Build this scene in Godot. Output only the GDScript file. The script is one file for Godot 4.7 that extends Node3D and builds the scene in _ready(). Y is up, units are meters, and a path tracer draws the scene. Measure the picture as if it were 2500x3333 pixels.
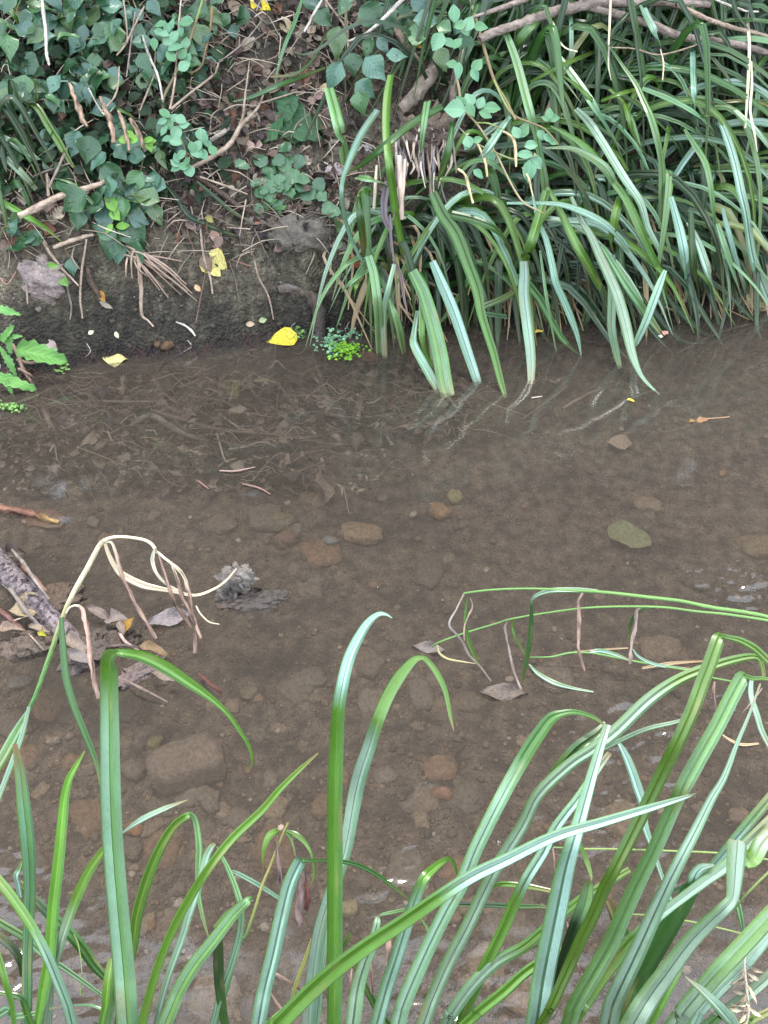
extends Node3D
# A shallow stream seen from its near bank: sedge in front, brown water over mud and stones, an overgrown bank behind.
const PW := 2500.0
const PH := 3333.0
const FOV := 56.0
const EYE := Vector3(0, 1.1, 0)
const TILT := 40.0
var ty := 0.0
var fwd := Vector3.ZERO
var upw := Vector3.ZERO
var M := {}
var LM := {}
var rng := RandomNumberGenerator.new()
var n_big := FastNoiseLite.new()
var n_fine := FastNoiseLite.new()
var used_labels := {}


func R(a: float, b: float) -> float:
	return rng.randf_range(a, b)


# ---------------------------------------------------------------- places
func at(px: float, py: float, d: float) -> Vector3:
	return EYE + d * (fwd + Vector3.RIGHT * ((px / PW - 0.5) * 2.0 * ty * PW / PH) + upw * ((0.5 - py / PH) * 2.0 * ty))


func px_of(p: Vector3) -> Vector2:
	var q := p - EYE
	var d := q.dot(fwd)
	return Vector2((q.x / d / (2.0 * ty * PW / PH) + 0.5) * PW, (0.5 - q.dot(upw) / d / (2.0 * ty)) * PH)


func size_at(w: float, d: float) -> float:      # metres across for w photo pixels at distance d
	return w / PW * 2.0 * ty * PW / PH * d


func on_level(px: float, py: float, y: float) -> Vector3:
	var ray := at(px, py, 1.0) - EYE
	return EYE + ray * ((y - EYE.y) / ray.y)


func depth_of(p: Vector3) -> float:
	return (p - EYE).dot(fwd)


func on_ground(px: float, py: float, lift := 0.0) -> Vector3:
	var ray := at(px, py, 1.0) - EYE
	var d := 0.7
	while d < 7.0:
		var p := EYE + ray * d
		if p.y < ground_y(p.x, -p.z) + lift:
			break
		d += 0.04
	var lo := d - 0.04
	for k in 7:
		var m := (lo + d) * 0.5
		var p := EYE + ray * m
		if p.y < ground_y(p.x, -p.z) + lift:
			d = m
		else:
			lo = m
	return EYE + ray * d


func water_edge(x: float) -> float:
	var xs := [-1.6, -0.85, -0.5, -0.2, 0.1, 0.5, 0.9, 1.6]
	var ss := [1.74, 1.80, 1.86, 1.965, 2.0, 2.07, 2.13, 2.16]
	var s: float = ss[0] if x < xs[0] else ss[7]
	for i in 7:
		if x >= xs[i] and x < xs[i + 1]:
			s = lerpf(ss[i], ss[i + 1], smoothstep(0.0, 1.0, (x - xs[i]) / (xs[i + 1] - xs[i])))
	return s + 0.035 * n_big.get_noise_2d(x * 260.0, 7.0) + 0.012 * n_big.get_noise_2d(x * 1100.0, 40.0)


func ground_y(x: float, s: float) -> float:
	var t := s - water_edge(clampf(x, -3.0, 3.0))
	var big := n_big.get_noise_2d(x * 170.0, s * 170.0)
	var mid := n_big.get_noise_2d(x * 620.0 + 90.0, s * 620.0)
	var fine := n_fine.get_noise_2d(x * 1000.0, s * 1000.0)
	if t < 0.0:
		var y := -0.02 - 0.075 * (1.0 - exp(t / 0.10)) - 0.035 * smoothstep(0.3, 0.9, -t)
		y += (0.012 * big + 0.007 * mid + 0.004 * fine) * smoothstep(0.0, 0.12, -t)
		var near := smoothstep(0.42, 0.05, s)
		return lerpf(y, 0.13 + 0.03 * big + 0.01 * fine + 0.05 * clampf(-s, 0.0, 3.0), near)
	var y := -0.02 + 0.20 * (1.0 - exp(-t / 0.055))
	var far := maxf(0.0, t - 0.85)
	y += 0.88 * minf(t, 0.85) + 0.5 * (1.0 - exp(-far / 0.9)) + 0.03 * far * exp(-far / 20.0)
	y += (0.06 * big + 0.035 * mid + 0.008 * fine) * smoothstep(0.0, 0.07, t)
	return y


func ground_n(p: Vector3) -> Vector3:
	var e := 0.03
	return Vector3(ground_y(p.x - e, -p.z) - ground_y(p.x + e, -p.z), 2.0 * e, ground_y(p.x, -p.z + e) - ground_y(p.x, -p.z - e)).normalized()


# ---------------------------------------------------------------- things
func thing(called: String, label: String, category: String, where := Vector3.ZERO, group := "") -> Node3D:
	var o := Node3D.new()
	o.name = called
	add_child(o, true)
	o.position = where
	tag(o, label, category, group)
	return o


func tag(o: Node3D, label: String, category: String, group := "") -> void:
	o.set_meta("label", label)
	o.set_meta("category", category)
	if group:
		o.set_meta("group", group)


func part(called: String, mesh: Mesh, mat: Material, parent: Node3D = null, local := false) -> MeshInstance3D:
	var o := MeshInstance3D.new()
	o.name = called
	o.mesh = mesh
	o.material_override = mat
	if parent:
		parent.add_child(o, true)
		if not local:
			o.position = -parent.position
	else:
		add_child(o, true)
	return o


func structure(called: String, mesh: Mesh, mat: Material) -> MeshInstance3D:
	var o := part(called, mesh, mat)
	o.set_meta("kind", "structure")
	return o


func stuff(called: String, mesh: Mesh, mat: Material, label: String, category: String, parent: Node3D = null) -> MeshInstance3D:
	var o := part(called, mesh, mat, parent)
	o.set_meta("kind", "stuff")
	if not parent:
		tag(o, label, category)
	return o


func swarm(called: String, mesh: Mesh, mat: Material, where: Array, cols: Array, label: String, category: String, parent: Node3D = null) -> MultiMeshInstance3D:
	var mm := MultiMesh.new()
	mm.transform_format = MultiMesh.TRANSFORM_3D
	mm.use_colors = true
	mm.mesh = mesh
	mm.instance_count = where.size()
	for i in where.size():
		mm.set_instance_transform(i, where[i])
		mm.set_instance_color(i, cols[i])
	var o := MultiMeshInstance3D.new()
	o.name = called
	o.multimesh = mm
	o.material_override = mat
	o.set_meta("kind", "stuff")
	if parent:
		parent.add_child(o, true)
		o.position = -parent.position
	else:
		add_child(o, true)
		tag(o, label, category)
	return o


const LANDMARKS := [
	["the bright yellow floating leaf", 917, 1100], ["the bent root", 1035, 1000], ["the drooping glossy leaves", 400, 760], ["the scalloped leaf patch", 905, 560],
	["the pale rock on the bank", 110, 900], ["the toothed seedling", 90, 1150], ["the snagged log", 130, 1980], ["the brick-shaped stone", 600, 2500], ["the sunken greenish leaf", 2050, 1740],
	["the curled dry stalk", 480, 1830], ["the tall folded sedge leaf", 350, 2300], ["the bending sedge pair", 1250, 2250], ["the arching grass stems", 1900, 1990],
	["the thick dead branch", 2000, 80], ["the dry root clump", 1370, 470], ["the moss tuft", 1110, 1130], ["the rose sprig", 560, 400], ["the bare litter gap", 840, 250], ["the round glossy leaves", 1130, 200],
	["the hanging sedge leaves", 1450, 1150], ["the standing sedge bases", 2300, 960], ["the upright sedge blade", 1270, 450], ["the sunken branch", 620, 1390], ["the leaf on edge", 1060, 1590],
	["the orange stone", 1430, 1670], ["the fan of dead stalks", 530, 890], ["the white hanging twig", 150, 110], ["the red floating twig", 100, 1675], ["the grey rag of debris", 770, 1900],
	["the ripple glints", 2000, 2330], ["the sedge flower spikes", 620, 2000], ["the white arching twig", 1210, 90],
]


func place_words(p: Vector3) -> String:
	var q := px_of(p)
	var best := 1e9
	var name_ := ""
	var off := Vector2.ZERO
	for l in LANDMARKS:
		var v := q - Vector2(l[1], l[2])
		if v.length() < best:
			best = v.length()
			name_ = l[0]
			off = v
	var how := "beside"
	if best < 60.0:
		how = "close against"
	elif off.y < -absf(off.x):
		how = "just above" if best < 150.0 else "well above"
	elif off.y > absf(off.x):
		how = "just below" if best < 150.0 else "well below"
	elif best > 220.0:
		how = "near"
	return how + " " + name_


func fresh(look: String, p: Vector3) -> String:      # a label that nothing else has yet
	var l := look + " " + place_words(p)
	var q := px_of(p)
	var near := LANDMARKS.duplicate()
	near.sort_custom(func(s, t): return q.distance_squared_to(Vector2(s[1], s[2])) < q.distance_squared_to(Vector2(t[1], t[2])))
	var tries := [l]
	for k in [[0, 1], [0, 2], [1, 2], [0, 3], [1, 3], [2, 3], [0, 4]]:
		tries.append("%s between %s and %s" % [look, near[k[0]][0], near[k[1]][0]])
	for m in tries:
		if not used_labels.has(m):
			used_labels[m] = true
			return m
	return tries[1]


# ---------------------------------------------------------------- shapes
const HS := [-0.06, 0.22, 0.0, 0.0, 0.22, -0.06]


func spline(c: PackedVector3Array, i: int, w: float) -> Vector3:
	var a := c[maxi(i - 1, 0)]
	var d := c[mini(i + 2, c.size() - 1)]
	if i == 0:
		a = 2.0 * c[0] - c[1]
	if i + 2 >= c.size():
		d = 2.0 * c[i + 1] - c[i]
	return c[i].cubic_interpolate(c[i + 1], a, d, w)


# a pleated grass blade along c with half widths w; col = [one half, midrib, other half] at each control point
func ribbon(c: PackedVector3Array, w: PackedFloat32Array, cols: Array, sub: int, roll0: float, roll1: float, pleat := 1.0, face := Vector3(0, 0.72, 0.69)) -> ArrayMesh:
	var pos := PackedVector3Array()
	var nor := PackedVector3Array()
	var uvs := PackedVector2Array()
	var clr := PackedColorArray()
	var idx := PackedInt32Array()
	var p := PackedVector3Array()
	var hw := PackedFloat32Array()
	var k3 := []
	var n := c.size()
	for i in n - 1:
		for k in (sub if i < n - 2 else sub + 1):
			var f := float(k) / sub
			p.append(spline(c, i, f))
			hw.append(lerpf(w[i], w[i + 1], f))
			k3.append([cols[i], cols[i + 1], f])
	var rows := p.size()
	var side := Vector3.RIGHT
	var along := 0.0
	var edge := []
	var seed_v := rng.randf() * 20.0
	var um := R(0.05, 0.17)
	var us := [-1.0, -R(0.38, 0.80), -um, um, R(0.38, 0.80), 1.0]
	for i in rows:
		var t := (p[mini(i + 1, rows - 1)] - p[maxi(i - 1, 0)]).normalized()
		var s := t.cross(face)
		if s.length() > 0.05:
			side = s.normalized()
		var roll := lerpf(roll0, roll1, float(i) / (rows - 1))
		var s2 := side.rotated(t, roll)
		var nn := s2.cross(t).normalized()
		along += 0.0 if i == 0 else p[i].distance_to(p[i - 1])
		var e := PackedVector3Array()
		for j in 6:
			e.append(p[i] + s2 * (us[j] * hw[i]) + nn * (HS[j] * hw[i] * pleat))
		edge.append([e, t, along])
	for j in 5:
		var first := pos.size()
		for i in rows:
			var e: PackedVector3Array = edge[i][0]
			var across := e[j + 1] - e[j]
			var nn := across.cross(edge[i][1]).normalized()
			var q: Array = k3[i]
			var mot := 1.0 + 0.18 * n_fine.get_noise_2d(edge[i][2] * 900.0 + seed_v * 37.0, j * 90.0 + seed_v * 50.0)
			var worn := smoothstep(0.40, 0.62, n_fine.get_noise_2d(edge[i][2] * 420.0 + seed_v * 91.0, j * 35.0 + seed_v * 13.0))
			for side_j in 2:
				var next := clampi(j + side_j * 2 - 1, 0, 4)
				var blend := 0.14 if j == 2 or next == 2 else 0.42
				var col: Color = q[0][j].lerp(q[1][j], q[2]).lerp(q[0][next].lerp(q[1][next], q[2]), blend)
				col = Color(col.r * mot, col.g * mot, col.b * mot).lerp(Color(0.30, 0.25, 0.10), worn * 0.45)
				pos.append(e[j + side_j])
				nor.append(nn)
				uvs.append(Vector2((us[j + side_j] + 1.0) * 0.5 + seed_v, edge[i][2] * 6.0 + seed_v))
				clr.append(col)
		for i in rows - 1:
			var a := first + i * 2
			idx.append_array(PackedInt32Array([a, a + 2, a + 1, a + 1, a + 2, a + 3]))
	return array_mesh(pos, nor, uvs, clr, idx)


func array_mesh(pos: PackedVector3Array, nor: PackedVector3Array, uvs: PackedVector2Array, clr: PackedColorArray, idx: PackedInt32Array) -> ArrayMesh:
	var arr := []
	arr.resize(Mesh.ARRAY_MAX)
	arr[Mesh.ARRAY_VERTEX] = pos
	arr[Mesh.ARRAY_NORMAL] = nor
	arr[Mesh.ARRAY_TEX_UV] = uvs
	if clr.size():
		arr[Mesh.ARRAY_COLOR] = clr
	arr[Mesh.ARRAY_INDEX] = idx
	var m := ArrayMesh.new()
	m.add_surface_from_arrays(Mesh.PRIMITIVE_TRIANGLES, arr)
	return m


class Bag:
	var pos := PackedVector3Array()
	var nor := PackedVector3Array()
	var uvs := PackedVector2Array()
	var clr := PackedColorArray()
	var idx := PackedInt32Array()


func tube(bag: Bag, c: PackedVector3Array, r: PackedFloat32Array, cols: Array, sides := 6, sub := 4, rough := 0.12) -> void:
	var p := PackedVector3Array()
	var rr := PackedFloat32Array()
	var cc := PackedColorArray()
	var n := c.size()
	for i in n - 1:
		for k in (sub if i < n - 2 else sub + 1):
			var f := float(k) / sub
			p.append(spline(c, i, f))
			rr.append(lerpf(r[i], r[i + 1], f))
			cc.append(cols[mini(i, cols.size() - 1)].lerp(cols[mini(i + 1, cols.size() - 1)], f))
	var rows := p.size()
	var first := bag.pos.size()
	var u := Vector3.UP
	var sd := rng.randf() * 300.0
	var along := 0.0
	for i in rows:
		var t := (p[mini(i + 1, rows - 1)] - p[maxi(i - 1, 0)]).normalized()
		var s := t.cross(u)
		if s.length() < 0.1:
			s = t.cross(Vector3.RIGHT)
		s = s.normalized()
		u = s.cross(t).normalized()
		along += 0.0 if i == 0 else p[i].distance_to(p[i - 1])
		for j in sides + 1:
			var a := TAU * j / sides
			var dir := s * cos(a) + u * sin(a)
			var bump := 1.0 + rough * n_fine.get_noise_3d(along * 2600.0 + sd, (j % sides) * 70.0, sd)
			bag.pos.append(p[i] + dir * rr[i] * bump)
			bag.nor.append(dir)
			bag.uvs.append(Vector2(float(j) / sides, along * 8.0))
			var mot := 1.0 + rough * 1.6 * n_fine.get_noise_3d(along * 1600.0 + sd, (j % sides) * 55.0, sd + 90.0)
			bag.clr.append(Color(cc[i].r * mot, cc[i].g * mot, cc[i].b * mot))
	var w := sides + 1
	for i in rows - 1:
		for j in sides:
			var a := first + i * w + j
			bag.idx.append_array(PackedInt32Array([a, a + 1, a + w, a + 1, a + w + 1, a + w]))


func bag_mesh(b: Bag) -> ArrayMesh:
	return array_mesh(b.pos, b.nor, b.uvs, b.clr, b.idx)


func tube_mesh(c: PackedVector3Array, r: PackedFloat32Array, cols: Array, sides := 6, sub := 4, rough := 0.12) -> ArrayMesh:
	var b := Bag.new()
	tube(b, c, r, cols, sides, sub, rough)
	return bag_mesh(b)


# a broad leaf lying in its own xy plane, stalk at the origin, tip at +y, upper face to +z. prof = half width along the length, as a share of the length
func leaf_mesh(length: float, prof: Array, curl: float, fold: float, wave: float, col: Color, edge: Color, sd: int) -> ArrayMesh:
	var st := SurfaceTool.new()
	st.begin(Mesh.PRIMITIVE_TRIANGLES)
	var rows := prof.size()
	var r2 := RandomNumberGenerator.new()
	r2.seed = sd
	var twist := r2.randf_range(-0.4, 0.4)
	var ph := r2.randf() * TAU
	for i in rows:
		var f := float(i) / (rows - 1)
		for j in 5:
			var u := (j - 2) * 0.5
			var jag := 1.0 + (r2.randf_range(-0.07, 0.07) if absf(u) == 1.0 else 0.0)
			var x: float = u * prof[i] * length * jag
			var y := f * length
			var z := fold * absf(x) - curl * f * f * length + wave * length * sin(f * 9.0 + ph + u * 2.0) * absf(u) + twist * x * f
			st.set_color(col.lerp(edge, clampf(absf(u) - 0.4, 0.0, 1.0) * 0.9 * r2.randf()))
			st.set_uv(Vector2(0.5 + 0.5 * u, f))
			st.add_vertex(Vector3(x, y, z))
	for i in rows - 1:
		for j in 4:
			var a := i * 5 + j
			for q in [a, a + 5, a + 1, a + 1, a + 5, a + 6]:
				st.add_index(q)
	st.generate_normals()
	return st.commit()


func leaf_basis(dir: Vector3, normal: Vector3) -> Basis:
	var y := dir.normalized()
	var x := y.cross(normal)
	x = x.normalized() if x.length() > 0.01 else Vector3.RIGHT
	return Basis(x, y, x.cross(y))


func stone_mesh(size: Vector3, sd: int, col: Color, rough := 0.22, boxy := 0.0, n := 12, m := 8) -> ArrayMesh:
	var st := SurfaceTool.new()
	st.begin(Mesh.PRIMITIVE_TRIANGLES)
	for i in m + 1:
		for j in n + 1:
			var th := PI * i / m
			var ph := TAU * (j % n) / n
			var d := Vector3(sin(th) * cos(ph), cos(th), sin(th) * sin(ph))
			var k := 1.0 + rough * n_fine.get_noise_3d(d.x * 120.0 + sd * 31.0, d.y * 120.0, d.z * 120.0) * 2.0 + rough * 0.5 * n_fine.get_noise_3d(d.x * 330.0 + sd * 31.0, d.y * 330.0, d.z * 330.0)
			if boxy > 0.0:
				var q := maxf(absf(d.x), maxf(absf(d.y), absf(d.z)))
				k *= lerpf(1.0, 0.8 / q, boxy)
			var mot := 1.0 + 0.3 * n_fine.get_noise_3d(d.x * 260.0, d.y * 260.0 + sd * 17.0, d.z * 260.0)
			st.set_color(Color(col.r * mot, col.g * mot, col.b * mot))
			st.set_uv(Vector2(float(j) / n, float(i) / m))
			st.add_vertex(d * k * size * 0.5)
	for i in m:
		for j in n:
			var a := i * (n + 1) + j
			for q in [a, a + n + 1, a + 1, a + 1, a + n + 1, a + n + 2]:
				st.add_index(q)
	st.generate_normals()
	return st.commit()


func quad(t: Array, n: int, k: int) -> float:      # depth along a blade: start, middle, end
	var f := float(k) / maxf(1.0, n - 1)
	return lerpf(t[0], t[1], f * 2.0) if f < 0.5 else lerpf(t[1], t[2], f * 2.0 - 1.0)


const TINT := {      # outer, inner, midrib, inner, outer strip of a blade
	"g": [Color(0.090, 0.220, 0.055), Color(0.460, 0.640, 0.560), Color(0.045, 0.150, 0.040), Color(0.410, 0.600, 0.510), Color(0.190, 0.370, 0.220)],
	"b": [Color(0.066, 0.178, 0.010), Color(0.090, 0.220, 0.018), Color(0.150, 0.290, 0.050), Color(0.105, 0.240, 0.026), Color(0.135, 0.280, 0.075)],
	"m": [Color(0.085, 0.220, 0.030), Color(0.280, 0.470, 0.320), Color(0.060, 0.170, 0.020), Color(0.140, 0.310, 0.080), Color(0.230, 0.410, 0.230)],
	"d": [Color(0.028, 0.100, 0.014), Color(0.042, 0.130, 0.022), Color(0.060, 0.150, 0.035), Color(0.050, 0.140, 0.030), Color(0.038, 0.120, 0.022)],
	"k": [Color(0.0130, 0.0468, 0.0112), Color(0.0202, 0.0640, 0.0182), Color(0.0288, 0.0741, 0.0210), Color(0.0245, 0.0702, 0.0210), Color(0.0173, 0.0562, 0.0154)],  # near-black green: shade between the blades painted into their colour
	"y": [Color(0.290, 0.330, 0.090), Color(0.340, 0.370, 0.130), Color(0.360, 0.380, 0.150), Color(0.260, 0.310, 0.080), Color(0.300, 0.320, 0.100)],
	"t": [Color(0.430, 0.320, 0.190), Color(0.470, 0.370, 0.240), Color(0.340, 0.240, 0.140), Color(0.450, 0.350, 0.220), Color(0.400, 0.300, 0.180)],
	"w": [Color(0.700, 0.620, 0.460), Color(0.740, 0.660, 0.510), Color(0.620, 0.530, 0.390), Color(0.720, 0.640, 0.490), Color(0.660, 0.570, 0.430)],
}


func tints(key: String, n: int, turn: int, key2: String, tip: float) -> Array:
	var out := []
	var v := R(0.85, 1.15)
	var warm := R(-0.06, 0.10)
	var per := [R(0.8, 1.2), R(0.75, 1.2), R(0.7, 1.3), R(0.75, 1.2), R(0.8, 1.2)]
	var swap := R(0.0, 0.40) if key == "g" or key == "m" else 0.0
	var half := 0 if rng.randf() < 0.5 else 3
	var fade := R(0.6, 1.0)
	var dry := R(0.3, 1.7)
	for i in n:
		var c3 := []
		var src: Array = TINT[key if i < turn else key2]
		for j in 5:
			var q: Color = src[j]
			if j == half or j == half + 1:
				q = q.lerp(TINT["b"][j], swap)
			var u: float = v * per[j] * lerpf(fade, 1.08, float(i) / maxf(1.0, n - 1))
			c3.append(Color(q.r * (u + warm), q.g * u, q.b * (u - warm)))
		if tip > 0.0 and i >= n - 2:
			var dead: float = tip * (dry if i == n - 1 else 0.22 * dry)
			for k in 5:
				c3[k] = c3[k].lerp(Color(0.34, 0.22, 0.10), minf(1.0, dead * R(0.7, 1.2)))
		out.append(c3)
	return out


# one blade traced as px, py, width triples at distances dd; opt: c2/turn (the colour after a fold), roll, roll1, root (a point it grows from), tip, sub, pleat
func blade(parent: Node3D, v: Array, dd: Array, key: String, opt := {}) -> MeshInstance3D:
	var n := v.size() / 3
	var c := PackedVector3Array()
	var w := PackedFloat32Array()
	if opt.has("root"):
		c.append(opt.root)
		w.append(0.4 * size_at(v[2], dd[0]))
	for i in n:
		var d := quad(dd, n, i)
		c.append(at(v[i * 3], v[i * 3 + 1], d))
		w.append(0.5 * size_at(v[i * 3 + 2], d))
	var cols := tints(key, c.size(), opt.get("turn", 99), opt.get("c2", key), opt.get("tip", 0.5))
	var ro: float = opt.get("roll", R(-0.25, 0.25))
	return part("leaf", ribbon(c, w, cols, opt.get("sub", 5), ro, opt.get("roll1", ro), opt.get("pleat", 1.0)), LM.blade if not opt.has("mat") else opt.mat, parent)


func stick(parent: Node3D, called: String, v: Array, dd: Array, cols: Array, mat: Material, opt := {}) -> MeshInstance3D:
	var n := v.size() / 3
	var c := PackedVector3Array()
	var w := PackedFloat32Array()
	for i in n:
		var d := quad(dd, n, i)
		c.append(at(v[i * 3], v[i * 3 + 1], d))
		w.append(0.5 * size_at(v[i * 3 + 2], d))
	return part(called, tube_mesh(c, w, cols, opt.get("sides", 6), opt.get("sub", 4), opt.get("rough", 0.25)), mat, parent)


# distances for a traced run whose ends lie on (or near) the ground or water
func dd_ground(v: Array, lift0: float, lift1: float, lift2 := -1.0) -> Array:
	var n := v.size() / 3
	var m := n / 2
	return [depth_of(on_ground(v[0], v[1], lift0)), depth_of(on_ground(v[m * 3], v[m * 3 + 1], lift1)), depth_of(on_ground(v[n * 3 - 3], v[n * 3 - 2], lift2 if lift2 > -0.5 else lift0))]


func centre(v: Array, dd: Array) -> Vector3:
	var m := (v.size() / 3) / 2
	return at(v[m * 3], v[m * 3 + 1], dd[1])


# ---------------------------------------------------------------- the scene
func _ready() -> void:
	ty = tan(deg_to_rad(FOV * 0.5))
	var tl := deg_to_rad(TILT)
	fwd = Vector3(0, -sin(tl), -cos(tl))
	upw = Vector3(0, cos(tl), -sin(tl))
	rng.seed = 4711
	var cam := Camera3D.new()
	cam.name = "camera"
	cam.fov = FOV
	cam.near = 0.05
	cam.far = 200.0
	cam.position = EYE
	cam.rotation_degrees = Vector3(-TILT, 0, 0)
	add_child(cam)
	cam.current = true
	var sky_mat := ProceduralSkyMaterial.new()
	sky_mat.sky_top_color = Color(0.86, 0.91, 0.98)
	sky_mat.sky_horizon_color = Color(0.88, 0.92, 0.96)
	sky_mat.sky_curve = 0.2
	sky_mat.ground_bottom_color = Color(0.10, 0.10, 0.08)
	sky_mat.ground_horizon_color = Color(0.30, 0.32, 0.28)
	sky_mat.sun_angle_max = 1.0
	var sky := Sky.new()
	sky.sky_material = sky_mat
	var env := Environment.new()
	env.background_mode = Environment.BG_SKY
	env.sky = sky
	env.background_energy_multiplier = 1.0
	env.tonemap_mode = Environment.TONE_MAPPER_LINEAR
	env.tonemap_exposure = 4.4
	env.sdfgi_enabled = true
	env.ssao_enabled = true
	env.ssil_enabled = true
	var we := WorldEnvironment.new()
	we.name = "world"
	we.environment = env
	add_child(we)
	var sun := DirectionalLight3D.new()
	sun.name = "veiled_sun"
	sun.light_energy = 0.5
	sun.light_color = Color(1.0, 0.98, 0.94)
	sun.light_angular_distance = 10.0
	sun.rotation_degrees = Vector3(-77.0, 196.0, 0.0)
	sun.shadow_enabled = true
	add_child(sun)
	n_big.seed = 3
	n_big.frequency = 0.012
	n_big.fractal_octaves = 3
	n_fine.seed = 9
	n_fine.frequency = 0.022
	n_fine.fractal_octaves = 3
	make_materials()
	make_ground()
	make_water()
	make_added_trees()
	make_stones()
	make_roots_and_debris()
	make_bank_sedge()
	make_bank_plants()
	make_bank_wood()
	make_litter()
	make_front_sedge()
	make_front_stems()


# ---------------------------------------------------------------- materials
func noise_tex(freq: float, sd: int, stops: Array, size := 512, kind := FastNoiseLite.TYPE_SIMPLEX_SMOOTH, oct := 5) -> NoiseTexture2D:
	var nz := FastNoiseLite.new()
	nz.noise_type = kind
	nz.frequency = freq
	nz.seed = sd
	nz.fractal_octaves = oct
	var t := NoiseTexture2D.new()
	t.width = size
	t.height = size
	t.seamless = true
	t.generate_mipmaps = false
	t.noise = nz
	if stops.size():
		var g := Gradient.new()
		g.offsets = PackedFloat32Array(stops.map(func(s): return s[0]))
		g.colors = PackedColorArray(stops.map(func(s): return s[1].linear_to_srgb()))
		t.color_ramp = g
	return t


func earth(stops: Array, freq: float, sd: int, scale: float, relief: float, rough: float) -> StandardMaterial3D:
	var m := StandardMaterial3D.new()
	m.albedo_texture = noise_tex(freq, sd, stops, 1024)
	m.uv1_triplanar = true
	m.uv1_world_triplanar = true
	m.uv1_scale = Vector3.ONE * scale
	m.roughness = rough
	m.heightmap_enabled = true
	m.heightmap_texture = noise_tex(freq * 3.0, sd + 5, [], 1024)
	m.heightmap_scale = relief
	return m


func painted(rough: float, spec := 0.5) -> StandardMaterial3D:
	var m := StandardMaterial3D.new()
	m.vertex_color_use_as_albedo = true
	m.roughness = rough
	m.metallic_specular = spec
	return m


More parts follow.
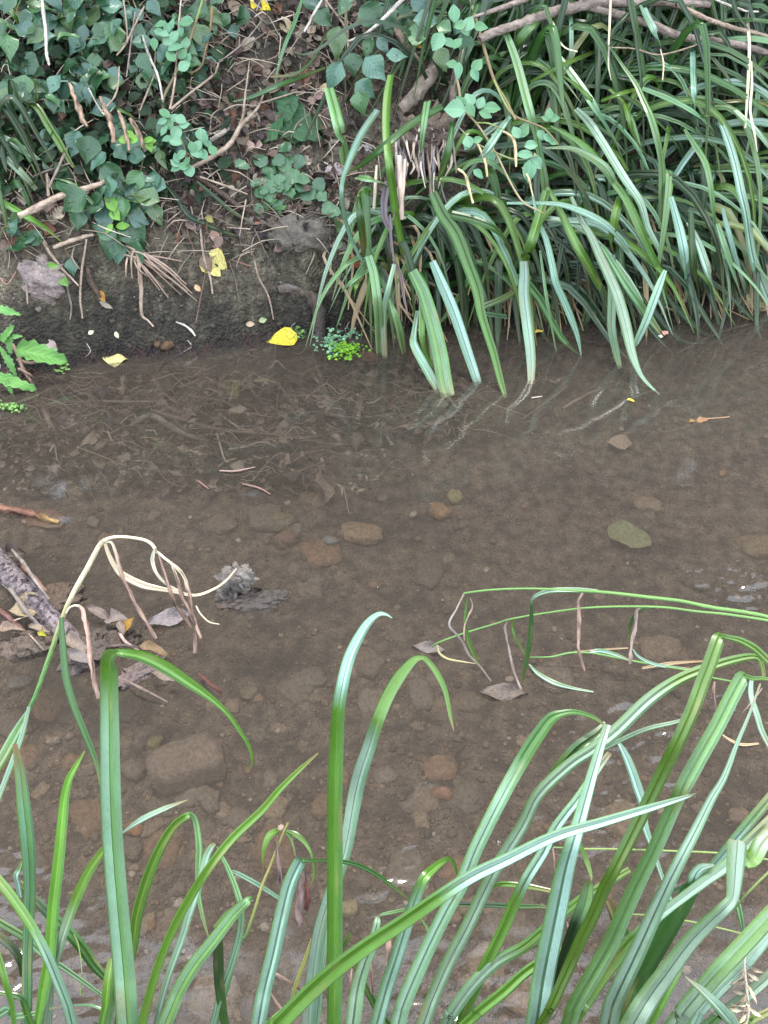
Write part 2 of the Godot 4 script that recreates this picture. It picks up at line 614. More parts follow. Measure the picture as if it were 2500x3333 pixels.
func make_materials() -> void:
	# fine lengthwise veins of grass blades
	var im := Image.create_empty(128, 256, false, Image.FORMAT_RGB8)
	var nz := FastNoiseLite.new()
	nz.frequency = 0.16
	nz.seed = 5
	for x in 128:
		var vein := 0.86 + 0.04 * sin(x * TAU / 128.0 * 13.0) + 0.10 * nz.get_noise_2d(x * 3.0, 0.0)
		for y in 256:
			var g := clampf(vein + 0.10 * nz.get_noise_2d(x * 2.0, y * 0.5) + 0.05 * nz.get_noise_2d(x * 9.0, y * 4.0), 0.3, 1.0)
			im.set_pixel(x, y, Color(g, g, g))
	for k in 70:
		var cx := rng.randi() % 128
		var cy := rng.randi() % 256
		var dark := rng.randf() < 0.7
		for q in 5:
			im.set_pixel((cx + q % 2) % 128, (cy + q) % 256, Color(0.62, 0.5, 0.34) if dark else Color(1, 1, 1))
	var veins := ImageTexture.create_from_image(im)
	var b := painted(0.36, 0.55)
	b.albedo_texture = veins
	b.backlight_enabled = true
	b.backlight = Color(0.38, 0.50, 0.16)
	LM.blade = b
	var dry := painted(0.75, 0.35)
	dry.albedo_texture = veins
	LM.dry = dry
	# branching veins of broad leaves
	var iv := Image.create_empty(128, 128, false, Image.FORMAT_RGB8)
	for y in 128:
		for x in 128:
			var u := absf(x - 63.5) / 63.5
			var v := y / 127.0
			var d := u * 0.55
			for k in 6:
				var v0 := 0.04 + k * 0.14
				d = minf(d, absf(v - v0 - u * 0.30) * 0.9 + 0.012)
			var vein := 1.0 - smoothstep(0.006, 0.04, d)
			var g := 0.80 + 0.16 * vein + 0.10 * nz.get_noise_2d(x * 1.3, y * 1.3)
			iv.set_pixel(x, y, Color(clampf(g, 0, 1), clampf(g * 0.99, 0, 1), clampf(g * 0.97, 0, 1)))
	var leaf_veins := ImageTexture.create_from_image(iv)
	var l := painted(0.34, 0.5)
	l.albedo_texture = leaf_veins
	l.backlight_enabled = true
	l.backlight = Color(0.18, 0.26, 0.06)
	LM.leaf = l
	var soft := painted(0.62, 0.4)
	soft.albedo_texture = leaf_veins
	soft.backlight_enabled = true
	soft.backlight = Color(0.22, 0.30, 0.12)
	LM.soft = soft
	var dead := painted(0.7, 0.4)
	dead.albedo_texture = noise_tex(0.03, 81, [[0.0, Color(0.4, 0.37, 0.34)], [0.5, Color(0.8, 0.78, 0.75)], [1.0, Color(1, 1, 1)]], 256)
	dead.backlight_enabled = true
	dead.backlight = Color(0.2, 0.14, 0.05)
	LM.dead = dead
	LM.plain = painted(0.7, 0.4)
	LM.wet = painted(0.35, 0.5)
	var bark := painted(0.85, 0.35)
	bark.albedo_texture = noise_tex(0.02, 61, [[0.0, Color(0.45, 0.42, 0.4)], [0.5, Color(0.85, 0.82, 0.8)], [1.0, Color(1, 1, 1)]], 256)
	bark.uv1_triplanar = true
	bark.uv1_world_triplanar = true
	bark.uv1_scale = Vector3.ONE * 9.0
	bark.heightmap_enabled = true
	bark.heightmap_texture = noise_tex(0.05, 62, [], 256)
	bark.heightmap_scale = 0.4
	LM.bark = bark
	var st := painted(0.8, 0.35)
	st.albedo_texture = noise_tex(0.03, 71, [[0.0, Color(0.35, 0.33, 0.3)], [0.5, Color(0.72, 0.7, 0.68)], [1.0, Color(1, 1, 1)]], 512)
	st.uv1_triplanar = true
	st.uv1_world_triplanar = true
	st.uv1_scale = Vector3.ONE * 6.0
	st.heightmap_enabled = true
	st.heightmap_texture = noise_tex(0.06, 72, [], 512)
	st.heightmap_scale = 0.3
	LM.stone = st
	LM.bank = earth([[0.0, Color(0.0260, 0.0198, 0.0135)], [0.35, Color(0.0822, 0.0613, 0.0422)], [0.5, Color(0.1559, 0.1225, 0.0794)], [0.62, Color(0.1107, 0.1085, 0.0741)], [0.8, Color(0.2813, 0.2273, 0.1519)], [1.0, Color(0.5194, 0.3952, 0.2871)]], 0.016, 21, 2.1, 2.0, 0.9)
	LM.bank.vertex_color_use_as_albedo = true
	LM.bed = earth([[0.0, Color(0.0159, 0.0106, 0.0069)], [0.28, Color(0.0474, 0.0315, 0.0210)], [0.45, Color(0.0839, 0.0569, 0.0381)], [0.6, Color(0.1037, 0.0709, 0.0466)], [0.78, Color(0.1333, 0.0919, 0.0606)], [1.0, Color(0.2173, 0.1487, 0.0971)]], 0.016, 31, 1.7, 2.6, 0.95)
	LM.bed.vertex_color_use_as_albedo = true
	var w := StandardMaterial3D.new()
	w.transparency = BaseMaterial3D.TRANSPARENCY_ALPHA
	w.albedo_color = Color(Color(0.092, 0.074, 0.058).linear_to_srgb(), 0.31)
	w.roughness = 0.07
	w.metallic_specular = 0.5
	LM.water = w


# ---------------------------------------------------------------- ground and water
func sheet(xs: PackedFloat32Array, rows: Array, tinted := false, bed := false) -> ArrayMesh:
	var st := SurfaceTool.new()
	st.begin(Mesh.PRIMITIVE_TRIANGLES)
	var n := xs.size()
	for r in rows:
		for p in r:
			var wet := 1.0      # soaked soil along the water is darker; also carries painted gap shade
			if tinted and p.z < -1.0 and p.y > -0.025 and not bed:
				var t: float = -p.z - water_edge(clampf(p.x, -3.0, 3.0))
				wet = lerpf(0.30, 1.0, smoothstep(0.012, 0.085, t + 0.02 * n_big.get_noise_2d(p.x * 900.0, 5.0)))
				wet *= lerpf(1.0, 0.42, smoothstep(0.20, 0.34, t))      # gap shade painted into the soil under the plants
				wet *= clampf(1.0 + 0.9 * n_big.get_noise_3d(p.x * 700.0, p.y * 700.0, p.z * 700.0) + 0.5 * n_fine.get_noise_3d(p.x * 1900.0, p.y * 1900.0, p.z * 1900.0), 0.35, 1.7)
			elif tinted:
				var q := Vector3(p.x * 420.0, p.y * 900.0, p.z * 900.0)
				wet = clampf(1.0 + 0.75 * n_big.get_noise_3dv(q * 0.5) + 0.7 * n_big.get_noise_3dv(q * 1.9) + 0.5 * n_fine.get_noise_3dv(q * 2.5), 0.3, 1.8)
			st.set_color(Color(wet, wet, wet))
			st.add_vertex(p)
	for i in rows.size() - 1:
		for j in n - 1:
			var a := i * n + j
			for q in [a, a + 1, a + n, a + 1, a + n + 1, a + n]:
				st.add_index(q)
	st.generate_normals()
	return st.commit()


func spread_x(fine: float) -> PackedFloat32Array:
	var xs := PackedFloat32Array([-70.0, -35.0, -15.0, -7.0, -4.0, -2.6, -1.9])
	var x := -1.5
	while x <= 1.5001:
		xs.append(x)
		x += fine
	xs.append_array(PackedFloat32Array([1.9, 2.6, 4.0, 7.0, 15.0, 35.0, 70.0]))
	return xs


func make_ground() -> void:
	var xs := spread_x(0.0115)
	var ts := PackedFloat32Array()
	var t := -0.02
	while t < 0.9:
		ts.append(t)
		t += 0.007 if t < 0.2 else 0.012
	ts.append_array(PackedFloat32Array([0.95, 1.02, 1.12, 1.3, 1.6, 2.0, 2.7, 4.0, 6.5, 11.0, 20.0, 40.0, 70.0]))
	var rows := []
	for i in ts.size():
		var r := PackedVector3Array()
		for x in xs:
			var s := water_edge(clampf(x, -3.0, 3.0)) + ts[i]
			r.append(Vector3(x, ground_y(x, s), -s))
		rows.append(r)
	rows.reverse()
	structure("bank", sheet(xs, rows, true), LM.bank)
	var bed := []
	var m := 150
	for i in m + 1:
		var r := PackedVector3Array()
		for x in xs:
			var s := lerpf(water_edge(clampf(x, -3.0, 3.0)) - 0.02, -0.3, float(i) / m)
			r.append(Vector3(x, ground_y(x, s), -s))
		bed.append(r)
	structure("stream_bed", sheet(xs, bed, true, true), LM.bed)
	var back := []
	for s in [-0.3, -0.6, -1.2, -2.5, -5.0, -12.0, -30.0, -70.0]:
		var r := PackedVector3Array()
		for x in xs:
			r.append(Vector3(x, ground_y(x, s), -s))
		back.append(r)
	structure("near_bank", sheet(xs, back), LM.bank)


const RIPPLES := [[2450, 1880, 0.10], [2440, 1960, 0.09], [2040, 2290, 0.05], [1900, 2360, 0.12], [2100, 2360, 0.08], [2200, 2480, 0.08], [1290, 2790, 0.06], [1300, 2920, 0.05], [1800, 2690, 0.06], [1960, 2740, 0.07], [1390, 2545, 0.045], [40, 2850, 0.06], [110, 3140, 0.08], [20, 3090, 0.06], [300, 3250, 0.05], [1450, 3270, 0.07], [1700, 3200, 0.06], [1950, 3320, 0.08], [1680, 1000, 0.0], [830, 1950, 0.03], [1240, 1905, 0.03], [2150, 2830, 0.06], [2350, 2300, 0.09], [2230, 1870, 0.05], [1480, 2620, 0.05], [2030, 2600, 0.05], [600, 3140, 0.04]]


func make_water() -> void:
	var spots := []
	for r in RIPPLES:
		var p := on_level(r[0], r[1], 0.0)
		spots.append([p.x, p.z, r[2] * 0.72, lerpf(0.0014, 0.0046, smoothstep(2700.0, 1850.0, r[1]))])
	var st := SurfaceTool.new()
	st.begin(Mesh.PRIMITIVE_TRIANGLES)
	var xs := PackedFloat32Array([-70.0, -30.0, -10.0, -4.0, -2.0, -1.3])
	var x := -1.0
	while x <= 1.0001:
		xs.append(x)
		x += 0.0055
	xs.append_array(PackedFloat32Array([1.3, 2.0, 4.0, 10.0, 30.0, 70.0]))
	var m := 340
	var n := xs.size()
	var cn := FastNoiseLite.new()
	cn.seed = 77
	cn.frequency = 1.0
	cn.fractal_octaves = 2
	for i in m + 1:
		for k in n:
			var xx := xs[k]
			var s := lerpf(water_edge(clampf(xx, -3.0, 3.0)) + 0.03, 0.1, float(i) / m)
			var y := 0.0006 * cn.get_noise_2d(xx * 7.0, s * 10.0)
			if absf(xx) < 1.01:
				for sp in spots:
					var dx: float = xx - sp[0]
					var dz: float = -s - sp[1]
					var d2 := dx * dx + dz * dz
					if d2 < sp[2] * sp[2] * 4.0:
						y += sp[3] * exp(-d2 / (sp[2] * sp[2])) * cn.get_noise_2d(xx * 24.0, s * 62.0 + 9.0)
			st.add_vertex(Vector3(xx, y, -s))
	for i in m:
		for k in n - 1:
			var a := i * n + k
			for q in [a, a + 1, a + n, a + 1, a + n + 1, a + n]:
				st.add_index(q)
	st.generate_normals()
	structure("water", st.commit(), LM.water)


func make_added_trees() -> void:
	# unseen trees added behind the far bank, so the water mirrors dark crowns
	var prof := [0.05, 0.3, 0.42, 0.34, 0.02]
	var lf := leaf_mesh(0.16, prof, 0.2, 0.2, 0.03, Color(0.05, 0.10, 0.03), Color(0.06, 0.11, 0.03), 3)
	var spots := [[-2.3, 4.4, "grey-barked tree unseen above the bank upstream of the shaded water"], [0.4, 5.2, "tall tree leaning unseen over the middle of the bank"], [2.9, 4.2, "bushy tree unseen above the sedge end of the bank"], [-4.6, 3.2, "old tree unseen over the stream beyond the leafy slope"], [5.2, 3.0, "slender tree unseen over the stream beyond the sedge slope"], [-1.0, 3.7, "low-branched tree leaning unseen over the leafy slope"], [1.7, 3.6, "low-branched tree leaning unseen over the sedge slope"], [-0.35, 4.3, "leafy tree unseen right behind the litter gap"], [0.55, 3.9, "leafy tree unseen behind the middle sedge"], [1.15, 4.6, "leafy tree set back unseen behind the far sedge"]]
	for s in spots:
		var base := Vector3(s[0], ground_y(s[0], s[1]) - 0.1, -s[1])
		var t := thing("added_tree", s[2], "added_tree", base)
		var bag := Bag.new()
		var top := base + Vector3(R(-0.4, 0.4), 5.3, 0.9)
		var bc := [Color(0.16, 0.13, 0.10), Color(0.15, 0.12, 0.09), Color(0.12, 0.1, 0.08)]
		tube(bag, PackedVector3Array([base, base.lerp(top, 0.4) + Vector3(0.08, 0, -0.1), top]), PackedFloat32Array([0.16, 0.11, 0.05]), bc, 10, 6, 0.2)
		part("trunk", bag_mesh(bag), LM.bark, t)
		var where := []
		var cols := []
		for k in 13:
			var f := R(0.24, 0.95)
			var a := base.lerp(top, f)
			var e := a + Vector3(R(-1.7, 1.7), R(-0.5, 1.0), R(-0.6, 1.5))
			part("limb", tube_mesh(PackedVector3Array([a, a.lerp(e, 0.5) + Vector3(0, 0.2, 0), e]), PackedFloat32Array([0.05, 0.03, 0.012]), bc, 6, 4), LM.bark, t)
			for q in 540:
				var c := a.lerp(e, R(0.25, 1.1)) + Vector3(rng.randfn(0, 0.42), rng.randfn(0, 0.34), rng.randfn(0, 0.42))
				c.z = minf(c.z, -2.75 - 0.25 * absf(c.y - 2.0))
				c.z -= R(0.0, 0.5)
				var bs := leaf_basis(Vector3(R(-1, 1), R(-1, 0.3), R(-1, 1)), Vector3(R(-0.6, 0.6), 1, R(-0.6, 0.6)))
				where.append(Transform3D(bs.scaled(Vector3.ONE * R(0.9, 1.6)), c))
				var g := R(0.7, 1.2)
				cols.append(Color(g, g, g))
		swarm("crown", lf, LM.leaf, where, cols, "", "", t)


# ---------------------------------------------------------------- the stream bed
func on_bed(px: float, py: float) -> Vector3:
	return on_ground(px, py)


func put_stone(called: String, px: float, py: float, size: Vector3, sd: int, col: Color, label: String, group := "", sink := 0.35, boxy := 0.0, turn := 0.0, rough := 0.22) -> void:
	var p := on_bed(px, py)
	var o := part(called, stone_mesh(size, sd, col, rough, boxy, 14 if size.x > 0.05 else 10, 9 if size.x > 0.05 else 6), LM.stone)
	o.position = p + Vector3(0, size.y * (0.5 - sink), 0)
	o.rotation = Vector3(R(-0.12, 0.12), turn if turn != 0.0 else R(0, TAU), R(-0.12, 0.12))
	tag(o, label if label else "", "stone", group)


func make_stones() -> void:
	# traced ones
	put_stone("stone", 615, 2510, Vector3(0.132, 0.066, 0.082), 11, Color(0.156, 0.115, 0.085), "large brick-shaped stone lying under the water, biggest block on the bed", "", 0.25, 0.75, 0.35, 0.10)
	put_stone("stone", 65, 2225, Vector3(0.040, 0.014, 0.03), 12, Color(0.110, 0.097, 0.087), "flat pale grey disc-like stone below the snagged log", "", 0.2)
	put_stone("stone", 1430, 1672, Vector3(0.05, 0.03, 0.036), 13, Color(0.220, 0.130, 0.067), "round orange stone in the middle of the sunlit pebble patch", "", 0.3)
	put_stone("stone", 1478, 1625, Vector3(0.045, 0.026, 0.03), 14, Color(0.214, 0.175, 0.087), "yellowish angular stone just behind the round orange one", "", 0.3)
	put_stone("stone", 1345, 1680, Vector3(0.022, 0.012, 0.014), 15, Color(0.277, 0.227, 0.171), "small cream pebble nearly breaking the surface by the orange stone", "", 0.1)
	put_stone("stone", 930, 1765, Vector3(0.05, 0.03, 0.036), 16, Color(0.143, 0.084, 0.060), "reddish round stone in the dark hollow of the pebble patch", "", 0.3)
	put_stone("stone", 900, 1705, Vector3(0.08, 0.03, 0.05), 17, Color(0.123, 0.097, 0.060), "long olive stone at the upper rim of the pebble patch", "", 0.4)
	put_stone("stone", 1075, 1765, Vector3(0.030, 0.016, 0.024), 18, Color(0.156, 0.143, 0.127), "small grey squarish stone between the pebbles", "", 0.25, 0.6)
	put_stone("stone", 1180, 1735, Vector3(0.085, 0.022, 0.06), 19, Color(0.194, 0.130, 0.080), "sandy tan slab speckled with bright grains", "", 0.5)
	put_stone("stone", 505, 2420, Vector3(0.028, 0.016, 0.02), 20, Color(0.220, 0.175, 0.080), "small mustard pebble above the brick-shaped stone", "", 0.2)
	put_stone("stone", 175, 2415, Vector3(0.024, 0.012, 0.016), 21, Color(0.212, 0.166, 0.130), "cream pebble beside the stalk on the shaded edge", "", 0.2)
	put_stone("stone", 230, 2400, Vector3(0.016, 0.01, 0.012), 22, Color(0.192, 0.131, 0.104), "tiny pinkish pebble next to the cream one", "", 0.2)
	put_stone("stone", 440, 2700, Vector3(0.026, 0.014, 0.03), 23, Color(0.220, 0.104, 0.047), "bright orange pebble below the little spear-shaped leaf", "", 0.2)
	put_stone("stone", 1440, 2590, Vector3(0.034, 0.018, 0.026), 24, Color(0.188, 0.097, 0.060), "rusty square pebble between the bending sedge leaves and the long ones", "", 0.25, 0.5)
	put_stone("stone", 1130, 2965, Vector3(0.034, 0.016, 0.028), 25, Color(0.212, 0.171, 0.098), "yellow-cream stone right behind the tallest middle sedge leaf", "", 0.2, 0.4)
	put_stone("stone", 275, 2700, Vector3(0.022, 0.012, 0.026), 26, Color(0.202, 0.156, 0.119), "pale shell-like pebble beside the widest sedge leaf", "", 0.2)
	put_stone("stone", 480, 3010, Vector3(0.016, 0.012, 0.034), 27, Color(0.194, 0.143, 0.093), "long tan pebble beneath the bent sedge leaf", "", 0.2)
	put_stone("stone", 660, 3210, Vector3(0.022, 0.012, 0.022), 28, Color(0.214, 0.162, 0.120), "round cream pebble low among the sedge leaves", "", 0.2)
	put_stone("stone", 485, 3010, Vector3(0.026, 0.012, 0.02), 29, Color(0.168, 0.084, 0.047), "dull orange pebble touching the long tan pebble", "", 0.2)
	put_stone("stone", 140, 1690, Vector3(0.10, 0.02, 0.05), 30, Color(0.162, 0.097, 0.060), "rusty streaked slab under the red floating twig", "", 0.5)
	put_stone("stone", 545, 1135, Vector3(0.036, 0.018, 0.022), 31, Color(0.181, 0.110, 0.060), "smooth tan pebble at the waterline of the mud ledge", "", 0.05)
	put_stone("stone", 515, 1130, Vector3(0.022, 0.016, 0.018), 32, Color(0.143, 0.084, 0.053), "small brown pebble beside the smooth tan one at the waterline", "", 0.05)
	put_stone("stone", 315, 1285, Vector3(0.055, 0.022, 0.036), 33, Color(0.110, 0.084, 0.060), "flat brown stone among the sunken roots", "", 0.2)
	put_stone("stone", 2470, 1780, Vector3(0.10, 0.03, 0.07), 34, Color(0.143, 0.104, 0.067), "broad tan stone at the edge of the open water", "", 0.45)
	put_stone("stone", 2350, 1545, Vector3(0.022, 0.012, 0.016), 35, Color(0.212, 0.126, 0.073), "small apricot pebble out in open water", "", 0.2)
	put_stone("stone", 810, 2260, Vector3(0.028, 0.014, 0.03), 36, Color(0.130, 0.097, 0.067), "oval brown stone by the drooping tip of the folded leaf", "", 0.2)
	# the rest of the cobbles
	var zones := [[200, 1600, 1500, 1950, 30], [0, 2150, 900, 2800, 62], [600, 2150, 1500, 3000, 46], [1100, 2000, 2500, 2700, 30], [0, 2800, 2500, 3300, 48], [1500, 1600, 2500, 1950, 8]]
	var pal := [[Color(0.1150, 0.0847, 0.0609), "brown"], [Color(0.1301, 0.0964, 0.0697), "dull tan"], [Color(0.1512, 0.0905, 0.0552), "rusty"], [Color(0.0967, 0.0759, 0.0581), "dark grey"], [Color(0.1663, 0.1197, 0.0813), "sandy"], [Color(0.1270, 0.0993, 0.0755), "greyish"]]
	var shapes := [["rounded", 0.15], ["flat", 0.35], ["angular", 0.65]]
	for z in zones:
		for k in int(z[4] * 0.8):
			var q: Array = pal[rng.randi() % 6]
			var sh: Array = shapes[rng.randi() % 3]
			var big := R(0.018, 0.045) if rng.randf() < 0.7 else R(0.045, 0.085)
			var px := R(z[0], z[1 + 1])
			var py := R(z[1], z[3])
			var p := on_bed(px, py)
			var flat: float = R(0.25, 0.36) if sh[0] == "flat" else R(0.4, 0.6)
			var sizew := "small " if big < 0.032 else ("" if big < 0.055 else "large ")
			put_stone("stone", px, py, Vector3(big, big * flat, big * R(0.65, 0.95)), 100 + rng.randi() % 900, q[0] * R(0.85, 1.15), fresh("%s%s %s sunken stone" % [sizew, q[1], sh[0]], p), "stones on the stream bed", R(0.45, 0.72), sh[1], 0.0, R(0.25, 0.4) if big < 0.04 else R(0.16, 0.26))
	# grains between them, too many to count
	var gm := stone_mesh(Vector3(1, 0.6, 0.8), 7, Color(1, 1, 1), 0.25, 0.3, 7, 5)
	var where := []
	var cols := []
	for k in 6500:
		var px := R(-80, 2580)
		var py := R(1180, 3400)
		if rng.randf() > 0.30 + 0.5 * smoothstep(1500.0, 2300.0, py):
			continue
		var p := on_level(px, py, -0.1)
		p.y = ground_y(p.x, -p.z) + 0.001
		var sz := R(0.003, 0.009) * (1.0 if rng.randf() < 0.8 else 2.0)
		where.append(Transform3D(Basis(Vector3.UP, R(0, TAU)).scaled(Vector3.ONE * sz), p))
		var q: Color = pal[rng.randi() % 6][0] * R(0.45, 1.15)
		if rng.randf() < 0.04:
			q = Color(0.26, 0.205, 0.155)
		cols.append(q)
	swarm("gravel", gm, LM.stone, where, cols, "fine gravel scattered over the stream bed", "gravel")


# a leaf that lies somewhere: made of one mesh
const OVAL := [0.015, 0.20, 0.30, 0.33, 0.28, 0.16, 0.0]
const HEART := [0.10, 0.40, 0.45, 0.38, 0.26, 0.12, 0.0]
const LONG := [0.02, 0.11, 0.16, 0.17, 0.14, 0.08, 0.0]


func lying_leaf(called: String, p: Vector3, length: float, prof: Array, dir: Vector3, n: Vector3, curl: float, fold: float, wave: float, col: Color, edge: Color, label: String, category: String, group := "", mat: Material = null) -> MeshInstance3D:
	var o := part(called, leaf_mesh(length, prof, curl, fold, wave, col, edge, rng.randi() % 10000), mat if mat else LM.dead)
	var bs := leaf_basis(dir, n)
	o.transform = Transform3D(bs, p - bs.y * length * 0.5)
	tag(o, label, category, group)
	return o


func make_roots_and_debris() -> void:
	var mud := Color(0.100, 0.073, 0.053)
	var rust := Color(0.125, 0.074, 0.052)
	# the mat of fine roots under the water: nobody could count it
	var bag := Bag.new()
	for k in 1100:
		var px := R(-120, 1560) if k % 3 else 1500.0 * fposmod(floor(k / 40.0) * 0.618, 1.0) + rng.randfn(0, 60)
		var lo := lerpf(1215, 1130, clampf(px / 900.0, 0, 1)) + (60.0 if px > 1200 else 0.0)
		var py := R(lo, 1590) if rng.randf() < 0.75 else R(lo, 1330)
		if py > 1430 and rng.randf() < 0.5 or px > 1250 and py > 1420:
			continue
		var p := on_ground(px, py, R(0.004, 0.05))
		p.y = minf(p.y, -0.006)
		var a := rng.randfn(0.0, 0.4) + (1.2 if rng.randf() < 0.15 else 0.0)
		var l := R(0.02, 0.10) if rng.randf() < 0.85 else R(0.1, 0.2)
		var d := Vector3(cos(a), R(-0.08, 0.08), sin(a)) * l
		var q := rust if rng.randf() < 0.22 and py < 1330 else mud
		q = q * (R(0.25, 1.0) if rng.randf() < 0.65 else R(1.3, 2.4))
		var r := R(0.0005, 0.0011) if rng.randf() < 0.93 else R(0.0015, 0.0028)
		tube(bag, PackedVector3Array([p, p + d * 0.35 + Vector3(0, R(-0.01, 0.012), R(-0.02, 0.02)), p + d * 0.7 + Vector3(0, R(-0.01, 0.01), R(-0.025, 0.025)), p + d]), PackedFloat32Array([r, r, r * 0.8, r * 0.4]), [q], 3, 3, 0.3)
	stuff("root_mat", bag_mesh(bag), LM.plain, "mat of fine brown roots streaming under the water along the bank", "roots")
	# dark clods among the roots
	var where := []
	var cols := []
	var clod := stone_mesh(Vector3(1, 0.7, 0.8), 17, Color(1, 1, 1), 0.4, 0.0, 9, 6)
	for k in 800:
		var p := on_ground(R(-80, 1250), R(1300, 1600))
		where.append(Transform3D(Basis.from_euler(Vector3(R(-0.3, 0.3), R(0, TAU), R(-0.3, 0.3))).scaled_local(Vector3(R(0.008, 0.028), R(0.005, 0.014), R(0.006, 0.018))), p))
		cols.append(mud * (R(0.12, 0.5) if rng.randf() < 0.55 else R(0.9, 2.0)))
	swarm("silt_clods", clod, LM.plain, where, cols, "crumbly silt clods caught in the sunken roots", "silt")
	# half-rotted leaves and scraps caught in the mat
	where = []
	cols = []
	for k in 900:
		var px := R(-80, 1500)
		var p := on_ground(px, R(1230, 1590) if px < 1000 else R(1200, 1420), R(0.004, 0.03))
		p.y = minf(p.y, -0.012)
		where.append(Transform3D(leaf_basis(Vector3(R(-1, 1), R(-0.3, 0.3), R(-0.5, 0.5)), Vector3(R(-0.7, 0.7), 1, R(-0.3, 0.7))).scaled_local(Vector3(R(0.4, 1.0), 1, 1) * R(0.012, 0.045)), p))
		cols.append(mud * (R(0.1, 0.4) if rng.randf() < 0.5 else R(0.9, 2.0)))
	swarm("sunken_litter", leaf_mesh(1.0, [0.02, 0.20, 0.30, 0.33, 0.28, 0.16, 0.0], 0.3, 0.6, 0.12, Color(1, 1, 1), Color(0.7, 0.7, 0.7), 21), LM.dead, where, cols, "half-rotted leaf scraps sunk in the root mat along the bank", "leaf litter")
	# fringe of rootlets along the waterline
	bag = Bag.new()
	for k in 520:
		var x := R(-0.95, 0.35)
		var s := water_edge(x) + R(-0.02, 0.010)
		var p := Vector3(x, maxf(ground_y(x, s), 0.0) + R(0.0, 0.02), -s + 0.006)
		var q := (Color(0.11, 0.035, 0.035) if rng.randf() < 0.28 else Color(0.020, 0.016, 0.020)) * R(0.4, 1.2)
		if rng.randf() < 0.015:
			q = Color(0.4, 0.36, 0.34)
		tube(bag, PackedVector3Array([p, p + Vector3(R(-0.012, 0.012), -R(0.0, 0.012), R(0.004, 0.016)), p + Vector3(R(-0.03, 0.03), -R(0.01, 0.035), R(0.01, 0.035))]), PackedFloat32Array([0.0011, 0.0008, 0.0004]), [q], 3, 2, 0.3)
	stuff("waterline_rootlets", bag_mesh(bag), LM.wet, "fringe of dark red rootlets along the waterline of the mud ledge", "roots")
	# sunken branches
	var brown := [Color(0.16, 0.12, 0.09), Color(0.13, 0.10, 0.075)]
	for b in [
		[[492, 1335, 14, 600, 1368, 13, 717, 1399, 12, 850, 1411, 11, 1000, 1424, 9, 1180, 1385, 6], "long sunken branch sweeping through the root mat"],
		[[666, 1276, 10, 758, 1322, 9, 820, 1373, 8], "thin rust sunken twig crossing above the long branch"],
		[[425, 1388, 14, 487, 1352, 22, 553, 1388, 24, 615, 1419, 20, 700, 1440, 10], "thick hooked sunken branch in the middle of the roots"],
		[[130, 1310, 14, 165, 1385, 20, 190, 1430, 16], "stubby sunken root hanging below the seedling"],
		[[1048, 1345, 8, 1090, 1352, 10, 1170, 1360, 9, 1290, 1345, 6], "sunken stick beneath the hanging sedge ends"],
		[[905, 1570, 8, 985, 1530, 8, 1050, 1505, 6], "pale straight sunken stick by the leaf on edge"],
		[[1700, 1365, 6, 1790, 1300, 8, 1850, 1255, 7], "tan sunken stem slanting under the sedge tips"],
		[[1830, 1330, 12, 1900, 1290, 13, 1960, 1262, 10], "brown blurred stick deep beside the sedge tips"],
		[[2200, 1150, 7, 2350, 1080, 8, 2500, 1040, 8], "long thin sunken stem reaching off beside the sedge bases"],
	]:
		var v: Array = b[0]
		var dd := dd_ground(v, 0.022, 0.028, 0.018)
		var o := stick(null, "sunken_branch", v, dd, brown, LM.bark, {"rough": 0.4})
		tag(o, b[1], "branch")
	var v1 := [-30, 1645, 26, 0, 1652, 26, 102, 1675, 24, 160, 1692, 20, 192, 1702, 12]
	var p1 := on_level(100, 1675, 0.008)
	var red := stick(null, "floating_twig", v1, [depth_of(on_level(-30, 1645, 0.01)), depth_of(p1), depth_of(on_level(192, 1702, 0.0))], [Color(0.19, 0.10, 0.07), Color(0.24, 0.125, 0.085), Color(0.12, 0.06, 0.045), Color(0.28, 0.18, 0.08)], LM.bark, {"rough": 0.9})
	tag(red, "knobbly reddish twig poking out of the water at the shaded edge", "twig")
	for tw in [[[715, 1532, 5, 770, 1533, 7, 830, 1520, 4], Color(0.26, 0.17, 0.14), "thin pinkish twig with a pale tip on the water"], [[790, 1575, 4, 840, 1587, 6, 880, 1608, 4], Color(0.22, 0.13, 0.10), "short pinkish twig lying below the thin one"], [[645, 1565, 4, 665, 1580, 6, 680, 1592, 3], Color(0.24, 0.12, 0.10), "tiny red twig fragment below the sunken roots"], [[1730, 1295, 3, 1750, 1292, 4, 1765, 1290, 2], Color(0.5, 0.4, 0.3), "pale splinter among the sedge tip reflections"]]:
		var v: Array = tw[0]
		var dd := [depth_of(on_level(v[0], v[1], 0.003)), depth_of(on_level(v[3], v[4], 0.004)), depth_of(on_level(v[6], v[7], 0.003))]
		tag(stick(null, "twig", v, dd, [tw[1]], LM.plain), tw[2], "twig")
	# leaves on and under the water
	var flat := Vector3(0.02, 1, 0.05)
	lying_leaf("floating_leaf", on_level(917, 1102, 0.006), 0.070, HEART, Vector3(-0.98, 0.02, 0.22), Vector3(0.05, 1, 0.28), 0.10, 0.18, 0.03, Color(0.60, 0.52, 0.05), Color(0.60, 0.47, 0.06), "bright yellow heart-shaped leaf floating beneath the mud ledge", "leaf")
	lying_leaf("floating_leaf", on_level(375, 1166, 0.006), 0.055, OVAL, Vector3(1, 0.02, 0.0), Vector3(0.1, 1, 0.3), 0.05, -0.3, 0.08, Color(0.62, 0.55, 0.22), Color(0.5, 0.45, 0.2), "crumpled pale yellow leaf at the foot of the mud ledge", "leaf")
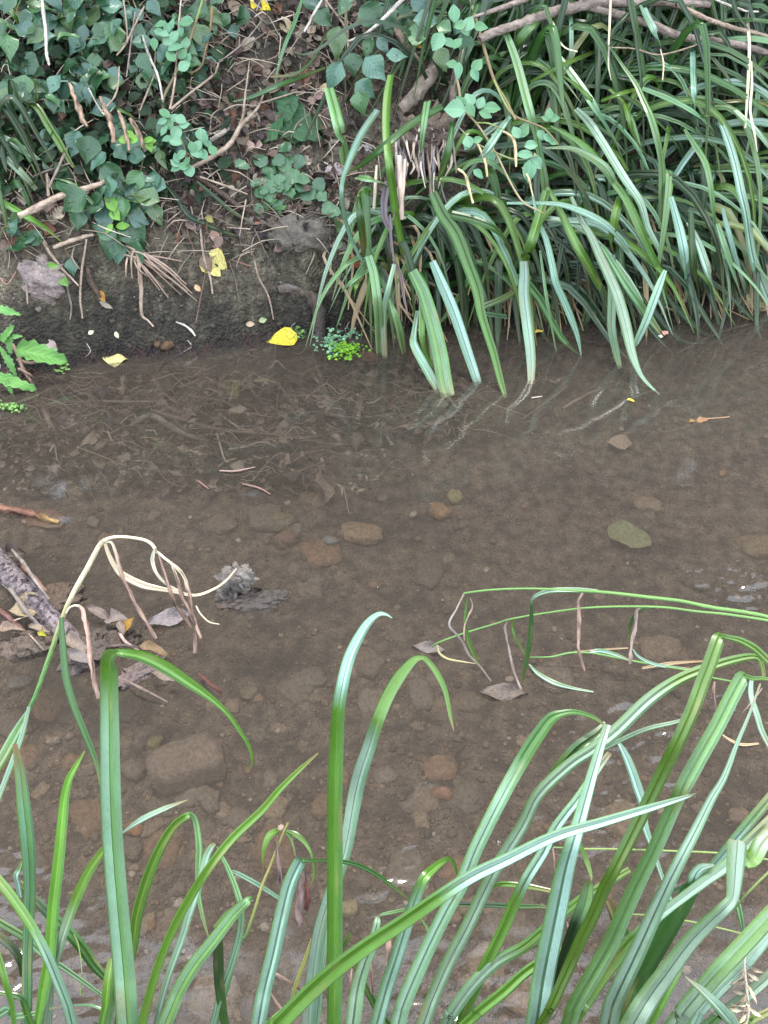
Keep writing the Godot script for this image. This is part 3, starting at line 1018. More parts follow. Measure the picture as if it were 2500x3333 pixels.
	lying_leaf("floating_leaf", on_level(1752, 1078, 0.01), 0.022, OVAL, Vector3(0.7, 0.3, 0.2), flat, 0.1, 0.2, 0.05, Color(0.66, 0.50, 0.08), Color(0.6, 0.4, 0.1), "small golden leaf scrap between the hanging sedge blades", "leaf")
	lying_leaf("floating_leaf", on_level(2455, 972, 0.014), 0.078, HEART, Vector3(-0.95, 0.1, 0.15), Vector3(0.1, 0.8, 0.6), 0.2, 0.25, 0.04, Color(0.62, 0.52, 0.30), Color(0.5, 0.36, 0.16), "cream dry leaf washed against the sedge bases", "leaf")
	lying_leaf("floating_leaf", on_level(2165, 1080, 0.012), 0.024, OVAL, Vector3(0.2, 0.2, -1), flat, 0.3, 0.2, 0.1, Color(0.60, 0.30, 0.24), Color(0.7, 0.5, 0.4), "tiny pink petal-like leaf at the tip of a sedge blade", "leaf")
	lying_leaf("floating_leaf", on_level(2150, 1094, 0.006), 0.014, OVAL, Vector3(1, 0.0, 0.1), flat, 0.1, 0.1, 0.1, Color(0.75, 0.72, 0.62), Color(0.7, 0.66, 0.6), "tiny white scrap beside the pink petal-like leaf", "leaf")
	lying_leaf("floating_leaf", on_level(2054, 1302, 0.003), 0.016, OVAL, Vector3(0.8, 0.0, 0.4), flat, 0.1, 0.2, 0.05, Color(0.66, 0.56, 0.06), Color(0.6, 0.5, 0.1), "tiny yellow leaf scrap out on the open water", "leaf")
	lying_leaf("floating_leaf", on_level(2285, 1366, 0.003), 0.025, OVAL, Vector3(-1, 0.0, 0.1), flat, 0.1, 0.15, 0.06, Color(0.28, 0.155, 0.08), Color(0.25, 0.15, 0.08), "round orange-brown leaf with a long stalk on the water", "leaf")
	var sv := [2300, 1363, 4, 2340, 1360, 4, 2375, 1357, 3]
	tag(stick(null, "leaf_stalk", sv, [depth_of(on_level(2300, 1363, 0.003)), depth_of(on_level(2340, 1360, 0.003)), depth_of(on_level(2375, 1357, 0.003))], [Color(0.33, 0.2, 0.12)], LM.plain), "thin brown stalk pointing from the round orange-brown leaf", "stalk")
	lying_leaf("floating_leaf", on_level(2253, 1370, 0.003), 0.015, OVAL, Vector3(-0.8, 0.0, 0.5), flat, 0.1, 0.2, 0.1, Color(0.30, 0.17, 0.06), Color(0.3, 0.16, 0.08), "small orange leaf scrap next to the round orange-brown leaf", "leaf")
	lying_leaf("sunken_leaf", on_ground(2048, 1742, 0.012), 0.088, [0.06, 0.15, 0.22, 0.27, 0.30, 0.31, 0.305, 0.285, 0.25, 0.17, 0.04], Vector3(-0.75, 0.0, -0.6), Vector3(0.05, 1, 0.15), 0.05, 0.1, 0.05, Color(0.130, 0.132, 0.062), Color(0.11, 0.11, 0.055), "dull greenish oval leaf sunk in the open water", "leaf")
	lying_leaf("sunken_leaf", on_ground(1055, 1575, 0.03), 0.105, [0.02, 0.12, 0.2, 0.2, 0.13, 0.10, 0.0], Vector3(-0.12, 0.1, -1), Vector3(0.75, 0.55, 0.25), 0.1, 0.2, 0.06, Color(0.17, 0.125, 0.09), Color(0.25, 0.18, 0.12), "brown leaf standing on edge beneath the water", "leaf")
	lying_leaf("sunken_leaf", on_ground(2020, 1440, 0.015), 0.055, OVAL, Vector3(0.97, 0.0, 0.1), Vector3(0.0, 1, 0.3), 0.05, 0.2, 0.05, Color(0.22, 0.16, 0.11), Color(0.2, 0.14, 0.1), "lone brown pointed leaf sunk below the paired reflections", "leaf")
	lying_leaf("sunken_leaf", on_ground(860, 1247, 0.02), 0.075, LONG, Vector3(0.97, 0.05, 0.05), Vector3(0.0, 1, 0.5), 0.05, 0.2, 0.05, Color(0.22, 0.18, 0.10), Color(0.25, 0.22, 0.1), "slim drab leaf lying under the yellow floating leaf", "leaf")
	lying_leaf("sunken_leaf", on_ground(1200, 1160, 0.025), 0.05, OVAL, Vector3(0.9, -0.1, 0.3), Vector3(0.0, 1, 0.4), 0.1, 0.2, 0.08, Color(0.22, 0.10, 0.06), Color(0.2, 0.1, 0.06), "reddish brown leaf sunk beside the moss tuft", "leaf")
	# the snagged log and the debris it holds
	var lv := [-60, 1770, 78, 0, 1838, 76, 51, 1890, 74, 110, 1955, 74, 179, 2028, 70, 235, 2080, 60, 272, 2118, 40]
	var dl := [depth_of(on_level(-60, 1770, 0.02)), depth_of(on_level(110, 1955, 0.018)), depth_of(on_level(272, 2118, 0.0))]
	var lg := thing("snagged_log", "flaking grey-violet log slanting into the water at the shaded edge", "log", centre(lv, dl))
	var bark_mat: StandardMaterial3D = LM.bark.duplicate()
	bark_mat.albedo_texture = noise_tex(0.03, 91, [[0.0, Color(0.05, 0.04, 0.05)], [0.42, Color(0.14, 0.11, 0.13)], [0.5, Color(0.45, 0.40, 0.42)], [0.62, Color(0.66, 0.58, 0.60)], [0.8, Color(0.25, 0.22, 0.23)], [1.0, Color(0.9, 0.85, 0.86)]], 512, FastNoiseLite.TYPE_SIMPLEX_SMOOTH, 4)
	bark_mat.uv1_scale = Vector3.ONE * 5.0
	bark_mat.heightmap_scale = 0.9
	stick(lg, "trunk", lv, dl, [Color(0.33, 0.30, 0.29)], bark_mat, {"sides": 16, "sub": 6, "rough": 0.2})
	for f in [[[40, 1790, 10, 75, 1830, 13, 115, 1890, 11, 160, 1950, 8], -0.005], [[-10, 1880, 14, 40, 1925, 16, 85, 1990, 14, 140, 2050, 10], 0.0]]:
		var v: Array = f[0]
		stick(lg, "loose_bark", v, [dl[0] - 0.02, dl[1] - 0.035, dl[2] + 0.02], [Color(0.17, 0.145, 0.13), Color(0.22, 0.19, 0.17)], LM.bark, {"rough": 0.5})
	var rv := [60, 1835, 14, 110, 1880, 18, 150, 1930, 18, 190, 1975, 12]
	tag(stick(null, "driftwood_stick", rv, [depth_of(on_level(60, 1835, 0.0)), depth_of(on_level(130, 1900, 0.008)), depth_of(on_level(190, 1975, 0.0))], [Color(0.26, 0.14, 0.10)], LM.bark), "reddish waterlogged stick tucked behind the snagged log", "stick")
	var rv2 := [-20, 1970, 16, 30, 2010, 18, 75, 2050, 14, 100, 2075, 8]
	tag(stick(null, "driftwood_stick", rv2, [depth_of(on_level(-20, 1970, 0.0)), depth_of(on_level(50, 2030, 0.008)), depth_of(on_level(100, 2075, 0.0))], [Color(0.15, 0.08, 0.07)], LM.bark), "dark red stick lying below the snagged log", "stick")
	for c in [[190, 1955, 0.075, 0.026, 0.06, Color(0.12, 0.085, 0.065), "lumpy brown mud clot behind the snagged log"], [95, 2100, 0.075, 0.028, 0.05, Color(0.13, 0.098, 0.078), "mud clot with twigs below the snagged log"], [300, 2120, 0.09, 0.03, 0.06, Color(0.115, 0.09, 0.08), "long mud clot holding dead leaves under the stalk"], [390, 2085, 0.06, 0.024, 0.05, Color(0.10, 0.075, 0.062), "dark mud clot beside the mustard dead leaf"], [780, 1950, 0.062, 0.016, 0.032, Color(0.11, 0.085, 0.07), "soggy ring of silt under the grey rag of debris"], [440, 2195, 0.085, 0.018, 0.03, Color(0.17, 0.13, 0.12), "wet brown debris ridge behind the folded leaf"]]:
		var p := on_level(c[0], c[1], 0.0)
		var o := part("mud_clot", stone_mesh(Vector3(c[2], c[3], c[4]), rng.randi() % 900, c[5], 0.45, 0.0, 24, 14), LM.stone)
		o.position = p
		o.rotation.y = R(-0.4, 0.4) + 0.5
		tag(o, c[6], "mud clot")
	# dead leaves and scraps caught there
	for c in [[410, 2040, 0.038, OVAL, Color(0.48, 0.30, 0.05), Color(0.4, 0.25, 0.1), Vector3(0.3, 0.7, -0.5), "mustard curled dead leaf standing in the debris"], [500, 2112, 0.060, LONG, Color(0.34, 0.25, 0.15), Color(0.4, 0.25, 0.08), Vector3(0.9, 0.1, 0.35), "tan pointed dead leaf with a golden rim in the debris"], [78, 1975, 0.062, HEART, Color(0.55, 0.47, 0.33), Color(0.45, 0.38, 0.25), Vector3(-0.9, 0.15, 0.1), "cream curled dead leaf hooked under the snagged log"], [322, 1992, 0.055, LONG, Color(0.36, 0.30, 0.29), Color(0.2, 0.12, 0.12), Vector3(0.9, -0.1, 0.4), "dark furrowed dead leaf beside the brown sedge spike"], [370, 2010, 0.045, OVAL, Color(0.38, 0.33, 0.33), Color(0.3, 0.26, 0.27), Vector3(0.5, 0.5, 0.3), "grey curled dead leaf above the mustard one"], [242, 2090, 0.07, LONG, Color(0.40, 0.34, 0.31), Color(0.3, 0.25, 0.25), Vector3(0.6, 0.2, 0.6), "large grey-brown rolled leaf by the green stem"], [140, 2060, 0.024, OVAL, Color(0.55, 0.60, 0.06), Color(0.6, 0.55, 0.05), Vector3(0.3, 0.3, 0.6), "tiny lime leaf lying on the mud clot"], [125, 2042, 0.04, LONG, Color(0.5, 0.42, 0.36), Color(0.55, 0.5, 0.45), Vector3(1, 0.1, 0.2), "pale papery leaf strip across the mud clot"], [30, 2045, 0.05, LONG, Color(0.46, 0.36, 0.3), Color(0.5, 0.44, 0.4), Vector3(1, 0.1, -0.1), "broken pale leaf strip at the shaded edge of the debris"], [395, 2040, 0.04, LONG, Color(0.42, 0.34, 0.32), Color(0.5, 0.42, 0.4), Vector3(0.3, -0.2, 0.8), "rolled pinkish leaf beside the mustard one"], [530, 2200, 0.05, LONG, Color(0.38, 0.32, 0.29), Color(0.45, 0.4, 0.38), Vector3(0.9, 0.1, 0.4), "soggy grey leaf under the folded sedge tip"], [45, 1795, 0.05, OVAL, Color(0.16, 0.13, 0.12), Color(0.3, 0.27, 0.28), Vector3(0.8, 0.4, 0.4), "dark leaf scrap on top of the snagged log"], [255, 2135, 0.06, LONG, Color(0.34, 0.31, 0.32), Color(0.4, 0.35, 0.35), Vector3(0.8, 0.1, 0.5), "silver-grey leaf plastered below the log end"]]:
		var n := Vector3(R(-0.4, 0.4), 1, R(0.1, 0.8))
		lying_leaf("dead_leaf", on_level(c[0], c[1], 0.024), c[2] * 0.82, c[3], c[6], n, R(0.2, 0.5), R(0.5, 1.3), 0.09, c[4] * 0.5 * Color(1.05, 0.95, 0.85), c[5] * 0.35, c[7], "dead leaf")
	for tw in [[[95, 2065, 5, 115, 2085, 6, 145, 2120, 4], Color(0.45, 0.36, 0.28)], [[45, 2020, 4, 100, 2000, 5, 112, 1975, 4], Color(0.5, 0.42, 0.32)], [[390, 2060, 12, 410, 2090, 11, 450, 2115, 9], Color(0.42, 0.31, 0.28)], [[400, 2210, 8, 460, 2240, 11, 545, 2285, 5], Color(0.22, 0.16, 0.14)], [[650, 2195, 10, 690, 2230, 14, 722, 2256, 10], Color(0.14, 0.06, 0.05)], [[350, 2105, 8, 400, 2100, 10, 465, 2110, 6], Color(0.16, 0.12, 0.10)]]:
		var v: Array = tw[0]
		var dd := [depth_of(on_level(v[0], v[1], 0.012)), depth_of(on_level(v[3], v[4], 0.02)), depth_of(on_level(v[6], v[7], 0.006))]
		var o := stick(null, "twig", v, dd, [tw[1], tw[1] * 0.8], LM.bark)
		tag(o, fresh("%s twig caught in the debris" % ("pale" if tw[1].r > 0.4 else ("dark" if tw[1].r < 0.2 else "brown")), centre(v, dd)), "twig")
	# the grey rag at the end of the dry leaf
	var gp := on_level(768, 1900, 0.02)
	var rag := thing("debris_rag", "grey wet rag of plant debris at the end of the pale dry leaf", "debris", gp)
	for q in [[0.036, 0.040, 0.026, 0.0, 0.006, 0.0, 0.105], [0.030, 0.026, 0.022, -0.010, -0.012, 0.008, 0.07], [0.022, 0.034, 0.018, 0.012, 0.012, 0.002, 0.14], [0.058, 0.012, 0.036, 0.022, -0.018, 0.012, 0.05], [0.030, 0.010, 0.020, 0.050, -0.018, 0.004, 0.05]]:
		part("clump", stone_mesh(Vector3(q[0], q[1], q[2]) * 1.35, rng.randi() % 500, Color(q[6] * 1.7, q[6] * 1.5, q[6] * 1.35), 0.34, 0.2, 20, 14), LM.stone, rag, true).position = Vector3(q[3], q[4], q[5]) * 1.3
	for k in 3:
		var o := part("shred", leaf_mesh(R(0.02, 0.035), OVAL, 0.6, 1.2, 0.15, Color(0.13, 0.115, 0.105) * R(0.5, 1.2), Color(0.1, 0.09, 0.08), k), LM.wet, rag, true)
		o.transform = Transform3D(leaf_basis(Vector3(R(-0.6, 0.6), R(-1, -0.2), R(0.0, 0.5)), Vector3(R(-0.5, 0.5), 0.6, 0.8)), Vector3(R(-0.014, 0.016), R(0.0, 0.02), R(0.004, 0.014)))
	lying_leaf("dead_leaf", on_level(800, 1885, 0.03), 0.05, LONG, Vector3(0.9, 0.1, -0.2), Vector3(0.0, 1, 0.4), 0.3, 0.5, 0.1, Color(0.26, 0.2, 0.17), Color(0.3, 0.24, 0.2), "frayed brown scrap trailing from the grey rag", "dead leaf")
	lying_leaf("dead_leaf", on_level(545, 2012, 0.012), 0.075, LONG, Vector3(-0.95, 0.05, 0.3), Vector3(0.0, 1, 0.5), 0.1, 0.6, 0.1, Color(0.19, 0.16, 0.16), Color(0.26, 0.23, 0.23), "lilac-grey shrivelled leaf under the sedge spikes", "dead leaf")
	lying_leaf("dead_leaf", on_level(1395, 2106, 0.008), 0.05, LONG, Vector3(-0.9, 0.15, -0.1), Vector3(0.0, 1, 0.5), 0.2, 0.5, 0.1, Color(0.15, 0.125, 0.115), Color(0.18, 0.16, 0.15), "grey feathery scrap at the tip of the lower arching stem", "dead leaf")
	lying_leaf("dead_leaf", on_level(1640, 2252, 0.006), 0.07, LONG, Vector3(0.97, 0.05, 0.05), Vector3(0.0, 1, 0.4), 0.1, 0.4, 0.1, Color(0.13, 0.10, 0.085), Color(0.17, 0.14, 0.12), "brown scum-coated leaf beneath the hanging spike", "dead leaf")


# ---------------------------------------------------------------- sedge on the far bank
const FAR_BLADES := [
	["b", [1408, 627, 26, 1440, 698, 34, 1484, 763, 36, 1522, 860, 33, 1554, 947, 31, 1565, 1012, 26, 1587, 1088, 23, 1608, 1153, 22, 1630, 1240, 18, 1646, 1294, 10]],
	["g", [1408, 850, 22, 1440, 925, 32, 1473, 1001, 34, 1500, 1077, 32, 1527, 1159, 30, 1549, 1224, 27, 1557, 1251, 24]],
	["m", [1342, 882, 30, 1375, 947, 38, 1397, 1012, 41, 1418, 1088, 43, 1435, 1170, 46, 1446, 1240, 46, 1459, 1291, 40]],
	["g", [1359, 1012, 12, 1348, 1088, 18, 1348, 1121, 25, 1375, 1175, 28, 1402, 1224, 28, 1430, 1275, 22]],
	["b", [1375, 936, 20, 1375, 1034, 22, 1375, 1099, 20, 1391, 1159, 16, 1414, 1200, 6]],
	["m", [1201, 833, 24, 1218, 893, 27, 1229, 980, 28, 1234, 1061, 26, 1237, 1155, 22]],
	["g", [1283, 860, 12, 1261, 953, 18, 1248, 1034, 20, 1253, 1166, 16]],
	["m", [1267, 974, 8, 1288, 1029, 19, 1305, 1088, 22, 1315, 1155, 12]],
	["m", [1071, 287, 30, 1086, 340, 34, 1104, 412, 36, 1116, 470, 34, 1125, 532, 28]],
	["g", [1229, 358, 20, 1180, 429, 22, 1147, 499, 21, 1120, 570, 15, 1112, 624, 13, 1120, 694, 12, 1136, 757, 12, 1169, 833, 9, 1201, 888, 4]],
	["b", [1272, 244, 20, 1261, 304, 25, 1256, 380, 25, 1258, 461, 24, 1267, 542, 24, 1277, 613, 23, 1288, 700, 22, 1305, 784, 18, 1312, 840, 10]],
	["d", [1440, 347, 20, 1342, 401, 22, 1250, 477, 22, 1180, 532, 20, 1136, 559, 8]],
	["m", [1391, 331, 22, 1380, 401, 20, 1370, 488, 10, 1366, 515, 3]],
	["d", [1473, 396, 14, 1462, 477, 22, 1440, 548, 24, 1413, 618, 20]],
	["m", [1635, 81, 14, 1650, 113, 20, 1681, 195, 25, 1706, 287, 27, 1727, 369, 27, 1747, 441, 24, 1760, 512, 23, 1773, 589, 27, 1778, 650, 24]],
	["b", [1778, 620, 24, 1752, 713, 30, 1727, 795, 30, 1706, 846, 26, 1696, 890, 22]],
	["g", [1706, 850, 26, 1708, 900, 32, 1706, 959, 34, 1718, 1061, 34, 1729, 1164, 30, 1729, 1250, 20]],
	["b", [1793, 410, 6, 1855, 441, 16, 1906, 477, 26, 1957, 533, 28, 1998, 589, 28, 2039, 646, 28, 2086, 749, 30, 2116, 815, 30, 2142, 866, 26, 2162, 918, 22, 2162, 969, 20, 2155, 1025, 6]],
	["g", [1875, 354, 18, 1916, 395, 28, 1957, 456, 28, 1998, 523, 28, 2039, 589, 28, 2086, 661, 27, 2108, 738, 25, 2137, 795, 22, 2160, 841, 12, 2180, 850, 3]],
	["m", [1983, 149, 10, 2029, 215, 13, 2070, 272, 20, 2096, 328, 23, 2121, 384, 26, 2142, 461, 28, 2155, 538, 31, 2157, 615, 31, 2155, 690, 30, 2150, 738, 26]],
	["b", [1727, 267, 8, 1804, 226, 12, 1881, 190, 13, 1983, 149, 9]],
	["m", [1799, 159, 18, 1855, 231, 25, 1896, 287, 27, 1937, 349, 26, 1973, 410, 22, 2004, 461, 14, 2029, 523, 4]],
	["b", [1809, 231, 5, 1870, 272, 13, 1927, 323, 14, 1968, 354, 12, 2004, 387, 3]],
	["m", [1773, 482, 6, 1855, 482, 15, 1916, 507, 22, 1968, 543, 27, 1998, 589, 27, 2029, 641, 26, 2050, 700, 24, 2070, 760, 22]],
	["g", [1650, 661, 8, 1752, 661, 12, 1819, 664, 15, 1881, 682, 20, 1937, 708, 22, 1983, 738, 22, 2024, 779, 20, 2055, 825, 16, 2070, 872, 11, 2080, 907, 3]],
	["b", [1780, 610, 14, 1814, 667, 18, 1850, 743, 24, 1881, 805, 28, 1911, 856, 27, 1937, 907, 25, 1968, 959, 22, 1983, 1036, 14]],
	["g", [1860, 640, 12, 1891, 713, 19, 1927, 774, 24, 1952, 831, 28, 1983, 897, 31, 2009, 959, 33, 2029, 1025, 33, 2045, 1092, 31, 2060, 1158, 25, 2086, 1220, 14, 2121, 1261, 8, 2147, 1283, 5]],
	["b", [2019, 641, 22, 2003, 702, 26, 1993, 779, 26, 1988, 831, 26]],
	["m", [1990, 830, 25, 1993, 959, 25, 1991, 1061, 24, 2004, 1138, 22, 2019, 1199, 12]],
	["g", [2166, 880, 12, 2150, 920, 22, 2132, 969, 25, 2101, 1051, 24, 2070, 1117, 18, 2062, 1136, 10]],
	["m", [1960, 800, 12, 2004, 872, 18, 2039, 928, 23, 2075, 979, 25, 2111, 1030, 24, 2154, 1089, 14]],
	["g", [1735, 640, 8, 1752, 718, 12, 1778, 779, 18, 1799, 866, 20, 1809, 918, 22, 1834, 974, 23, 1860, 1036, 22, 1881, 1097, 14, 1893, 1164, 2]],
	["m", [1758, 815, 6, 1778, 959, 10, 1793, 1046, 8, 1811, 1145, 3]],
	["g", [2342, 389, 14, 2367, 446, 23, 2388, 512, 24, 2403, 574, 24, 2413, 626, 25, 2429, 692, 26, 2439, 764, 26, 2454, 846, 28, 2480, 918, 34, 2510, 990, 34]],
	["m", [2229, 420, 10, 2265, 477, 20, 2296, 528, 20, 2311, 589, 18, 2321, 666, 18, 2326, 728, 18, 2321, 805, 18, 2329, 882, 14]],
	["m", [2091, 287, 14, 2162, 313, 20, 2214, 338, 18, 2265, 369, 16, 2306, 405, 13, 2337, 451, 10, 2362, 528, 2]],
	["b", [1957, 328, 10, 2029, 302, 13, 2091, 287, 12]],
	["g", [2255, 143, 18, 2257, 231, 20, 2260, 307, 20, 2260, 379, 20, 2270, 441, 16]],
	["g", [2081, -10, 18, 2106, 51, 22, 2132, 102, 23, 2150, 154, 18, 2162, 220, 3]],
	["d", [2265, 382, 10, 2311, 374, 11, 2347, 377, 8]],
	["g", [2393, 359, 14, 2449, 410, 22, 2500, 477, 20, 2540, 540, 10]],
	["d", [1778, 15, 30, 1737, 72, 38, 1681, 138, 34, 1640, 190, 16]],
	["g", [1855, 31, 10, 1860, 102, 13, 1857, 205, 12, 1845, 287, 6]],
	["g", [2183, 641, 16, 2214, 754, 26, 2229, 831, 28, 2238, 905, 28, 2240, 976, 24]],
	["d", [2249, 690, 14, 2255, 831, 24, 2265, 900, 24, 2272, 945, 22]],
	["g", [2239, 723, 14, 2275, 795, 24, 2306, 887, 26, 2318, 930, 26, 2327, 970, 24]],
	["m", [2337, 728, 14, 2362, 805, 22, 2388, 887, 24, 2409, 955, 20]],
	["g", [2352, 677, 10, 2378, 779, 16, 2403, 866, 16, 2430, 955, 14]],
	["b", [1983, 290, 10, 2027, 330, 12, 2046, 380, 16, 2060, 430, 14, 2085, 480, 10, 2108, 512, 3]],
	["d", [1650, 1030, 18, 1560, 1010, 18, 1660, 960, 18, 1730, 900, 14]],
	["m", [1112, 950, 3, 1140, 920, 12, 1180, 890, 14, 1215, 870, 10]],
	["b", [1152, 975, 3, 1160, 930, 11, 1180, 900, 10]],
	["d", [1165, 640, 16, 1172, 700, 22, 1180, 760, 24, 1188, 830, 20]],
	["m", [1165, 575, 26, 1210, 583, 28, 1260, 605, 22]],
	["d", [1470, 700, 26, 1540, 715, 22, 1610, 745, 20, 1650, 790, 16, 1672, 850, 4]],
	["g", [1660, 380, 12, 1630, 420, 20, 1590, 480, 24, 1540, 545, 20, 1500, 610, 12]],
	["m", [1500, 560, 8, 1540, 525, 14, 1590, 525, 16, 1640, 560, 14, 1680, 610, 8, 1690, 650, 2]],
]


func make_bank_sedge() -> void:
	# tussocks: [px, py of the foot, number of blades behind, tinted dark as gap shade, what sets it apart]
	var spots := [
		[1190, 760, 24, "narrow sedge tussock at the corner of the mud ledge, leaf ends in the water"],
		[1400, 820, 67, "sedge tussock with broad pale leaves hanging into the water below the dry root clump"],
		[1640, 820, 75, "dense sedge tussock below the rose spray with one blade standing in the water"],
		[1900, 760, 83, "large sedge tussock with long arching leaves that reach far over the water"],
		[2160, 700, 83, "dark sedge tussock whose brown leaf bases stand in a row at the water"],
		[2420, 700, 75, "sedge tussock at the open end of the bank with one pale stiff blade"],
		[1640, 260, 80, "shaded sedge tussock under the thick dead branch, nearest the bare stems"],
		[1900, 260, 95, "shaded sedge tussock beneath the fork of the dead branch"],
		[2180, 250, 95, "shaded sedge tussock behind the hanging dry strips"],
		[2430, 260, 80, "shaded sedge tussock at the far corner under the dead branch"],
		[1640, 500, 44, "sedge tussock halfway up the bank right behind the rose spray"],
		[1900, 490, 44, "sedge tussock halfway up the bank behind the long arching leaves"],
		[2170, 480, 44, "sedge tussock halfway up the bank behind the row of brown leaf bases"],
		[2430, 490, 40, "sedge tussock halfway up the far corner behind the pale stiff blade"],
		[40, 500, 16, "small sedge tussock among the leafy plants on the shaded slope"],
	]
	var clumps := []
	for s in spots:
		var p := on_ground(s[0], s[1])
		clumps.append(thing("sedge_tussock", s[3], "sedge", p, ""))
	for f in FAR_BLADES:
		var v: Array = f[1].duplicate()
		var n := v.size() / 3
		var best := 0
		var bd := 1e9
		for i in 14:
			var q := Vector2(v[0] - spots[i][0], (v[1] - spots[i][1]) * 0.7).length()
			if q < bd:
				bd = q
				best = i
		var g0 := depth_of(on_ground(v[0], v[1]))
		var mid := n / 2
		var g1 := depth_of(on_ground(v[mid * 3], v[mid * 3 + 1]))
		var yend: float = v[n * 3 - 2]
		var w2 := depth_of(on_level(v[n * 3 - 3], yend, 0.0))
		var g2 := minf(depth_of(on_ground(v[n * 3 - 3], yend)) - 0.08, w2 - (0.006 if yend > 1080 else 0.03))
		if yend > 1140:
			g2 = w2 + 0.012
		var dd := [g0 - 0.20, minf(g1 - 0.24, (g0 + g2) * 0.5 - 0.10), g2]
		for q in n:
			v[q * 3 + 2] *= 1.12
		blade(clumps[best], v, dd, f[0], {"sub": 3, "tip": 0.45, "roll": R(-0.35, 0.35)})
	for i in spots.size():
		var s: Array = spots[i]
		var hang: bool = s[1] > 400 and i < 14
		for k in int(s[2] * (0.52 if hang and i < 14 else 0.8)):
			var px: float = s[0] + rng.randfn(0, 85)
			var py: float = s[1] + rng.randfn(0, 95 if hang else 90)
			if i == 0:
				px = s[0] + R(-30, 60)
			if i == 14:
				px = s[0] + R(-110, 60)
				py = s[1] + R(-60, 170)
			py = clampf(py, -60.0, 930.0)
			var p0 := on_ground(px, py, 0.0)
			var l := R(0.28, 0.55)
			var dx := R(0.0, 0.30) if rng.randf() < 0.8 else R(-0.22, 0.0)
			if not hang:
				dx = R(-0.30, 0.34)
			if i == 0:
				dx = R(0.0, 0.18)
			if i == 14:
				dx = R(0.02, 0.22)
				l = R(0.15, 0.3)
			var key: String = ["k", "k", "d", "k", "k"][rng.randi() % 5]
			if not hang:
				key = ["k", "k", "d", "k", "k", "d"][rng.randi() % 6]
			var lift := R(0.00, 0.06) if hang else R(0.06, 0.26)
			var outz := R(0.05, 0.15) if hang else R(0.02, 0.14)
			var drop := R(0.08, 0.28) if hang else R(-0.12, 0.16)
			var c := PackedVector3Array([p0, p0 + Vector3(dx * 0.25, lift * 0.75, outz * 0.25) * (l / 0.4), p0 + Vector3(dx * 0.6, lift, outz * 0.6) * (l / 0.4), p0 + Vector3(dx * 0.9, lift * 0.45 - drop * 0.35, outz * 0.9) * (l / 0.4), p0 + Vector3(dx * 1.05, -drop, outz * 1.05) * (l / 0.4)])
			for q in c.size():
				c[q].y = maxf(c[q].y, maxf(-0.02, ground_y(c[q].x, -c[q].z)))
			var w := R(0.0055, 0.0115) if hang else R(0.0045, 0.010)
			var cols := tints(key, 5, 99, key, 0.15)
			if rng.randf() < 0.03:
				cols = tints("y", 5, 3, "t", 0.5)
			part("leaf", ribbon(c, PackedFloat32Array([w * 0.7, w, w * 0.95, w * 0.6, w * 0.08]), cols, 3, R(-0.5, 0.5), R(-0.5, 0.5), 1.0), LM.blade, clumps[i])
		# long loose blades that arch in front
		if i < 14:
			for k in (9 if i > 0 else 3):
				var p0 := on_ground(s[0] + R(-120, 120), s[1] + (R(-120, 60) if hang else R(-60, 140)), 0.02)
				var dx := R(0.10, 0.50) if rng.randf() < 0.74 else R(-0.34, -0.02)
				var lift := R(0.02, 0.14)
				var outz := R(0.08, 0.2)
				var drop := R(0.08, 0.30) if hang else R(-0.05, 0.12)
				var c := PackedVector3Array([p0, p0 + Vector3(dx * 0.18, lift * 0.8, outz * 0.2), p0 + Vector3(dx * 0.5, lift, outz * 0.55), p0 + Vector3(dx * 0.8, lift * 0.55 - drop * 0.3, outz * 0.85), p0 + Vector3(dx, -drop, outz)])
				for q in c.size():
					c[q].y = maxf(c[q].y, maxf(0.0, ground_y(c[q].x, -c[q].z)))
				var w := R(0.0048, 0.0092)
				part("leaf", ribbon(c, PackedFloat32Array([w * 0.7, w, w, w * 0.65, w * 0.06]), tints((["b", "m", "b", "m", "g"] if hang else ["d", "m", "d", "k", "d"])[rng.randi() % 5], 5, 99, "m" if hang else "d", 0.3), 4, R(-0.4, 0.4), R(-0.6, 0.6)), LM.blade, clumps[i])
		# brown bases and dead leaves under the green ones
		if hang:
			for k in 16:
				var px: float = s[0] + rng.randfn(0, 90)
				var p0 := on_ground(px, R(700, 930), 0.02)
				var c := PackedVector3Array([p0, p0 + Vector3(R(0.0, 0.05), R(-0.03, 0.04), R(0.03, 0.07)), p0 + Vector3(R(0.02, 0.12), -R(0.06, 0.15), R(0.06, 0.13))])
				c[2].y = maxf(c[2].y, 0.0)
				part("dead_leaf", ribbon(c, PackedFloat32Array([0.003, 0.0035, 0.001]), tints("t", 3, 99, "t", 0.3), 3, R(-0.5, 0.5), R(-0.5, 0.5)), LM.dry, clumps[i])
	# the row of standing bases at the water
	for b in [[2240, 976, 26, 2229, 900, 24], [2272, 945, 24, 2262, 880, 24], [2300, 948, 10, 2280, 900, 10], [2327, 972, 26, 2312, 905, 24], [2409, 956, 18, 2398, 915, 16], [2430, 956, 14, 2420, 915, 14], [1868, 1008, 18, 1852, 930, 16], [1805, 990, 10, 1795, 940, 10]]:
		var d := depth_of(on_level(b[0], b[1], 0.0))
		var ci := 4 if b[0] > 2200 and b[0] < 2350 else (5 if b[0] > 2350 else 3)
		var v := [b[3], b[4], b[5], (b[0] + b[3]) / 2, (b[1] + b[4]) / 2, b[2], b[0], b[1] + 6, b[2] * 0.9]
		blade(clumps[ci], v, [d - 0.035, d - 0.03, d + 0.006], "y", {"c2": "t", "turn": 1, "tip": 0.8, "sub": 3})
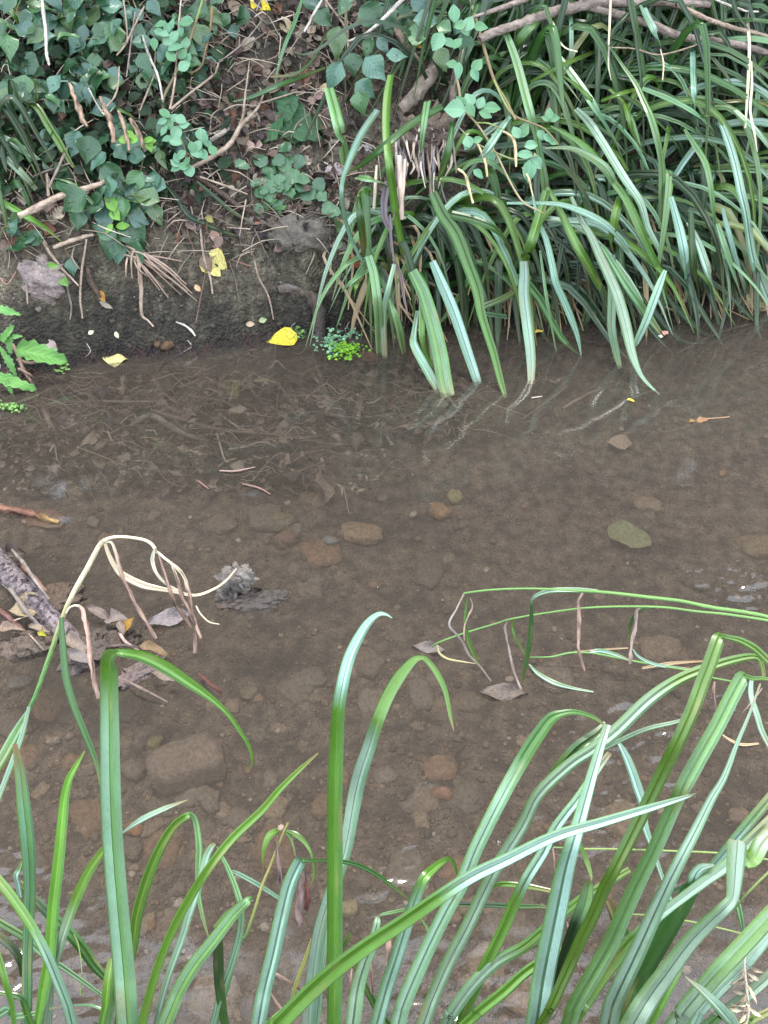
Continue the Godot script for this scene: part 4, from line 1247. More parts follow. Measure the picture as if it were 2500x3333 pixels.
	# hanging dry strips over the far sedge
	for h in [[[2429, -20, 8, 2435, 90, 10, 2439, 154, 10, 2434, 282, 10, 2426, 417, 7], "long pale dry strip hanging from the dead branch"], [[2446, 200, 6, 2448, 280, 8, 2442, 359, 8, 2455, 430, 7, 2465, 494, 3], "shorter split dry strip hanging beside the long pale one"], [[1768, 40, 10, 1800, 80, 13, 1812, 120, 8, 1840, 155, 6, 1880, 168, 4], "twisted cream dry leaf curling down from the dead branch"], [[1988, -10, 8, 1985, 60, 8, 1981, 147, 6], "straight pale stem hanging onto the bent sedge blade"], [[1982, 150, 5, 1981, 215, 6, 1990, 262, 2], "small dry tip drooping from the bent sedge blade"], [[2150, 160, 3, 2160, 205, 6, 2157, 262, 3], "short rusty leaf tip hanging among the shaded sedge"]]:
		var v: Array = h[0]
		var n := v.size() / 3
		var g := depth_of(on_ground(v[0], maxf(v[1], 0)))
		var o := blade(null, v, [g - 0.25, g - 0.28, g - 0.3], "w", {"mat": LM.dry, "sub": 4, "tip": 0.2, "roll1": R(-1.2, 1.2)})
		o.name = "dry_strip"
		tag(o, h[1], "dry leaf")
	# the arching thread and the dark blade on the shaded slope
	var g := thing("loose_grass", "green grass blades trailing over the shaded leafy slope", "grass", on_ground(200, 480))
	for f in [["b", [67, 323, 8, 118, 348, 23, 154, 405, 25, 195, 471, 25, 225, 523, 16, 251, 560, 3]], ["g", [-10, 436, 20, 51, 471, 25, 102, 507, 25, 159, 552, 16]], ["g", [-10, 486, 22, 61, 553, 24, 118, 617, 16]], ["b", [-10, 645, 18, 56, 687, 24, 102, 713, 20, 149, 743, 14, 200, 786, 3]], ["g", [170, 266, 3, 215, 264, 8, 246, 272, 10, 287, 292, 8, 320, 330, 5, 360, 372, 3]], ["b", [322, 320, 5, 354, 338, 12, 389, 356, 13, 420, 372, 11, 443, 388, 3]], ["k", [543, 605, 12, 579, 651, 18, 615, 702, 18, 666, 728, 16, 728, 754, 12, 800, 775, 3]], ["m", [-10, 60, 14, 60, 95, 16, 120, 112, 14, 200, 112, 10, 300, 108, 5]], ["b", [0, 10, 16, 40, 40, 16, 80, 120, 12]], ["m", [985, -10, 10, 960, 70, 14, 930, 140, 13, 905, 220, 9, 893, 295, 3]], ["d", [760, 330, 6, 820, 315, 14, 900, 280, 18, 980, 250, 16, 1060, 220, 8]], ["d", [1080, 70, 4, 1020, 190, 10, 960, 240, 12, 880, 250, 6]], ["m", [180, 580, 4, 240, 600, 10, 300, 660, 12, 340, 700, 5]], ["k", [640, 590, 8, 700, 640, 14, 760, 690, 14, 830, 730, 4]]]:
		var v: Array = f[1]
		var dd := dd_ground(v, 0.05, 0.09, 0.03)
		blade(g, v, dd, f[0], {"sub": 4})


# ---------------------------------------------------------------- leafy plants on the bank
const GLOSSY := [0.04, 0.26, 0.38, 0.39, 0.31, 0.19, 0.075, 0.0]
const LEAFLET := [0.04, 0.26, 0.36, 0.37, 0.30, 0.17, 0.02]
const SCALLOP := [0.12, 0.42, 0.40, 0.46, 0.30, 0.20, 0.0]
var glossy_set := []
var rose_set := []


func leaf_set(prof: Array, count: int, cols: Array, edge: Color, curl: float, fold: float, wave: float, sd: int) -> Array:
	var out := []
	for k in count:
		var c: Color = cols[k % cols.size()]
		var pr := prof.map(func(q): return q * (0.72 + 0.46 * fmod(k * 0.37, 1.0)))
		out.append(leaf_mesh(1.0, pr, curl * (0.4 + 1.2 * fmod(k * 0.61, 1.0)), fold * (0.3 + 1.4 * fmod(k * 0.43, 1.0)), wave, c, edge, sd + k))
	return out


func hang_leaf(plant: Node3D, set_: Array, p: Vector3, length: float, dir: Vector3, n: Vector3, mat: Material, called := "leaf") -> void:
	var o := part(called, set_[rng.randi() % set_.size()], mat, plant)
	var bs := leaf_basis(dir, n)
	o.transform = Transform3D(bs.scaled_local(Vector3.ONE * length), p - bs.y * length * 0.5 - plant.position)


func make_bank_plants() -> void:
	glossy_set = leaf_set(GLOSSY, 21, [Color(0.0480, 0.1313, 0.0690), Color(0.0744, 0.1750, 0.1214), Color(0.0360, 0.1063, 0.0469), Color(0.1080, 0.2313, 0.1725), Color(0.0900, 0.2125, 0.0828), Color(0.0600, 0.1375, 0.1076), Color(0.1000, 0.1750, 0.0700)], Color(0.1320, 0.2500, 0.0828), 0.24, 0.28, 0.045, 40)
	rose_set = leaf_set(LEAFLET, 10, [Color(0.15, 0.34, 0.20), Color(0.13, 0.30, 0.15), Color(0.20, 0.40, 0.25)], Color(0.26, 0.48, 0.30), 0.12, 0.3, 0.02, 80)
	var lime_set := leaf_set(LEAFLET, 5, [Color(0.20, 0.42, 0.07), Color(0.16, 0.36, 0.05)], Color(0.22, 0.45, 0.1), 0.12, 0.3, 0.02, 95)
	var scallop_set := leaf_set(SCALLOP, 8, [Color(0.065, 0.165, 0.075), Color(0.055, 0.14, 0.07), Color(0.09, 0.20, 0.09)], Color(0.09, 0.2, 0.05), 0.12, 0.15, 0.06, 120)
	var stem_c := [Color(0.15, 0.13, 0.075), Color(0.11, 0.13, 0.05)]
	# patches: px, py, spread x, spread y, leaves, leaf length in photo pixels, height above the bank, label
	var patches := [
		[110, 90, 120, 95, 40, 74, 0.10, "dark glossy-leaved plant in the upper shaded corner around the white hanging twig"],
		[330, 70, 130, 80, 40, 70, 0.10, "dark glossy-leaved plant above the drooping brown spikes"],
		[70, 290, 90, 90, 30, 76, 0.09, "broad glossy-leaved plant over the small sedge tussock"],
		[290, 260, 120, 90, 40, 72, 0.08, "glossy-leaved plant behind the drooping brown spikes"],
		[500, 150, 110, 120, 32, 64, 0.08, "glossy-leaved plant threaded by thin upright brown stems"],
		[640, 170, 80, 90, 24, 56, 0.07, "glossy-leaved plant bordering the bare litter gap"],
		[320, 470, 130, 60, 30, 70, 0.07, "glossy-leaved plant low under the drooping brown spikes"],
		[500, 480, 100, 70, 20, 62, 0.06, "glossy-leaved plant half hidden behind the rose sprig"],
		[380, 640, 120, 70, 26, 78, 0.09, "glossy-leaved plant draping over the long pale branch"],
		[80, 770, 80, 50, 12, 64, 0.06, "few-leaved glossy shoot above the pale rock"],
		[700, 60, 70, 70, 12, 60, 0.06, "thin glossy-leaved shoot along the top of the litter gap"],
		[1050, 30, 60, 40, 7, 60, 0.08, "small glossy shoot at the top beside the white twig"],
		[1290, 40, 70, 50, 9, 78, 0.1, "glossy-leaved shoot behind the white twig"],
		[2420, 50, 90, 60, 12, 84, 0.16, "glossy-leaved shoot over the far end of the dead branch"],
	]
	for q in patches:
		var root := on_ground(q[0], q[1] + 30)
		var plant := thing("glossy_plant", q[7], "plant", root, "")
		for k in int(q[4] * 0.82):
			var px: float = q[0] + rng.randfn(0, q[2] * 0.55)
			var py: float = q[1] + rng.randfn(0, q[3] * 0.6)
			var lift: float = q[6] * R(0.2, 1.3)
			var p := on_ground(px, py, lift)
			var len_ := size_at(q[5] * R(0.75, 1.4), depth_of(p))
			var a := R(0, TAU) if rng.randf() < 0.4 else R(-2.4, -0.7)
			var dir := Vector3(cos(a), sin(a) * 0.6, -sin(a) * 0.5)
			hang_leaf(plant, glossy_set, p, len_, dir, Vector3(R(-0.65, 0.65), R(0.4, 1.0), R(0.1, 0.9)), LM.leaf)
			if k % 2 == 0:
				var b := on_ground(px + R(-60, 60), py + R(20, 90), 0.0)
				part("stem", tube_mesh(PackedVector3Array([b, b.lerp(p, 0.6) + Vector3(R(-0.02, 0.02), 0.015, 0), p]), PackedFloat32Array([0.0022, 0.0017, 0.001]), stem_c, 5, 3), LM.plain, plant)
	# the drooping cluster that hangs over the ledge, leaf by leaf
	var dr := thing("drooping_plant", "glossy pointed-leaf shoot drooping over the mud ledge with a lime green tip", "plant", on_ground(400, 640))
	for l in [[370, 575, 110, -0.9], [435, 595, 90, -2.2], [470, 650, 120, -1.9], [430, 690, 100, -1.5], [335, 750, 100, 2.6], [362, 800, 110, -1.9], [440, 770, 100, -1.1], [385, 825, 80, -1.6], [425, 735, 90, -0.6], [440, 830, 110, -1.4], [510, 700, 80, -1.2], [300, 660, 80, 2.8], [255, 720, 70, -1.8], [365, 660, 70, -1.5], [455, 715, 70, -0.4]]:
		var p := on_ground(l[0], l[1], 0.07)
		hang_leaf(dr, glossy_set, p, size_at(l[2], depth_of(p)), Vector3(cos(l[3]), sin(l[3]) * 0.75, -sin(l[3]) * 0.45), Vector3(R(-0.4, 0.4), 0.7, R(0.7, 1.1)), LM.leaf)
	for l in [[362, 660, 60, 1.9], [375, 700, 44, -0.9], [400, 735, 46, 0.2], [355, 745, 40, -2.2], [412, 665, 36, 1.2]]:
		var p := on_ground(l[0], l[1], 0.085)
		hang_leaf(dr, lime_set, p, size_at(l[2], depth_of(p)), Vector3(cos(l[3]), sin(l[3]) * 0.75, -sin(l[3]) * 0.45), Vector3(R(-0.4, 0.4), 0.8, 0.9), LM.soft, "young_leaf")
	# the round leaves in front of the dry root clump
	var rp := thing("round_leaf_plant", "upright shoot with large round glossy leaves above the tall sedge blade", "plant", on_ground(1160, 330))
	for l in [[1096, 141, 104, -1.7], [1087, 250, 104, -2.0], [1223, 225, 98, -0.9], [1212, 57, 100, -0.7], [1196, 155, 72, -1.9], [1190, 293, 78, -0.7], [1174, 336, 80, -1.4], [1294, 179, 74, 0.0], [1397, 62, 104, 0.1], [1348, 108, 90, 2.8], [1516, 152, 100, -1.5], [1440, 195, 80, -1.2], [1560, 49, 84, 0.2], [1248, 150, 66, -1.0], [1150, 210, 70, -1.5], [1440, 85, 64, 2.6], [1130, 10, 60, 0.6], [1370, 10, 70, -0.2], [1490, 90, 60, -2.0]]:
		var p := on_ground(l[0], l[1] + 40, 0.13)
		p = at(l[0], l[1], depth_of(p) - 0.05)
		hang_leaf(rp, glossy_set, p, size_at(l[2], depth_of(p)), Vector3(cos(l[3]), sin(l[3]) * 0.75, -sin(l[3]) * 0.45), Vector3(R(-0.3, 0.3), 0.55, R(0.8, 1.1)), LM.leaf)
		if l[0] < 1320:
			var b := on_ground(1150 + R(-30, 40), 330, 0.0)
			part("stem", tube_mesh(PackedVector3Array([b, b.lerp(p, 0.5) + Vector3(0.0, 0.03, 0.02), p]), PackedFloat32Array([0.0022, 0.0017, 0.001]), stem_c, 5, 3), LM.plain, rp)
	# scalloped small leaves on the ledge
	var sc := thing("scalloped_plant", "patch of small scalloped leaves creeping on the ledge beside the fallen stick", "plant", on_ground(905, 570))
	for k in 42:
		var px := 905 + rng.randfn(0, 52)
		var py := 565 + rng.randfn(0, 50)
		var p := on_ground(px, py, R(0.01, 0.05))
		var a := R(0, TAU)
		hang_leaf(sc, scallop_set, p, size_at(R(38, 66), depth_of(p)), Vector3(cos(a), sin(a) * 0.6, -sin(a) * 0.5), Vector3(R(-0.4, 0.4), 0.8, R(0.4, 1.0)), LM.leaf)
	for l in [[1040, 605, 54], [1065, 680, 50], [1085, 690, 46], [1125, 720, 74], [1175, 705, 64], [1200, 660, 44], [1050, 640, 40], [1110, 725, 66], [1230, 690, 40], [1100, 800, 36]]:
		var p := on_ground(l[0], l[1], 0.05)
		var a := R(-2.6, -0.5)
		hang_leaf(sc, scallop_set if l[0] < 1090 else glossy_set, p, size_at(l[2], depth_of(p)), Vector3(cos(a), sin(a) * 0.7, -sin(a) * 0.5), Vector3(R(-0.4, 0.4), 0.6, 1.0), LM.leaf)
	for l in [[905, 385, 150, -1.4], [960, 410, 160, -1.0], [870, 430, 130, -2.2], [1000, 430, 100, -0.4], [925, 350, 110, -1.6], [1040, 405, 84, -0.9]]:
		var p := on_ground(l[0], l[1], 0.02)
		hang_leaf(sc, scallop_set, p, size_at(l[2], depth_of(p)), Vector3(cos(l[3]), sin(l[3]) * 0.6, -sin(l[3]) * 0.6), Vector3(R(-0.4, 0.4), 0.9, R(0.2, 0.7)), LM.soft, "large_leaf")
	# rose sprigs
	var mint := [Color(0.36, 0.42, 0.14), Color(0.30, 0.40, 0.12), Color(0.28, 0.22, 0.12)]
	var ros := thing("rose_sprig", "rose sprig of pale green oval leaflets on the shaded slope", "rose", on_ground(560, 560))
	stick(ros, "stem", [661, -10, 7, 648, 40, 8, 635, 77, 9, 610, 154, 10, 569, 246, 10, 533, 318, 10, 532, 360, 10], dd_ground([661, 0, 0, 610, 154, 0, 532, 360, 0], 0.14, 0.12, 0.06), mint, LM.soft, {"rough": 0.1})
	stick(ros, "stem", [575, 425, 5, 590, 455, 6, 600, 480, 6, 612, 520, 6, 618, 560, 5], dd_ground([575, 425, 0, 600, 480, 0, 618, 560, 0], 0.10, 0.09, 0.06), mint, LM.soft, {"rough": 0.1})
	for l in [[523, 79], [558, 79], [601, 76], [608, 64], [533, 113], [502, 143], [569, 120], [605, 138], [564, 159], [594, 174], [610, 195], [517, 105], [543, 95], [590, 100], [548, 130], [575, 150], [600, 215], [555, 182], [538, 369], [569, 384], [589, 389], [600, 405], [543, 451], [569, 461], [533, 425], [575, 430], [550, 400], [527, 395], [574, 513], [692, 487], [645, 476], [666, 451], [574, 548], [615, 553], [640, 500], [660, 500], [680, 470], [655, 440], [570, 530], [600, 540], [625, 480], [590, 505], [610, 525]]:
		var p := on_ground(l[0], l[1], 0.13)
		var a := R(0, TAU)
		hang_leaf(ros, rose_set, p, size_at(R(36, 50), depth_of(p)), Vector3(cos(a), sin(a) * 0.7, -sin(a) * 0.45), Vector3(R(-0.4, 0.4), 0.8, R(0.5, 1.0)), LM.soft, "leaflet")
	for l in [[420, 446], [435, 456], [405, 456], [487, 476], [492, 461], [425, 440], [480, 455]]:
		var p := on_ground(l[0], l[1], 0.14)
		var a := R(0, TAU)
		hang_leaf(ros, lime_set, p, size_at(R(32, 42), depth_of(p)), Vector3(cos(a), sin(a) * 0.7, -sin(a) * 0.45), Vector3(R(-0.4, 0.4), 0.8, R(0.5, 1.0)), LM.soft, "leaflet")
	var spray := thing("rose_spray", "long rose spray with mint green leaflets hanging before the far sedge", "rose", at(1532, 0, 2.35))
	stick(spray, "stem", [1528, -40, 9, 1532, 0, 10, 1552, 70, 11, 1570, 136, 11, 1608, 260, 11, 1646, 326, 10, 1679, 391, 9], [2.08, 2.00, 1.95], mint, LM.soft, {"rough": 0.12})
	stick(spray, "side_stem", [1608, 262, 6, 1640, 330, 7, 1670, 374, 7, 1727, 400, 7, 1773, 420, 6, 1819, 471, 4], [1.97, 1.95, 1.93], mint, LM.soft, {"rough": 0.12})
	stick(spray, "side_stem", [1484, 245, 8, 1495, 290, 9, 1505, 347, 8, 1559, 412, 7, 1614, 499, 7, 1663, 597, 7, 1701, 656, 7, 1740, 680, 6, 1768, 694, 4], [2.02, 1.96, 1.91], [Color(0.46, 0.36, 0.30), Color(0.42, 0.36, 0.22)], LM.soft, {"rough": 0.2})
	stick(spray, "side_stem", [1550, 400, 5, 1590, 402, 6, 1640, 422, 4], [1.96, 1.95, 1.94], mint, LM.soft, {"rough": 0.2})
	stick(spray, "side_stem", [1490, 410, 4, 1540, 460, 5, 1600, 490, 5, 1680, 520, 5, 1750, 505, 4], [1.98, 1.96, 1.95], [Color(0.5, 0.46, 0.36), Color(0.4, 0.42, 0.2)], LM.soft, {"rough": 0.2})
	for l in [[1478, 43, 60, 1.6], [1500, 81, 46, 0.4], [1527, 76, 50, 1.2], [1565, 87, 50, 0.0], [1424, 136, 62, -2.0], [1467, 141, 56, -0.5], [1490, 140, 44, 1.0], [1554, 212, 52, 1.0], [1492, 230, 54, -1.6], [1470, 208, 40, 3.0], [1546, 245, 44, -1.1], [1481, 355, 70, 3.0], [1527, 325, 48, 1.9], [1500, 330, 44, 2.2], [1603, 352, 58, 0.0], [1565, 334, 42, 1.2], [1532, 358, 50, -1.0], [1581, 373, 46, -0.4], [1515, 100, 38, -1.0], [1788, 369, 40, 1.6], [1804, 384, 40, 0.1], [1775, 385, 30, 2.6], [1706, 425, 52, 1.0], [1729, 474, 44, 0.2], [1706, 502, 56, 3.0], [1745, 530, 52, -0.8], [1722, 558, 72, -1.6], [1680, 430, 42, 2.0], [1523, 460, 42, 1.8], [1555, 455, 34, 0.5], [1520, 475, 30, -2.0], [1557, 567, 42, -0.7], [1592, 515, 54, -1.2], [1785, 450, 40, -0.7], [1760, 440, 36, -1.1], [1800, 462, 34, -0.4]]:
		var p := at(l[0], l[1], 1.97 - 0.03 * R(0, 1))
		hang_leaf(spray, rose_set, p, size_at(l[2], depth_of(p)), Vector3(cos(l[3]), sin(l[3]) * 0.75, -sin(l[3]) * 0.45), Vector3(R(-0.3, 0.3), 0.7, R(0.6, 1.0)), LM.soft, "leaflet")
	# drooping spikes by the spray
	for h in [[[1600, 440, 6, 1640, 430, 8, 1672, 455, 10, 1678, 500, 11, 1680, 543, 8], "curved cream sedge spike beside the rose spray"], [[1555, 470, 7, 1578, 520, 9, 1586, 575, 9], "thin cream sedge spike in the middle of the spray"], [[1490, 550, 6, 1515, 570, 9, 1525, 610, 10, 1540, 662, 8], "cream sedge spike under the spray's drooping stem"], [[1700, 545, 5, 1720, 580, 8, 1735, 640, 4], "short yellowish dry tip beneath the round rose leaflets"]]:
		var v: Array = h[0]
		tag(stick(null, "sedge_spike", v, [1.96, 1.95, 1.95], [Color(0.50, 0.42, 0.24), Color(0.46, 0.36, 0.2)], LM.plain, {"rough": 0.6, "sub": 7}), h[1], "spike")
	# toothed seedling at the shaded edge of the water
	var se := thing("toothed_seedling", "bright green toothed-leaf seedling at the water's edge", "plant", on_ground(40, 1130))
	var tooth := leaf_set([0.05, 0.19, 0.15, 0.23, 0.17, 0.22, 0.14, 0.17, 0.09, 0.11, 0.0], 4, [Color(0.13, 0.32, 0.07), Color(0.15, 0.36, 0.10)], Color(0.2, 0.42, 0.14), 0.15, 0.35, 0.04, 160)
	for l in [[137, 1155, 165, -0.26], [52, 1245, 135, -0.35], [20, 1010, 90, -0.2], [25, 1085, 70, 1.0], [30, 1120, 70, -1.7], [35, 1190, 80, -1.3], [12, 1150, 60, 2.0], [45, 1095, 54, 0.2], [0, 1230, 60, -1.0], [30, 1260, 50, -1.4]]:
		var p := on_ground(l[0], minf(l[1], 1165), 0.03)
		p = at(l[0], l[1], depth_of(p) - 0.06)
		hang_leaf(se, tooth, p, size_at(l[2], depth_of(p)), Vector3(cos(l[3]), sin(l[3]) * 0.8, -sin(l[3]) * 0.3), Vector3(R(-0.2, 0.2), 0.9, 0.6), LM.soft)
	for v in [[40, 1120, 12, 60, 1160, 14, 75, 1200, 12, 100, 1240, 10, 125, 1290, 8], [55, 1170, 10, 90, 1180, 12, 115, 1178, 10], [60, 1200, 8, 90, 1215, 10, 110, 1230, 6]]:
		stick(se, "stem", v, dd_ground(v, 0.05, 0.05, 0.03), [Color(0.30, 0.22, 0.15), Color(0.24, 0.16, 0.12)], LM.plain, {"rough": 0.5})
	for l in [[230, 840, 60, -1.5, "glossy"], [150, 870, 40, 0.2, "lime"], [183, 890, 54, -0.9, "lime"]]:
		var p := on_ground(l[0], l[1], 0.05)
		var o := part("seedling_leaf", (glossy_set if l[4] == "glossy" else lime_set)[1], LM.leaf)
		var bs := leaf_basis(Vector3(cos(l[3]), sin(l[3]) * 0.75, -sin(l[3]) * 0.45), Vector3(0, 0.5, 1))
		o.transform = Transform3D(bs.scaled_local(Vector3.ONE * size_at(l[2], depth_of(p))), p)
		tag(o, {"230": "single heart-shaped green leaf hanging near the pale rock", "150": "small lime leaf lying on the pale rock", "183": "lime green leaf dangling from a rootlet beside the pale rock"}[str(l[0])], "leaf")
	# moss tuft at the foot of the bent root
	var mt := thing("moss_tuft", "bright green tuft of tiny water plants at the foot of the bent root", "water plant", on_level(1110, 1140, 0.0))
	var where := []
	var cols := []
	for k in 420:
		var px := 1108 + rng.randfn(0, 34)
		var py := 1132 + rng.randfn(0, 16) - (px - 1108) * 0.05
		var lime := px > 1085 + R(-30, 30) and py > 1118
		if not lime:
			py -= R(0, 40)
		var p := on_level(px, py, R(0.0, 0.018))
		where.append(Transform3D(leaf_basis(Vector3(R(-1, 1), R(-0.3, 0.6), R(-1, 1)), Vector3(R(-0.4, 0.4), 1, R(-0.2, 0.6))).scaled_local(Vector3.ONE * R(0.005, 0.010)), p))
		cols.append((Color(0.17, 0.40, 0.02) if lime else Color(0.20, 0.42, 0.24)) * R(0.6, 1.3))
	for c in [[965, 1075], [985, 1085], [20, 1325], [50, 1330], [200, 1195]]:
		for k in 26:
			var p := on_level(c[0] + rng.randfn(0, 12), c[1] + rng.randfn(0, 8), R(0.0, 0.01))
			where.append(Transform3D(leaf_basis(Vector3(R(-1, 1), R(-0.3, 0.6), R(-1, 1)), Vector3(0, 1, 0.2)).scaled_local(Vector3.ONE * R(0.005, 0.010)), p))
			cols.append(Color(0.19, 0.40, 0.10) * R(0.6, 1.3))
	swarm("leaflets", leaf_mesh(1.0, LEAFLET, 0.1, 0.2, 0.0, Color(1, 1, 1), Color(1, 1, 1), 5), LM.soft, where, cols, "", "", mt)


